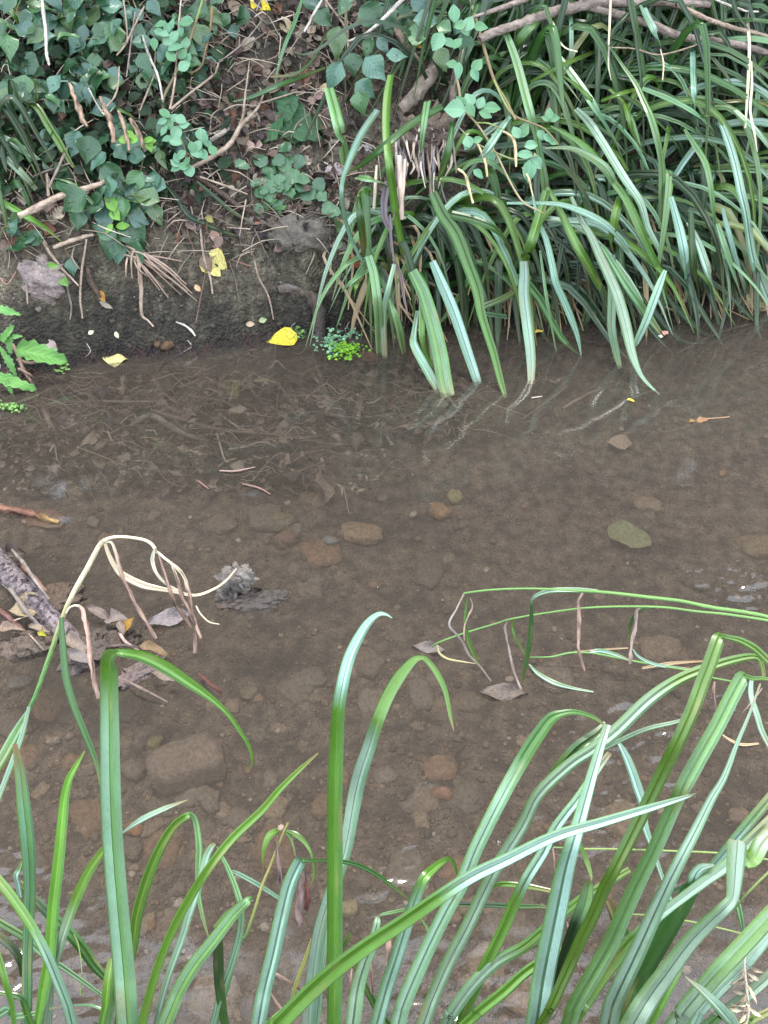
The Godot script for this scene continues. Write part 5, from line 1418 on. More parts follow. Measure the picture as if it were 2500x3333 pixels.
# ---------------------------------------------------------------- roots, branches, twigs on the bank
func make_bank_wood() -> void:
	var pale := [Color(0.46, 0.37, 0.29), Color(0.40, 0.31, 0.24)]
	var grey := [Color(0.32, 0.27, 0.23), Color(0.27, 0.22, 0.19)]
	var dark := [Color(0.14, 0.10, 0.08), Color(0.10, 0.07, 0.055)]
	var white := [Color(0.62, 0.57, 0.52), Color(0.55, 0.50, 0.44)]
	var rv := [905, 945, 26, 950, 935, 34, 1000, 955, 44, 1035, 1000, 46, 1040, 1060, 42, 1032, 1120, 44, 1030, 1160, 36]
	tag(stick(null, "exposed_root", rv, dd_ground(rv, 0.004, 0.034, 0.0), [Color(0.13, 0.105, 0.09), Color(0.17, 0.14, 0.125), Color(0.12, 0.10, 0.075), Color(0.06, 0.05, 0.045)], LM.bark, {"sides": 12, "rough": 0.5}), "thick bent root running down the mud ledge into the water", "root")
	# label, px/py/width run, colours, lifts
	var runs := [
		["thick grey dead branch lying across the top of the far bank", [1560, 130, 22, 1600, 108, 28, 1650, 92, 28, 1700, 76, 31, 1752, 56, 33, 1800, 40, 31, 1855, 26, 36, 1960, 8, 34, 2060, 8, 31, 2140, 2, 33, 2214, 10, 29, 2310, 14, 20], grey, 0.28, 0.30],
		["long grey branch sloping down from the thick dead branch", [1880, 10, 22, 1916, 22, 24, 2009, 46, 26, 2111, 77, 26, 2214, 118, 26, 2316, 133, 25, 2419, 149, 22, 2520, 178, 18], grey, 0.30, 0.28],
		["slim pale branch forking off above the sloping grey one", [2200, 16, 14, 2229, 28, 16, 2316, 67, 16, 2393, 92, 15, 2450, 104, 14, 2520, 126, 12], pale, 0.32, 0.30],
		["thin grey branch rising into the thick one from the rose spray", [1530, 60, 10, 1600, 36, 16, 1660, 16, 20, 1720, -6, 18], grey, 0.28, 0.28],
		["fine curved twig looping under the sloping grey branch", [1990, 155, 4, 2060, 158, 5, 2140, 178, 6, 2210, 165, 6, 2290, 138, 4], pale, 0.28, 0.26],
		["pale twig with a fork at the far corner of the bank", [2330, 0, 7, 2380, 20, 9, 2430, 36, 8, 2470, 38, 5], white, 0.34, 0.32],
		["stout grey log leaning behind the hanging sedge blade", [1300, 360, 40, 1340, 325, 44, 1385, 270, 50, 1420, 222, 52, 1440, 190, 30], [Color(0.33, 0.26, 0.22), Color(0.30, 0.25, 0.2)], 0.03, 0.05],
		["upright brown stem in the corner behind the root clump", [1478, 380, 24, 1476, 310, 26, 1482, 240, 24, 1490, 150, 20], [Color(0.26, 0.2, 0.17)], 0.04, 0.08],
		["bare brown branch slanting behind the round glossy leaves", [1262, 20, 22, 1280, 75, 22, 1305, 119, 22, 1335, 165, 20, 1372, 210, 18], pale, 0.06, 0.08],
		["white arching twig above the bank's bare corner", [1318, -10, 14, 1261, 49, 13, 1201, 103, 11, 1160, 125, 9, 1120, 139, 7], white, 0.20, 0.2],
		["upright pale stem through the round glossy leaves", [1120, -10, 10, 1128, 87, 11, 1135, 160, 9, 1140, 230, 8], pale, 0.08, 0.08],
		["pale upright stem standing in the litter near the top", [1062, -10, 11, 1064, 40, 11, 1066, 95, 9], pale, 0.08, 0.06],
		["slanting thin stem crossing the pale upright one", [1058, 0, 6, 1090, 40, 8, 1125, 90, 7], pale, 0.08, 0.07],
		["split pale stalk standing beside the litter gap", [1048, 0, 9, 1020, 50, 10, 990, 105, 7], white, 0.09, 0.06],
		["long pale branch arching over the litter below the rose sprig", [627, 545, 13, 679, 517, 14, 745, 472, 17, 785, 408, 15, 812, 381, 12, 839, 351, 9, 857, 309, 6], pale, 0.03, 0.07],
		["fork of the long pale branch reaching up the slope", [783, 408, 11, 790, 380, 9, 796, 330, 7, 799, 300, 6, 806, 250, 5, 812, 200, 4], pale, 0.06, 0.08],
		["thin twig running out over the litter from the pale branch", [850, 335, 5, 905, 318, 6, 950, 305, 4], pale, 0.05, 0.05],
		["dark weathered stick lying along the ledge", [612, 560, 14, 660, 585, 18, 720, 628, 20, 770, 665, 19, 830, 695, 14], dark, 0.02, 0.03],
		["thin pale stalk lying parallel to the dark weathered stick", [650, 575, 6, 720, 600, 8, 805, 632, 5], pale, 0.04, 0.04],
		["fine stalk lying lowest across the ledge's dark gap", [700, 630, 5, 780, 665, 6, 860, 690, 5, 930, 715, 4], grey, 0.03, 0.03],
		["broken pale branch end behind the rose sprig", [690, 455, 16, 720, 435, 17, 745, 418, 12], [Color(0.42, 0.36, 0.31)], 0.04, 0.05],
		["straight dark stick above the broken pale branch end", [655, 445, 6, 720, 405, 8, 775, 375, 5], dark, 0.04, 0.04],
		["long pale branch crossing under the drooping glossy leaves", [60, 705, 22, 102, 687, 24, 160, 655, 22, 220, 630, 20, 307, 605, 18, 343, 590, 12], pale, 0.06, 0.07],
		["lower pale branch pointing at the drooping glossy leaves", [174, 806, 13, 200, 795, 14, 231, 784, 15, 270, 772, 14, 304, 764, 10], pale, 0.05, 0.06],
		["white peeling twig hanging down through the glossy leaves", [137, -20, 11, 140, 30, 12, 149, 102, 11, 151, 169, 10, 156, 195, 10, 161, 212, 6], white, 0.22, 0.22],
		["pale upright twig with a bare tip beside the rose stem", [464, 116, 5, 478, 160, 7, 492, 195, 8, 517, 256, 8, 530, 328, 7], white, 0.14, 0.1],
		["thin brown upright stem crossing the rose leaflets", [590, -10, 6, 579, 128, 7, 569, 266, 8, 553, 356, 8], pale, 0.12, 0.08],
		["pale twig reaching out from the rose stem to the litter gap", [712, 206, 6, 700, 240, 7, 687, 251, 8, 615, 307, 8, 556, 356, 8], pale, 0.12, 0.08],
		["fine dark twig slanting over the bare litter gap", [850, 70, 4, 799, 133, 5, 738, 184, 4, 712, 198, 3], grey, 0.10, 0.1],
		["short angled twig among the drooping spikes", [287, 286, 5, 328, 359, 6, 354, 384, 5], white, 0.12, 0.1],
		["hooked brown twig above the drooping spikes", [388, 216, 4, 385, 275, 6, 370, 320, 6, 330, 364, 5], pale, 0.12, 0.1],
		["thin brown stem rising in the tangle of stems", [470, 20, 6, 440, 80, 7, 405, 150, 7, 380, 180, 5], pale, 0.1, 0.08],
		["second thin stem in the tangle, closest to the rose", [440, 40, 5, 430, 110, 6, 420, 190, 6, 412, 250, 4], grey, 0.1, 0.08],
		["third thin stem in the tangle, the straightest", [402, 0, 5, 412, 80, 6, 415, 140, 5], pale, 0.1, 0.08],
		["fine stem in front of the bare patch beside the rose stem", [505, 240, 4, 480, 300, 6, 455, 360, 5], pale, 0.1, 0.07],
		["twisted brown twig behind the rose leaflets", [690, 20, 7, 685, 90, 8, 670, 160, 7, 655, 215, 6, 620, 240, 5], [Color(0.26, 0.18, 0.09)], 0.08, 0.07],
		["pale twig angled above the lower sedge leaves on the slope", [160, 610, 8, 190, 545, 9, 215, 490, 10, 240, 440, 8], grey, 0.06, 0.06],
		["slender twig running along the shaded slope", [60, 625, 5, 110, 575, 6, 170, 550, 7, 230, 530, 5], grey, 0.05, 0.05],
		["short upright stub beside the small sedge tussock", [152, 565, 10, 155, 605, 11, 158, 640, 9], pale, 0.05, 0.04],
		["long dry stalk hanging down the mud ledge", [440, 800, 8, 451, 861, 14, 460, 928, 16, 461, 1020, 11, 480, 1042, 7, 500, 1063, 6], pale, 0.05, 0.03],
		["straight twig leaning on the mud ledge beneath the lower branch", [282, 779, 6, 274, 830, 7, 266, 882, 8, 261, 969, 7, 269, 1036, 5], pale, 0.07, 0.05],
		["long slanting twig crossing the straight one on the ledge", [138, 784, 10, 160, 820, 12, 205, 877, 10, 256, 930, 6], pale, 0.07, 0.05],
		["pale stalk dropping behind the impaled yellow leaf", [651, 728, 7, 655, 770, 8, 661, 820, 9, 670, 866, 10, 685, 905, 7, 692, 956, 6], pale, 0.03, 0.02],
		["thin dark stalk hanging from the impaled yellow leaf", [672, 872, 4, 665, 905, 4, 651, 979, 4, 638, 1051, 4], [Color(0.2, 0.13, 0.1)], 0.03, 0.02],
		["thin twig trailing down the ledge above the floating leaf", [816, 812, 5, 825, 838, 6, 843, 904, 7, 868, 950, 6, 881, 990, 6, 890, 1040, 4], pale, 0.02, 0.02],
		["fine side twig of the trailing one", [866, 720, 3, 840, 755, 4, 822, 785, 4, 818, 830, 4], grey, 0.03, 0.02],
		["thin pale rootlet hanging before the pale rock", [86, 880, 5, 87, 930, 6, 90, 990, 5], pale, 0.03, 0.02],
		["wiry rootlet at the shaded edge of the rock", [0, 905, 7, 24, 925, 6, 52, 885, 4], [Color(0.36, 0.22, 0.17)], 0.03, 0.02],
		["white curved root splinter at the waterline", [572, 1048, 5, 600, 1058, 8, 622, 1075, 8, 636, 1094, 5], white, 0.012, 0.012],
		["thin brown rootlet hanging by the drooping shoot", [610, 690, 4, 612, 760, 5, 630, 810, 5, 632, 832, 4], [Color(0.22, 0.14, 0.1)], 0.03, 0.02],
		["fine red-brown rootlet on the ledge beside the bent root", [750, 845, 4, 790, 858, 5, 822, 868, 4], [Color(0.24, 0.14, 0.11)], 0.02, 0.02],
		["wispy rootlet running down the middle of the ledge", [745, 850, 3, 765, 905, 4, 776, 970, 3], [Color(0.2, 0.15, 0.12)], 0.015, 0.012],
		["pale rootlet against the ledge behind the seedling", [210, 905, 6, 222, 950, 8, 232, 1000, 7, 228, 1040, 4], grey, 0.02, 0.02],
		["dark crumbling root hanging below the lower branch", [285, 870, 14, 292, 910, 22, 310, 940, 20, 325, 970, 10], dark, 0.03, 0.03],
	]
	for r in runs:
		var v: Array = r[1]
		var o := stick(null, "twig" if v[5] < 20 else "branch", v, dd_ground(v, r[3], r[4]), r[2], LM.bark, {"rough": 0.4, "sides": 10 if v[5] > 20 else 6, "sub": 5})
		tag(o, r[0], "twig" if v[5] < 20 else "branch")
	# drooping brown sedge spikes on the slope
	for h in [["brown drooping sedge spike nearest the small sedge tussock", [225, 272, 10, 251, 338, 16, 266, 384, 16, 284, 412, 9]], ["brown drooping sedge spike second along the slope", [325, 315, 9, 354, 379, 18, 366, 425, 18, 370, 465, 10]], ["brown drooping sedge spike third along the slope", [385, 360, 8, 400, 400, 13, 410, 435, 13, 421, 490, 9]], ["brown drooping sedge spike closest to the rose sprig", [424, 386, 10, 445, 420, 16, 458, 448, 16, 470, 494, 9]]]:
		var v: Array = h[1]
		tag(stick(null, "sedge_spike", v, dd_ground(v, 0.15, 0.15), [Color(0.30, 0.21, 0.14), Color(0.23, 0.155, 0.105)], LM.plain, {"rough": 1.1, "sub": 8, "sides": 8}), h[0], "spike")
	# the fan of dead stalks under the drooping plant
	var fan := thing("dead_stalk_fan", "fan of thin dead stalks splaying over the mud ledge", "dead stalks", on_ground(420, 800))
	for e in [[594, 851], [610, 948], [548, 969], [559, 912], [451, 923], [640, 979], [533, 935], [590, 960], [575, 900], [605, 925], [500, 870], [520, 945], [480, 900], [430, 905], [625, 955], [545, 880], [455, 885], [410, 900]]:
		var a := on_ground(R(395, 470), R(795, 840), 0.05)
		var b := on_ground(e[0], e[1], R(0.012, 0.03))
		part("stalk", tube_mesh(PackedVector3Array([a, a.lerp(b, 0.5) + Vector3(R(-0.01, 0.01), R(0.0, 0.02), 0.01), b]), PackedFloat32Array([R(0.0018, 0.003), 0.0022, 0.0012]), [[Color(0.40, 0.29, 0.22), Color(0.30, 0.20, 0.15)][rng.randi() % 2] * R(0.7, 1.2)], 5, 4, 0.3), LM.plain, fan)
	# rocks and earth lumps
	for c in [[118, 905, 0.115, 0.095, 0.09, Color(0.34, 0.28, 0.26), "pale pinkish grey rock bedded in the top of the mud ledge"], [985, 760, 0.15, 0.09, 0.10, Color(0.17, 0.15, 0.125), "pale weathered stone sticking out of the ledge beneath the scalloped leaves"], [1092, 590, 0.055, 0.085, 0.05, Color(0.52, 0.46, 0.45), "white crumbling stone behind the crossing sedge blades"], [815, 720, 0.06, 0.05, 0.05, Color(0.26, 0.23, 0.21), "small grey stone next to the rusty leaf on the ledge"], [1190, 495, 0.04, 0.04, 0.03, Color(0.5, 0.45, 0.43), "small white stone behind the upright sedge blade"]]:
		var p := on_ground(c[0], c[1])
		var o := part("rock", stone_mesh(Vector3(c[2], c[3], c[4]), rng.randi() % 900, c[5], 0.24, 0.08, 24, 16), LM.stone)
		o.position = p - Vector3(0, 0.01, 0.02)
		o.rotation = Vector3(0.3, R(-0.4, 0.4), R(-0.2, 0.2))
		tag(o, c[6], "rock")
	# the dry root clump and its hanging roots
	var cp := on_ground(1390, 470, 0.09)
	var cl := thing("root_clump", "upturned clump of dry earth with pale roots hanging from it", "root clump", cp)
	var lump := part("earth", stone_mesh(Vector3(0.155, 0.12, 0.09), 404, Color(0.20, 0.155, 0.125), 0.5, 0.0, 30, 18), LM.stone, cl, true)
	lump.rotation = Vector3(0.3, 0.0, 0.25)
	for k in 46:
		var px := R(1285, 1480)
		var py := R(395, 545)
		var d := depth_of(cp) - 0.035
		var l := R(60, 180) if rng.randf() < 0.6 else R(30, 80)
		var v := [px, py, R(5, 10), px + R(-14, 14), py + l * 0.5, R(6, 12), px + R(-25, 18), py + l, R(3, 6)]
		stick(cl, "root", v, [d, d - 0.02, d - 0.015], [[Color(0.42, 0.33, 0.26), Color(0.26, 0.20, 0.16), Color(0.50, 0.41, 0.34), Color(0.20, 0.175, 0.185)][rng.randi() % 4] * R(0.6, 1.1)], LM.plain, {"sides": 5, "rough": 0.4})
	for v in [[1300, 510, 16, 1304, 600, 20, 1308, 715, 14], [1318, 520, 10, 1312, 620, 12, 1300, 700, 8]]:
		stick(cl, "root", v, [depth_of(cp) - 0.07, depth_of(cp) - 0.09, depth_of(cp) - 0.07], [Color(0.55, 0.45, 0.37), Color(0.5, 0.38, 0.3)], LM.plain, {"rough": 0.3})
	stick(cl, "root", [1226, 540, 8, 1222, 600, 12, 1217, 682, 10], [depth_of(cp) - 0.05, depth_of(cp) - 0.07, depth_of(cp) - 0.07], [Color(0.55, 0.46, 0.34)], LM.plain, {"rough": 0.3})
	for v in [[1262, 590, 22, 1250, 650, 26, 1252, 710, 22, 1272, 745, 18, 1268, 700, 12, 1275, 800, 20, 1285, 850, 14], [1285, 850, 10, 1305, 900, 14, 1315, 970, 14, 1330, 1035, 8], [1270, 600, 16, 1285, 660, 20, 1280, 720, 12]]:
		var g := depth_of(cp) - 0.10
		var o := blade(cl, v, [g, g - 0.02, g - 0.05], "t", {"mat": LM.dry, "roll1": 1.4, "sub": 5})
		o.name = "shrivelled_strip"
		var mt := LM.dry.duplicate() as StandardMaterial3D
		mt.albedo_color = Color(0.72, 0.74, 0.95)
		o.material_override = mt


# ---------------------------------------------------------------- leaf litter
func make_litter() -> void:
	var pal := [[Color(0.19, 0.13, 0.105), "brown"], [Color(0.38, 0.26, 0.22), "pinkish"], [Color(0.28, 0.21, 0.15), "tan"], [Color(0.13, 0.10, 0.095), "dark"], [Color(0.22, 0.11, 0.07), "rusty"], [Color(0.42, 0.35, 0.27), "pale"]]
	# traced ones: px, py, length, profile, colour, label
	for c in [
		[705, 865, 105, HEART, Color(0.70, 0.62, 0.22), -0.9, "pale yellow leaf impaled on a stalk on the mud ledge"],
		[672, 855, 62, OVAL, Color(0.20, 0.14, 0.10), -1.2, "small curled brown leaf stuck over the impaled yellow one"],
		[700, 770, 46, OVAL, Color(0.50, 0.33, 0.26), -1.1, "pinkish leaf lying above the impaled yellow leaf"],
		[708, 808, 40, LONG, Color(0.36, 0.17, 0.12), -0.5, "reddish leaf between the pinkish leaf and the impaled yellow one"],
		[682, 712, 34, OVAL, Color(0.45, 0.40, 0.12), -0.8, "mottled yellow-green leaf at the top of the ledge"],
		[832, 717, 44, OVAL, Color(0.32, 0.15, 0.10), -0.4, "rusty leaf lying by the small grey stone"],
		[1152, 852, 60, OVAL, Color(0.36, 0.12, 0.05), -0.6, "copper red leaf at the edge of the hanging sedge"],
		[1100, 798, 90, LONG, Color(0.24, 0.20, 0.18), -0.3, "grey-brown curved leaf on the ledge above the copper red one"],
		[330, 963, 42, OVAL, Color(0.50, 0.26, 0.07), -1.2, "orange curled leaf on the mud ledge"],
		[345, 993, 50, LONG, Color(0.30, 0.26, 0.20), -0.6, "drab shrivelled leaf under the orange curled one"],
		[643, 938, 28, OVAL, Color(0.62, 0.42, 0.24), -1.0, "small cream-orange scrap on the bare mud"],
		[296, 1082, 22, OVAL, Color(0.72, 0.66, 0.48), 0.6, "tiny cream scrap low on the mud ledge"],
		[380, 1090, 24, OVAL, Color(0.70, 0.66, 0.46), -1.2, "second tiny cream scrap low on the mud ledge, farther from the seedling"],
		[167, 1123, 48, OVAL, Color(0.60, 0.47, 0.42), -0.9, "pale pink leaf leaning behind the seedling"],
		[815, 1055, 30, OVAL, Color(0.48, 0.36, 0.25), 0.1, "tan scrap at the waterline above the yellow floating leaf"],
		[855, 1042, 28, OVAL, Color(0.36, 0.42, 0.22), 0.3, "round grey-green scrap at the waterline"],
		[930, 82, 58, OVAL, Color(0.66, 0.53, 0.33), -1.2, "cream oval leaf hanging above the bare litter gap"],
		[850, 12, 70, HEART, Color(0.72, 0.56, 0.04), -0.5, "golden yellow leaf at the very top above the litter gap"],
		[1050, 302, 60, HEART, Color(0.60, 0.47, 0.26), -2.8, "buff leaf tucked under the round glossy leaves"],
		[1366, 140, 46, OVAL, Color(0.68, 0.45, 0.06), -0.8, "golden leaf in the dark behind the round glossy leaves"],
		[48, 30, 52, OVAL, Color(0.50, 0.50, 0.10), -1.0, "yellow-green mottled leaf in the shaded top corner"],
		[1418, 400, 36, OVAL, Color(0.48, 0.22, 0.16), -1.8, "salmon leaf on top of the dry root clump"],
		[1325, 395, 26, OVAL, Color(0.45, 0.26, 0.2), -0.4, "smaller salmon leaf at the side of the dry root clump"],
		[265, 485, 60, OVAL, Color(0.46, 0.31, 0.25), -0.2, "pink-brown leaf lying under the drooping spikes"],
		[190, 378, 56, OVAL, Color(0.45, 0.27, 0.2), 0.2, "salmon pink leaf under the glossy leaves on the slope"],
		[2485, 440, 20, OVAL, Color(0.45, 0.25, 0.10), 0.3, "tiny orange leaf in the dark sedge at the far end"],
		[690, 85, 44, LONG, Color(0.50, 0.45, 0.10), -1.4, "yellowing leaf hanging in the tangle of stems"],
	]:
		var p := on_ground(c[0], c[1], 0.02)
		var o := lying_leaf("fallen_leaf", p, size_at(c[2], depth_of(p)), c[3], Vector3(cos(c[5]), sin(c[5]) * 0.75, -sin(c[5]) * 0.45), Vector3(R(-0.2, 0.2), 0.6, 0.9), R(0.1, 0.3), R(0.2, 0.5), 0.05, c[4], c[4] * 0.75, c[6], "leaf")
		o.set_meta("label", c[6])
	var forms := [["oval", OVAL], ["slender", LONG], ["broad", HEART]]
	for k in 150:
		var px := R(720, 1080) if k < 90 else R(0, 720)
		var py := R(-10, 520) if k < 90 else R(330, 800)
		if k >= 125:
			px = R(740, 1080)
			py = R(430, 720)
		var p := on_ground(px, py, R(0.004, 0.02))
		var q: Array = pal[rng.randi() % 6]
		var f: Array = forms[rng.randi() % 3]
		var a := R(0, TAU)
		var len_ := size_at(R(28, 62), depth_of(p))
		var n := ground_n(p) + Vector3(R(-0.5, 0.5), R(-0.1, 0.5), R(-0.3, 0.6))
		var col: Color = q[0] * R(0.8, 1.15)
		lying_leaf("fallen_leaf", p, len_, f[1], Vector3(cos(a), sin(a) * 0.6, -sin(a) * 0.6), n, R(0.1, 0.5), R(0.1, 0.8), 0.07, col, col * 0.7, fresh("%s %s dead leaf" % [q[1], f[0]], p), "leaf", "dead leaves in the litter on the bank")
	# crumbs of litter, too many to count
	var where := []
	var cols := []
	for k in 4200:
		var px := R(-500, 1180) if k < 3400 else R(1180, 3000)
		var py := R(-60, 800) if k < 3400 else R(-60, 500)
		if px < 700 and py > 700 and rng.randf() < 0.5:
			continue
		var p := on_ground(px, py, R(0.0, 0.012))
		where.append(Transform3D(leaf_basis(Vector3(R(-1, 1), R(-0.7, 0.7), R(-1, 1)), ground_n(p) + Vector3(R(-0.6, 0.6), R(-0.4, 0.4), R(-0.4, 0.6))).scaled_local(Vector3(1, 1, 1) * R(0.010, 0.034)), p))
		cols.append(pal[rng.randi() % 6][0] * R(0.08, 0.7))
	swarm("leaf_litter", leaf_mesh(1.0, OVAL, 0.3, 0.5, 0.1, Color(1, 1, 1), Color(0.8, 0.8, 0.8), 9), LM.dead, where, cols, "dark crumbled leaf litter covering the bank between the plants", "leaf litter")
	var bag := Bag.new()
	for k in 900:
		var px := R(-60, 1150) if k < 760 else R(1150, 2500)
		var py := R(-40, 830) if k < 760 else R(-40, 600)
		var p := on_ground(px, py, R(0.004, 0.03))
		var a := R(0, TAU)
		var l := R(0.02, 0.10)
		var d := Vector3(cos(a), sin(a) * 0.65, -sin(a) * 0.6) * l
		var q: Color = [Color(0.40, 0.31, 0.23), Color(0.24, 0.18, 0.13), Color(0.15, 0.11, 0.08), Color(0.5, 0.41, 0.32)][rng.randi() % 4] * R(0.6, 1.1)
		var r := R(0.0006, 0.0017)
		tube(bag, PackedVector3Array([p, p + d * 0.5 + Vector3(R(-0.01, 0.01), R(0, 0.015), R(-0.005, 0.01)), p + d]), PackedFloat32Array([r, r, r * 0.5]), [q], 4, 2, 0.3)
	stuff("twig_litter", bag_mesh(bag), LM.plain, "fine broken twigs and rootlets littering the bank", "twigs")
	# crumbs of earth on the ledge
	where = []
	cols = []
	for k in 800:
		var x := R(-1.0, 0.3)
		var s := water_edge(x) + 0.13 * pow(rng.randf(), 1.3) + 0.004
		var p := Vector3(x, ground_y(x, s), -s)
		where.append(Transform3D(Basis(Vector3.UP, R(0, TAU)).scaled(Vector3.ONE * R(0.003, 0.008) * (1.0 if rng.randf() < 0.9 else 2.2)), p))
		cols.append(Color(0.105, 0.088, 0.066) * (R(0.2, 0.7) if s - water_edge(x) < 0.03 else R(0.4, 1.5)))
	swarm("earth_crumbs", stone_mesh(Vector3(1, 0.7, 0.85), 33, Color(1, 1, 1), 0.45, 0.2, 8, 5), LM.plain, where, cols, "crumbs of earth sticking to the mud ledge", "earth")
	# undergrowth of small leaves, shade painted into their colour, that fills the gaps under the leafy plants
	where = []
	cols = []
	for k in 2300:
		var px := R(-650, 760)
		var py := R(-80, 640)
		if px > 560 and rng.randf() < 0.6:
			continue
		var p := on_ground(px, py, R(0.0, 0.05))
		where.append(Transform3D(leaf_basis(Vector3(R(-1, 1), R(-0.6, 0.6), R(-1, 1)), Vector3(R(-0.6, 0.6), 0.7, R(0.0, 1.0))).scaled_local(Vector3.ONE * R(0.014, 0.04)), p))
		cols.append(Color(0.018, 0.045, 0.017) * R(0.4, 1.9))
	swarm("undergrowth", leaf_mesh(1.0, LEAFLET, 0.15, 0.25, 0.03, Color(1, 1, 1), Color(0.9, 0.9, 0.8), 12), LM.soft, where, cols, "low undergrowth of small leaves tinted dark for shade beneath the glossy plants", "undergrowth")


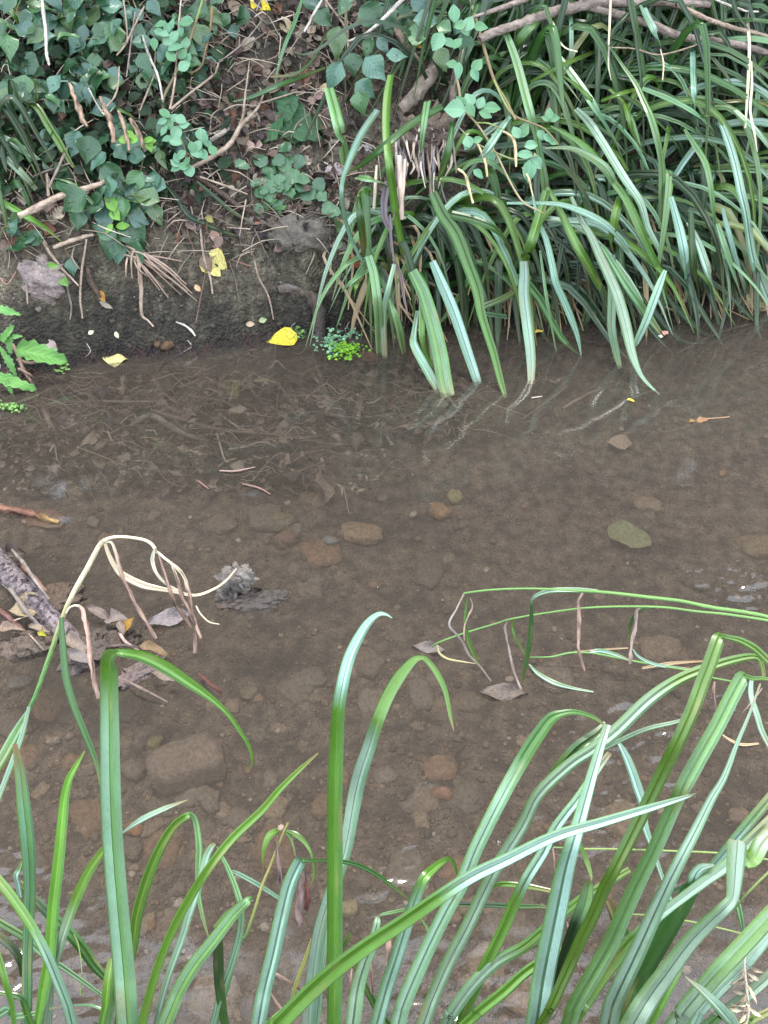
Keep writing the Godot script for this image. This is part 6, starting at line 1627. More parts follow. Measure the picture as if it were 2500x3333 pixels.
# ---------------------------------------------------------------- sedge on the near bank
# clump, colour, colour after the fold, index of the fold, distances, px/py/width run from the foot up
const NEAR_BLADES := [
	# first clump: at the shaded end
	[0, "m", "m", 99, [0.95, 0.88, 0.84], [87, 3340, 33, 90, 3087, 33, 97, 2907, 38, 92, 2769, 45, 80, 2651, 45, 66, 2520, 36, 48, 2420, 14]],
	[0, "b", "b", 99, [0.92, 0.84, 0.80], [120, 3340, 30, 138, 3240, 42, 161, 3112, 46, 172, 2959, 46, 187, 2830, 45, 200, 2702, 41, 210, 2600, 36, 225, 2535, 28, 256, 2479, 16, 277, 2443, 4]],
	[0, "g", "b", 99, [0.93, 0.86, 0.83], [140, 3340, 24, 159, 3215, 28, 184, 3112, 32, 210, 3025, 36, 246, 2928, 38, 287, 2841, 34, 328, 2779, 28, 362, 2738, 12]],
	[0, "g", "b", 4, [0.86, 0.82, 0.84], [236, 3340, 32, 220, 3276, 32, 190, 3200, 32, 149, 3102, 31, 102, 3015, 31, 51, 2938, 31, 0, 2872, 31, -60, 2810, 24]],
	[0, "m", "d", 99, [0.97, 0.96, 0.96], [345, 3250, 12, 277, 3200, 16, 195, 3143, 20, 133, 3102, 22, 77, 3051, 28, 0, 3005, 28, -60, 2965, 24]],
	[0, "k", "k", 99, [0.99, 0.98, 0.98], [75, 3180, 26, 67, 3133, 34, 41, 3087, 36, 0, 3051, 36, -50, 3020, 28]],
	[0, "d", "k", 99, [0.99, 0.97, 0.97], [354, 3194, 22, 307, 3143, 32, 272, 3092, 36, 225, 3036, 36, 154, 2969, 32, 113, 2928, 26, 61, 2872, 20]],
	[0, "g", "d", 99, [0.97, 0.95, 0.95], [64, 2920, 18, 58, 2880, 20, 51, 2851, 20, 62, 2830, 16, 72, 2805, 8]],
	[0, "b", "b", 99, [0.88, 0.85, 0.84], [48, 3340, 16, 38, 3270, 22, 22, 3210, 24, 0, 3130, 22, -20, 3060, 16]],
	[0, "b", "d", 99, [0.92, 0.90, 0.90], [104, 3340, 30, 88, 3300, 32, 70, 3250, 26, 20, 3236, 16, -30, 3228, 14]],
	[0, "m", "m", 99, [0.94, 0.94, 0.93], [-30, 3320, 26, 40, 3310, 28, 110, 3300, 18, 185, 3278, 5]],
	[0, "m", "d", 99, [0.98, 0.97, 0.97], [240, 3272, 5, 290, 3272, 9, 330, 3285, 10, 372, 3308, 8]],
	[0, "g", "g", 99, [0.99, 0.94, 0.92], [160, 3340, 16, 165, 3230, 20, 172, 3130, 18, 178, 3060, 10]],
	# second clump: around the widest blade
	[1, "m", "b", 6, [0.86, 0.73, 0.80], [415, 3345, 78, 402, 3160, 76, 384, 2966, 73, 368, 2770, 72, 359, 2600, 72, 356, 2400, 68, 354, 2207, 62, 356, 2146, 64, 374, 2128, 26, 389, 2124, 24, 461, 2136, 36, 538, 2172, 40, 615, 2223, 33, 681, 2269, 23, 738, 2320, 15, 779, 2377, 14, 810, 2428, 12, 822, 2479, 8, 810, 2507, 2]],
	[1, "g", "g", 99, [0.93, 0.90, 0.90], [385, 2735, 3, 400, 2710, 6, 461, 2667, 20, 538, 2631, 18, 612, 2603, 2]],
	[1, "b", "m", 8, [0.93, 0.85, 0.88], [380, 3340, 22, 405, 3200, 28, 433, 3077, 34, 446, 2984, 37, 477, 2872, 38, 518, 2769, 34, 564, 2692, 28, 605, 2659, 24, 624, 2653, 16, 638, 2680, 20, 648, 2754, 23, 646, 2815, 21, 646, 2907, 16, 661, 2989, 13, 683, 3065, 3]],
	[1, "b", "b", 99, [0.85, 0.74, 0.70], [461, 3340, 30, 482, 3256, 30, 512, 3153, 28, 558, 3036, 29, 615, 2928, 30, 681, 2825, 29, 758, 2728, 29, 850, 2641, 26, 908, 2573, 21, 979, 2502, 16, 1036, 2451, 4]],
	[1, "g", "g", 99, [0.90, 0.84, 0.82], [505, 3340, 18, 518, 3281, 22, 548, 3174, 25, 589, 3061, 28, 620, 2959, 29, 651, 2866, 29, 671, 2790, 27, 688, 2758, 20, 702, 2748, 8]],
	[1, "g", "m", 99, [0.93, 0.87, 0.86], [692, 3340, 20, 717, 3240, 23, 753, 3138, 24, 781, 3036, 23, 784, 2959, 21, 769, 2897, 19, 743, 2831, 16, 717, 2779, 10, 706, 2755, 4]],
	[1, "m", "d", 8, [0.86, 0.79, 0.82], [533, 3340, 52, 579, 3230, 48, 630, 3143, 46, 687, 3071, 42, 758, 2979, 36, 800, 2938, 28, 815, 2926, 22, 800, 2934, 12, 789, 2938, 18, 740, 2985, 34, 705, 3022, 26]],
	[1, "d", "k", 99, [0.94, 0.90, 0.86], [734, 3340, 26, 722, 3270, 30, 713, 3189, 33, 710, 3087, 35, 706, 3025, 26]],
	[1, "g", "g", 99, [0.95, 0.92, 0.91], [925, 2935, 12, 840, 2880, 18, 770, 2842, 16, 745, 2835, 6]],
	[1, "b", "b", 99, [0.90, 0.88, 0.88], [330, 3340, 26, 345, 3270, 34, 352, 3200, 36, 365, 3120, 30]],
	[1, "m", "d", 99, [0.93, 0.91, 0.90], [350, 3345, 20, 360, 3290, 22, 368, 3230, 20, 375, 3160, 12]],
	# third clump: around the tallest middle blade
	[2, "b", "g", 99, [0.84, 0.72, 0.72], [1088, 3345, 48, 1090, 3197, 51, 1090, 2980, 52, 1090, 2763, 53, 1090, 2600, 50, 1096, 2415, 47, 1101, 2312, 44, 1115, 2226, 41, 1136, 2144, 39, 1163, 2084, 35, 1196, 2030, 27, 1229, 2001, 18, 1256, 2000, 10, 1277, 2012, 2]],
	[2, "g", "b", 9, [0.95, 0.80, 0.82], [1001, 3345, 44, 1009, 3251, 45, 1022, 3143, 44, 1039, 3034, 43, 1075, 2910, 42, 1120, 2780, 45, 1153, 2600, 52, 1174, 2513, 49, 1201, 2432, 46, 1229, 2345, 43, 1261, 2269, 41, 1299, 2204, 39, 1343, 2152, 26, 1370, 2141, 15, 1391, 2150, 19, 1424, 2193, 21, 1451, 2253, 17, 1467, 2334, 12, 1478, 2379, 2]],
	[2, "g", "d", 6, [0.86, 0.78, 0.86], [838, 3345, 50, 860, 3224, 49, 887, 3115, 49, 914, 2991, 48, 941, 2882, 46, 974, 2808, 42, 982, 2800, 14, 1000, 2802, 10, 1055, 2801, 11, 1125, 2806, 14, 1180, 2822, 15, 1234, 2852, 14, 1288, 2893, 12, 1342, 2936, 4]],
	[2, "b", "g", 99, [0.80, 0.70, 0.66], [880, 3360, 58, 908, 3333, 60, 1017, 3224, 60, 1104, 3148, 58, 1207, 3072, 55, 1315, 3001, 52, 1424, 2926, 49, 1532, 2855, 46, 1650, 2798, 43, 1804, 2723, 39, 1957, 2677, 34, 2111, 2631, 27, 2229, 2595, 14, 2267, 2582, 3]],
	[2, "g", "m", 7, [0.90, 0.84, 0.90], [1147, 3345, 52, 1163, 3224, 46, 1185, 3143, 40, 1207, 3088, 36, 1224, 3020, 26, 1230, 2990, 18, 1236, 2979, 10, 1277, 2969, 13, 1321, 2961, 11, 1360, 2955, 4]],
	[2, "g", "g", 99, [0.95, 0.93, 0.92], [1028, 3345, 24, 1044, 3170, 26, 1060, 3034, 24, 1075, 2950, 16]],
	[2, "y", "y", 99, [0.96, 0.93, 0.92], [945, 3290, 10, 957, 3224, 13, 990, 3132, 13, 1017, 3056, 11]],
	[2, "b", "b", 99, [0.97, 0.95, 0.94], [1108, 3100, 18, 1125, 3070, 16, 1142, 3036, 10]],
	[2, "d", "d", 99, [1.0, 0.98, 0.97], [1270, 3345, 26, 1215, 3260, 24, 1165, 3160, 20, 1140, 3100, 12]],
	# fourth clump
	[3, "g", "b", 99, [0.94, 0.83, 0.90], [1223, 3345, 46, 1261, 3208, 46, 1291, 3115, 44, 1321, 3018, 42, 1345, 2945, 38, 1378, 2865, 36, 1418, 2822, 28, 1450, 2800, 20, 1472, 2802, 14, 1484, 2832, 10, 1490, 2860, 3]],
	[3, "g", "d", 8, [0.93, 0.80, 0.80], [1294, 3345, 50, 1310, 3278, 50, 1348, 3186, 50, 1397, 3077, 49, 1451, 2969, 48, 1505, 2871, 47, 1549, 2763, 46, 1630, 2600, 46, 1706, 2464, 46, 1752, 2392, 44, 1792, 2340, 38, 1830, 2322, 22, 1875, 2318, 17, 1932, 2335, 13, 1968, 2361, 6]],
	[3, "g", "b", 12, [0.92, 0.79, 0.80], [1375, 3345, 48, 1413, 3240, 47, 1467, 3121, 46, 1521, 3018, 46, 1570, 2915, 45, 1614, 2828, 44, 1700, 2690, 44, 1752, 2587, 42, 1855, 2489, 42, 1932, 2438, 42, 2009, 2377, 46, 2111, 2279, 44, 2214, 2210, 38, 2330, 2165, 32, 2419, 2141, 27, 2465, 2140, 18, 2481, 2166, 14, 2487, 2206, 12]],
	[3, "b", "g", 99, [0.95, 0.87, 0.86], [1500, 3345, 40, 1516, 3294, 41, 1549, 3213, 42, 1581, 3142, 42, 1635, 3034, 41, 1681, 2928, 41, 1717, 2856, 40, 1768, 2774, 38, 1804, 2702, 36, 1840, 2651, 34, 1880, 2600, 32, 1937, 2515, 28, 1985, 2450, 20]],
	[3, "g", "b", 99, [0.93, 0.90, 0.90], [1451, 3345, 40, 1467, 3305, 42, 1532, 3213, 42, 1614, 3132, 41, 1701, 3085, 36, 1773, 3025, 33, 1891, 2928, 30, 1957, 2887, 28, 2050, 2831, 22]],
	[3, "b", "b", 99, [0.90, 0.87, 0.87], [1505, 3345, 36, 1560, 3294, 40, 1641, 3229, 40, 1700, 3175, 38, 1760, 3130, 34, 1830, 3080, 26]],
	[3, "k", "d", 99, [0.95, 0.93, 0.92], [1390, 2950, 10, 1440, 2947, 17, 1505, 2946, 18, 1587, 2946, 18, 1700, 2950, 18, 1760, 2950, 14, 1795, 2958, 8]],
	[3, "b", "b", 99, [0.95, 0.93, 0.92], [1590, 2896, 6, 1612, 2882, 16, 1645, 2878, 20, 1717, 2885, 20, 1793, 2900, 14]],
	[3, "d", "d", 99, [0.97, 0.95, 0.94], [1330, 2950, 4, 1360, 2975, 10, 1391, 3023, 10, 1400, 3060, 5]],
	# fifth clump
	[4, "g", "g", 99, [0.86, 0.77, 0.77], [1745, 3345, 72, 1768, 3189, 76, 1793, 3061, 75, 1819, 2933, 70, 1840, 2831, 64, 1862, 2754, 54, 1885, 2677, 46, 1906, 2600, 42, 1930, 2515, 36, 1955, 2430, 30, 1978, 2358, 26]],
	[4, "d", "b", 99, [0.82, 0.81, 0.84], [1974, 2356, 24, 1945, 2392, 44, 1881, 2440, 54, 1815, 2512, 48, 1794, 2540, 22]],
	[4, "b", "b", 11, [0.84, 0.72, 0.76], [1770, 3320, 34, 1793, 3280, 38, 1855, 3143, 42, 1891, 3061, 44, 1932, 2979, 46, 1968, 2892, 46, 2009, 2815, 46, 2101, 2631, 50, 2162, 2505, 51, 2209, 2412, 51, 2255, 2310, 51, 2285, 2228, 51, 2316, 2146, 51, 2338, 2082, 48, 2348, 2070, 16, 2367, 2074, 16, 2408, 2084, 22, 2449, 2105, 26, 2480, 2131, 26, 2530, 2180, 22]],
	[4, "m", "b", 13, [0.85, 0.75, 0.78], [1850, 3345, 58, 1870, 3281, 62, 1922, 3189, 64, 1983, 3082, 64, 2034, 2969, 62, 2086, 2856, 60, 2137, 2754, 56, 2193, 2626, 56, 2229, 2556, 60, 2285, 2453, 60, 2337, 2361, 58, 2378, 2279, 58, 2415, 2210, 56, 2425, 2200, 14, 2449, 2208, 16, 2480, 2208, 14, 2520, 2214, 8]],
	[4, "g", "g", 99, [0.80, 0.70, 0.68], [1978, 3345, 60, 1993, 3276, 60, 2019, 3215, 59, 2060, 3128, 58, 2096, 3051, 54, 2137, 2959, 50, 2178, 2871, 43, 2219, 2790, 39, 2265, 2702, 34, 2316, 2600, 27, 2357, 2530, 21, 2398, 2423, 14, 2439, 2325, 10, 2475, 2225, 6]],
	[4, "d", "g", 7, [0.90, 0.84, 0.82], [2030, 3320, 50, 2070, 3215, 58, 2111, 3138, 60, 2162, 3051, 60, 2214, 2959, 60, 2248, 2895, 56, 2256, 2878, 44, 2262, 2850, 40, 2285, 2824, 30, 2325, 2816, 8]],
	[4, "g", "g", 99, [0.76, 0.70, 0.70], [2040, 3370, 84, 2111, 3251, 76, 2178, 3158, 68, 2239, 3076, 62, 2301, 3010, 56, 2357, 2959, 48, 2383, 2928, 42, 2390, 2885, 50, 2395, 2815, 62, 2400, 2749, 66, 2402, 2734, 52]],
	[4, "b", "g", 99, [0.80, 0.80, 0.82], [2400, 2738, 30, 2430, 2800, 46, 2455, 2790, 58, 2480, 2745, 58, 2520, 2700, 46]],
	[4, "k", "m", 99, [0.86, 0.83, 0.82], [1806, 3215, 18, 1829, 3148, 38, 1855, 3077, 48, 1880, 3010, 52, 1903, 2945, 50, 1915, 2885, 36, 1920, 2865, 14]],
	[4, "b", "g", 99, [0.86, 0.83, 0.82], [1860, 3330, 44, 1906, 3261, 48, 1957, 3184, 48, 2009, 3118, 44, 2060, 3056, 40, 2111, 3010, 34, 2188, 2948, 30, 2290, 2871, 34, 2367, 2815, 38, 2440, 2740, 40, 2530, 2650, 36]],
	[4, "d", "k", 99, [0.92, 0.92, 0.91], [2062, 3090, 26, 2030, 3040, 40, 2005, 2985, 40, 1978, 2928, 24]],
	[4, "g", "g", 99, [0.95, 0.93, 0.92], [2014, 2418, 12, 2030, 2445, 22, 2050, 2489, 28, 2075, 2561, 31, 2094, 2620, 29, 2098, 2680, 24, 2120, 2750, 16, 2142, 2815, 14, 2167, 2887, 12, 2190, 2940, 8]],
	[4, "g", "g", 99, [0.88, 0.84, 0.83], [1880, 2475, 8, 1940, 2450, 14, 2039, 2400, 16, 2111, 2371, 15, 2200, 2350, 13, 2262, 2325, 4]],
	[4, "b", "b", 99, [0.92, 0.92, 0.91], [1883, 2740, 8, 1895, 2765, 15, 1911, 2805, 17, 1922, 2840, 12, 1927, 2868, 2]],
	[4, "b", "b", 99, [0.84, 0.82, 0.82], [2110, 3345, 36, 2150, 3270, 36, 2190, 3195, 30, 2220, 3140, 20]],
	# sixth clump: at the open end
	[5, "g", "m", 99, [0.86, 0.82, 0.82], [2193, 3345, 62, 2224, 3297, 62, 2275, 3235, 62, 2342, 3158, 60, 2419, 3077, 60, 2500, 2989, 58, 2570, 2910, 50]],
	[5, "g", "g", 99, [0.88, 0.85, 0.85], [2255, 3345, 40, 2280, 3292, 42, 2342, 3225, 42, 2419, 3148, 42, 2500, 3050, 42, 2560, 2985, 36]],
	[5, "m", "g", 99, [0.88, 0.86, 0.86], [2290, 3350, 44, 2342, 3305, 46, 2419, 3251, 46, 2500, 3182, 44, 2570, 3110, 38]],
	[5, "g", "g", 99, [0.83, 0.78, 0.77], [2395, 3350, 42, 2376, 3320, 40, 2342, 3280, 36, 2290, 3228, 26, 2229, 3178, 3]],
	[5, "g", "m", 99, [0.90, 0.86, 0.85], [2180, 2905, 16, 2240, 2880, 24, 2310, 2830, 36, 2400, 2725, 42, 2455, 2660, 42, 2540, 2560, 40]],
	[5, "m", "m", 99, [0.90, 0.87, 0.87], [2120, 3030, 10, 2162, 3000, 26, 2230, 2930, 30, 2330, 2830, 30]],
	[5, "g", "g", 99, [0.92, 0.90, 0.90], [2448, 2200, 12, 2444, 2250, 17, 2452, 2290, 18, 2465, 2330, 19, 2480, 2380, 19, 2510, 2440, 16]],
	[5, "m", "m", 99, [0.95, 0.94, 0.94], [2420, 3040, 8, 2412, 2990, 18, 2400, 2940, 20, 2385, 2905, 16]],
	[5, "b", "b", 99, [0.86, 0.86, 0.86], [2380, 3360, 34, 2440, 3325, 34, 2510, 3290, 28]],
]


func make_front_sedge() -> void:
	var feet := [[60, "cluster of pale and dark sedge blades at the shaded end of the near bank"], [470, "sedge clump with the widest folded blade and a narrow bright one crossing it"], [1060, "sedge clump with the tallest middle blade and one long blade slanting across the others"], [1380, "sedge clump with straight glaucous blades fanning over the water beside the tallest middle blade"], [1900, "thickest sedge clump with broad folded and snapped blades"], [2330, "sedge clump of parallel blue-green blades at the open end of the near bank"]]
	var clumps := []
	for f in feet:
		var q := at(f[0], 3333, 0.95)
		var p := Vector3(q.x * 1.02, ground_y(q.x * 1.02, 0.27), -0.27)
		clumps.append(thing("sedge_clump", f[1], "sedge", p))
	for b in NEAR_BLADES:
		var v: Array = b[5]
		var opt := {"c2": b[2], "turn": b[3] + 1 if b[3] < 90 else 99, "sub": 4, "tip": 0.55, "roll": R(-0.3, 0.3), "pleat": 1.1}
		if b[2] != b[1] and b[3] > 90:
			opt.turn = int(v.size() / 6) + 1
		if v[1] > 3300:
			var run := clampf((v[0] - v[3]) / maxf(40.0, v[1] - v[4]), -1.2, 1.2)
			var r := at(v[0] + run * 420.0, v[1] + 420.0, b[4][0] + 0.09)
			r.y = maxf(r.y, ground_y(r.x, -r.z))
			opt.root = r
		blade(clumps[b[0]], v, b[4], b[1], opt)


# ---------------------------------------------------------------- stalks, spikes and arching stems over the water
func make_front_stems() -> void:
	var straw := [Color(0.80, 0.70, 0.48), Color(0.76, 0.63, 0.44)]
	var spike := [Color(0.27, 0.175, 0.135), Color(0.21, 0.135, 0.105)]
	var green := [Color(0.13, 0.30, 0.10), Color(0.20, 0.38, 0.12)]
	var opt := {"rough": 0.08, "sides": 7, "sub": 6}
	var sopt := {"rough": 0.9, "sides": 8, "sub": 10}
	# the dry flowering stalk
	var st := thing("sedge_stalk", "curled dry flowering stalk arching over the debris with drooping brown spikes", "stalk", on_level(60, 2600, 0.0))
	stick(st, "stem", [77, 2346, 14, 118, 2259, 15, 164, 2130, 16, 205, 2008, 17, 241, 1926, 16, 287, 1844, 17, 320, 1782, 16, 338, 1760, 18], [0.98, 0.92, 0.90], [green[0], green[0], green[1], Color(0.5, 0.45, 0.24), straw[0], straw[0]], LM.soft, opt)
	stick(st, "stem", [338, 1760, 14, 362, 1750, 11, 400, 1747, 10, 461, 1755, 10, 490, 1768, 11, 505, 1786, 12], [0.90, 0.89, 0.89], straw, LM.dry, opt)
	stick(st, "spike", [505, 1786, 9, 512, 1798, 8, 564, 1839, 9, 595, 1870, 9, 615, 1925, 11, 620, 1955, 12, 624, 1990, 13, 635, 2028, 13, 653, 2077, 10], [0.89, 0.90, 0.91], [straw[0], straw[0], straw[1], straw[1], spike[0]], LM.dry, sopt)
	stick(st, "spike", [344, 1765, 6, 362, 1766, 10, 374, 1793, 12, 400, 1880, 12, 435, 1956, 14, 466, 2008, 14, 507, 2079, 11], [0.90, 0.90, 0.91], [straw[0], straw[0], Color(0.42, 0.32, 0.24), spike[0]], LM.dry, sopt)
	stick(st, "spike", [508, 1792, 5, 517, 1808, 8, 543, 1890, 11, 564, 1950, 12, 574, 1975, 13, 600, 2006, 13, 620, 2041, 8], [0.89, 0.90, 0.92], [straw[1], spike[0]], LM.dry, sopt)
	stick(st, "spike", [556, 1828, 5, 579, 1890, 11, 594, 1945, 12, 610, 1975, 12, 632, 2028, 13, 637, 2074, 14, 634, 2123, 12], [0.895, 0.90, 0.92], [straw[1], spike[0]], LM.dry, sopt)
	stick(st, "stem", [638, 1972, 5, 652, 1997, 5, 680, 2024, 5, 714, 2032, 3], [0.91, 0.91, 0.92], straw, LM.dry, opt)
	stick(st, "stem", [216, 1995, 6, 226, 1979, 7, 243, 1971, 7, 260, 1973, 9], [0.92, 0.915, 0.91], straw, LM.dry, opt)
	stick(st, "spike", [258, 1972, 10, 270, 1990, 14, 280, 2030, 16, 290, 2090, 17, 300, 2172, 18, 310, 2233, 17, 321, 2271, 12], [0.91, 0.91, 0.93], [spike[0], Color(0.30, 0.20, 0.16), spike[0]], LM.plain, sopt)
	for r in [["w", [341, 1764, 10, 352, 1800, 14, 372, 1840, 18, 400, 1872, 24, 461, 1903, 26, 510, 1915, 20, 560, 1924, 14, 635, 1938, 11, 697, 1917, 9, 738, 1888, 8, 770, 1850, 5], [0.90, 0.93, 0.97], 0.9], ["w", [503, 1788, 7, 498, 1808, 12, 497, 1829, 13, 510, 1866, 10, 543, 1901, 9, 594, 1928, 7, 615, 1935, 3], [0.89, 0.90, 0.92], -0.8], ["m", [92, 2312, 10, 75, 2346, 24, 45, 2400, 36, 0, 2480, 36, -40, 2540, 30], [0.98, 0.98, 0.98], 0.1], ["g", [95, 2300, 12, 72, 2390, 17, 40, 2480, 18, 0, 2584, 18, -30, 2660, 16], [0.96, 0.95, 0.95], 0.0], ["d", [199, 2010, 14, 205, 2105, 24, 215, 2207, 26, 241, 2300, 25, 272, 2377, 23, 302, 2453, 19, 318, 2505, 14, 335, 2580, 12], [0.925, 0.92, 0.92], 0.2]]:
		blade(st, r[1], r[2], r[0], {"mat": LM.dry} .merged({"roll1": r[3], "roll": 0.0, "sub": 5}) if r[0] == "w" else {"roll1": r[3], "roll": 0.0, "sub": 5})
	# the little stem with two curved leaves and spikes
	var s2 := thing("flowering_stem", "yellow-tipped stem with two curved leaves and drooping dark spikes before the middle sedge", "stalk", on_level(760, 3200, 0.0))
	stick(s2, "stem", [700, 3345, 10, 740, 3220, 11, 763, 3133, 11, 784, 3061, 11, 800, 3045, 10, 827, 2969, 10, 854, 2882, 10, 881, 2817, 9, 908, 2746, 9, 938, 2677, 8], [0.95, 0.90, 0.87], [green[0], green[0], green[0], green[1], green[1], Color(0.34, 0.40, 0.12), Color(0.42, 0.40, 0.14)], LM.soft, opt)
	blade(s2, [915, 2704, 6, 898, 2706, 20, 875, 2722, 24, 860, 2757, 18, 855, 2805, 6, 857, 2830, 3], [0.87, 0.86, 0.87], "b", {"roll1": 0.8, "roll": 0.0})
	blade(s2, [932, 2704, 8, 963, 2716, 18, 995, 2744, 13, 1014, 2779, 8, 1023, 2820, 10, 1024, 2850, 13, 1010, 2888, 2], [0.87, 0.86, 0.87], "b", {"roll1": -0.8, "roll": 0.0})
	blade(s2, [930, 2710, 6, 945, 2725, 12, 955, 2755, 6, 962, 2790, 2], [0.87, 0.87, 0.87], "b", {})
	for sp in [[905, 2716, 6, 900, 2735, 8, 904, 2780, 11, 911, 2840, 13, 916, 2880, 13, 919, 2914, 8], [951, 2718, 5, 958, 2760, 10, 964, 2795, 11], [986, 2838, 10, 984, 2870, 20, 976, 2930, 24, 974, 2980, 24, 974, 3014, 14]]:
		stick(s2, "spike", sp, [0.87, 0.875, 0.88], [Color(0.20, 0.14, 0.12), Color(0.16, 0.11, 0.10)], LM.plain, sopt)
	stick(s2, "spike", [992, 2850, 6, 1000, 2900, 16, 996, 2960, 12], [0.885, 0.885, 0.89], [Color(0.12, 0.04, 0.035)], LM.plain, sopt)
	part("bead", stone_mesh(Vector3(0.006, 0.005, 0.006), 3, Color(0.22, 0.16, 0.12)), LM.plain, s2).position = at(914, 2694, 0.865) - s2.position
	# long arching stems that come in from the open end
	var a1 := thing("arching_stem", "upper long green stem arching over the water from the open end, with drooping leaves", "stem", at(2500, 2008, 1.05))
	stick(a1, "stem", [2600, 2040, 13, 2500, 2008, 13, 2419, 1992, 13, 2316, 1977, 13, 2214, 1956, 12, 2111, 1944, 12, 2019, 1933, 11, 1947, 1926, 10, 1880, 1922, 8, 1778, 1917, 7, 1700, 1916, 7, 1614, 1919, 7, 1560, 1924, 7, 1511, 1931, 7], [1.02, 1.08, 1.16], green, LM.soft, opt)
	blade(a1, [1945, 1925, 14, 1880, 1921, 18, 1800, 1922, 18, 1755, 1934, 14, 1733, 1951, 9, 1730, 1975, 10, 1729, 2028, 15, 1722, 2105, 17, 1707, 2182, 12, 1699, 2230, 3], [1.10, 1.13, 1.19], "g", {"c2": "d", "turn": 5, "roll": 0.0})
	stick(a1, "dry_strand", [1511, 1931, 6, 1485, 1985, 6, 1462, 2033, 7, 1489, 2068, 7, 1505, 2090, 8, 1527, 2133, 8, 1560, 2166, 7, 1597, 2216, 6], [1.16, 1.19, 1.24], [Color(0.50, 0.38, 0.24), Color(0.5, 0.44, 0.38), Color(0.48, 0.42, 0.42), Color(0.33, 0.27, 0.22)], LM.dry, {"rough": 0.4, "sub": 5})
	blade(a1, [1522, 1947, 4, 1518, 1990, 11, 1516, 2036, 12, 1527, 2090, 13, 1543, 2130, 14, 1558, 2160, 6], [1.16, 1.18, 1.2], "b", {"roll1": 0.6, "roll": 0.0})
	stick(a1, "dry_strand", [1530, 1945, 3, 1538, 1975, 6, 1522, 2010, 6, 1511, 2045, 7, 1512, 2085, 4], [1.16, 1.17, 1.18], [Color(0.42, 0.3, 0.24)], LM.dry, {"rough": 0.5, "sub": 6})
	stick(a1, "spike", [1904, 1927, 4, 1893, 1938, 8, 1883, 1958, 10, 1886, 2028, 12, 1882, 2095, 12, 1891, 2146, 10, 1902, 2183, 7], [1.11, 1.13, 1.15], [spike[0], Color(0.36, 0.25, 0.21), spike[0]], LM.plain, sopt)
	var a2 := thing("arching_stem", "lower long green stem arching just beneath the other one, bearing brown spikes", "stem", at(2500, 2020, 1.08))
	stick(a2, "stem", [2600, 2042, 9, 2500, 2020, 9, 2367, 2000, 9, 2265, 1990, 8, 2162, 1977, 8, 2034, 1974, 7, 1906, 1979, 7, 1778, 1995, 6, 1668, 2014, 6, 1614, 2030, 6, 1505, 2063, 6, 1424, 2093, 6, 1408, 2106, 5], [1.06, 1.14, 1.27], green, LM.soft, opt)
	blade(a2, [1669, 2012, 4, 1668, 2040, 10, 1678, 2075, 9, 1695, 2105, 7, 1712, 2140, 2], [1.19, 1.2, 1.22], "b", {})
	stick(a2, "strand", [1424, 2099, 5, 1430, 2125, 8, 1456, 2144, 8, 1500, 2153, 6, 1549, 2160, 2], [1.27, 1.265, 1.26], [Color(0.45, 0.42, 0.16), Color(0.5, 0.44, 0.24)], LM.soft, opt)
	stick(a2, "spike", [1652, 2022, 4, 1645, 2040, 9, 1648, 2070, 9, 1660, 2130, 9, 1675, 2195, 9, 1698, 2248, 6], [1.19, 1.21, 1.24], [spike[0], Color(0.27, 0.2, 0.175)], LM.plain, sopt)
	stick(a2, "spike", [2086, 1979, 5, 2073, 1990, 9, 2068, 2033, 11, 2057, 2095, 12, 2052, 2140, 11, 2051, 2158, 7], [1.12, 1.14, 1.16], [spike[0], Color(0.33, 0.24, 0.2)], LM.plain, sopt)
	blade(a2, [2140, 1977, 4, 2090, 1984, 9, 2060, 2010, 12, 2048, 2050, 10, 2045, 2095, 3], [1.12, 1.14, 1.16], "d", {})
	var a3 := thing("lying_stem", "thin green stem lying low on the water below the arching stems", "stem", on_level(2000, 2140, 0.02))
	var lie := [depth_of(on_level(1732, 2138, 0.012)), depth_of(on_level(2040, 2145, 0.03)), depth_of(on_level(2383, 2218, 0.07))]
	stick(a3, "stem", [1725, 2139, 4, 1793, 2138, 6, 1855, 2125, 7, 1922, 2125, 7, 2009, 2141, 7, 2086, 2156, 7, 2162, 2169, 7, 2249, 2184, 7, 2316, 2205, 6, 2383, 2218, 6], lie, green, LM.soft, opt)
	blade(a3, [1920, 2122, 10, 1957, 2118, 15, 2010, 2133, 12, 2050, 2150, 6], [lie[1] - 0.012, lie[1] - 0.012, lie[1] - 0.01], "g", {})
	blade(a3, [2058, 2110, 3, 2080, 2138, 9, 2130, 2162, 11, 2190, 2172, 10, 2255, 2178, 5], [lie[1] - 0.03, lie[1] - 0.03, lie[1] - 0.03], "g", {})
	for q in [[[1870, 2120, 3, 1978, 2113, 6, 2045, 2109, 4], "t", "tan straw lying across the thin lying stem"], [[1722, 2161, 5, 1752, 2192, 14, 1804, 2222, 16, 1865, 2240, 10, 1932, 2252, 5], "g", "pale spear-shaped leaf floating with its stalk below the lying stem"], [[2352, 2392, 5, 2383, 2412, 9, 2419, 2424, 10, 2470, 2420, 6], "t", "grey-brown leaf strip floating behind the straight broad blades"], [[2090, 2175, 8, 2180, 2160, 12, 2290, 2152, 4], "t", "sunken-looking straw strip beside the thin lying stem"]]:
		var v: Array = q[0]
		var n := v.size() / 3
		var m := n / 2
		var o := blade(null, v, [depth_of(on_level(v[0], v[1], 0.008)), depth_of(on_level(v[m * 3], v[m * 3 + 1], 0.006)), depth_of(on_level(v[n * 3 - 3], v[n * 3 - 2], 0.003))], q[1], {"mat": LM.dry if q[1] == "t" else LM.blade, "roll": 0.0})
		o.name = "floating_straw"
		tag(o, q[2], "leaf")
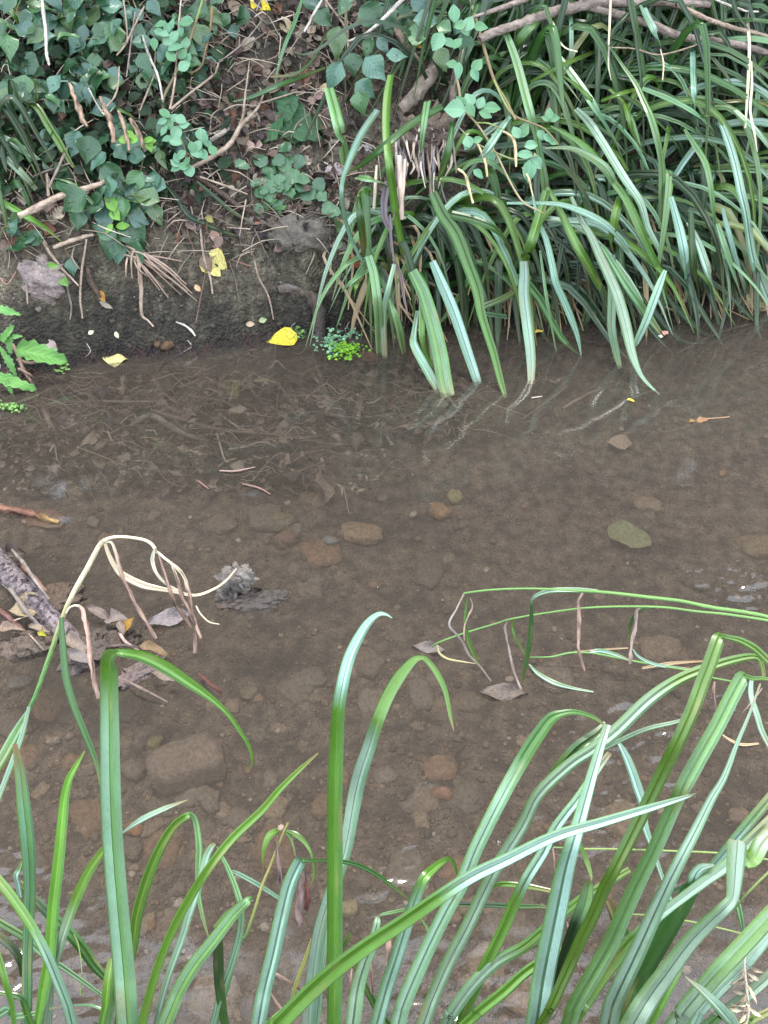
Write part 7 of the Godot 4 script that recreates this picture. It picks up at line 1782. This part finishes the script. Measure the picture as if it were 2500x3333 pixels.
	# the thin stems between the front blades
	for q in [[[1800, 2758, 5, 1906, 2763, 7, 2009, 2764, 7, 2162, 2769, 7, 2347, 2777, 7, 2440, 2790, 6, 2520, 2800, 6], [0.98, 0.96, 0.94], "thin straight green stem running level behind the broad folded blades"], [[2040, 2975, 5, 2110, 2980, 6, 2250, 3000, 6, 2360, 3025, 6, 2440, 3045, 6, 2530, 3065, 5], [0.97, 0.95, 0.93], "thin pale stem crossing low behind the snapped grey-blue blade"], [[2390, 2960, 6, 2440, 2900, 8, 2520, 2820, 8], [0.90, 0.88, 0.87], "short green stem rising past the snapped grey-blue blade"], [[850, 3345, 6, 905, 3295, 6, 960, 3250, 6, 1030, 3180, 4], [0.96, 0.95, 0.95], "fine blue-green stem slanting low beside the cut yellow stem"], [[262, 3240, 3, 266, 3150, 4, 255, 3075, 5, 240, 3040, 3], [0.97, 0.97, 0.97], "hair-thin stem hanging beside the widest sedge blade"]]:
		var v: Array = q[0]
		tag(stick(null, "stem", v, q[1], [green[1], Color(0.3, 0.4, 0.14)], LM.soft, opt), q[2], "stem")
	for q in [[[1268, 3050, 14, 1266, 3095, 20, 1262, 3140, 16], 0.93, "short brown spike hanging between the crossing front blades"], [[1206, 3110, 8, 1209, 3170, 12, 1211, 3232, 10], 0.95, "slim brown spike beside the folded front blade"], [[1146, 3150, 10, 1141, 3200, 13, 1135, 3255, 11], 0.94, "slim brown spike behind the tallest middle blade"], [[895, 3168, 8, 930, 3188, 12, 960, 3206, 12, 990, 3228, 8], 0.95, "pink jointed spike lying across the pale front blade"], [[880, 3230, 6, 905, 3270, 8, 935, 3305, 7, 955, 3335, 5], 0.96, "pale pinkish root-like strand low in the front sedge"], [[1800, 2760, 4, 1803, 2800, 7, 1807, 2850, 6], 0.97, "small pink spike hanging from the thin level stem"], [[1845, 3000, 5, 1850, 3040, 10, 1846, 3075, 6], 0.93, "dark tiny spike behind the bluish spear-shaped blade"], [[1875, 3125, 6, 1885, 3150, 9, 1888, 3178, 5], 0.92, "pale tiny spike low behind the bluish spear-shaped blade"], [[2326, 2218, 5, 2322, 2260, 9, 2331, 2312, 7], 0.98, "brown spike hanging from the end of the lying stem"], [[2480, 2240, 4, 2455, 2275, 8, 2415, 2322, 3], 0.96, "pale pointed bract at the upper end of the slim front blade"]]:
		var v: Array = q[0]
		tag(stick(null, "sedge_spike", v, [q[1], q[1], q[1] + 0.005], spike, LM.plain, sopt), q[2], "spike")
	var fl := thing("grass_flower", "pale feathery grass flower head low at the open end of the near bank", "grass flower", at(2430, 3200, 0.84))
	stick(fl, "stem", [2470, 3050, 3, 2440, 3090, 4, 2424, 3128, 6, 2430, 3215, 9, 2436, 3290, 9, 2425, 3345, 8], [0.84, 0.84, 0.85], [Color(0.4, 0.36, 0.14), Color(0.52, 0.44, 0.34)], LM.plain, {"rough": 0.3})
	for k in 26:
		var py := R(3125, 3320)
		var p := at(2430 + R(-4, 6), py, 0.84)
		var o := part("bract", leaf_mesh(1.0, LONG, 0.2, 0.4, 0.05, Color(0.55, 0.46, 0.33) * R(0.6, 1.1), Color(0.5, 0.4, 0.3), k), LM.dead, fl)
		o.transform = Transform3D(leaf_basis(Vector3(R(-0.6, 0.6), R(-1, 0.2), R(-0.2, 0.5)), Vector3(R(-0.5, 0.5), 0.5, 1)).scaled_local(Vector3(0.5, 1, 1) * R(0.012, 0.022)), p - fl.position)
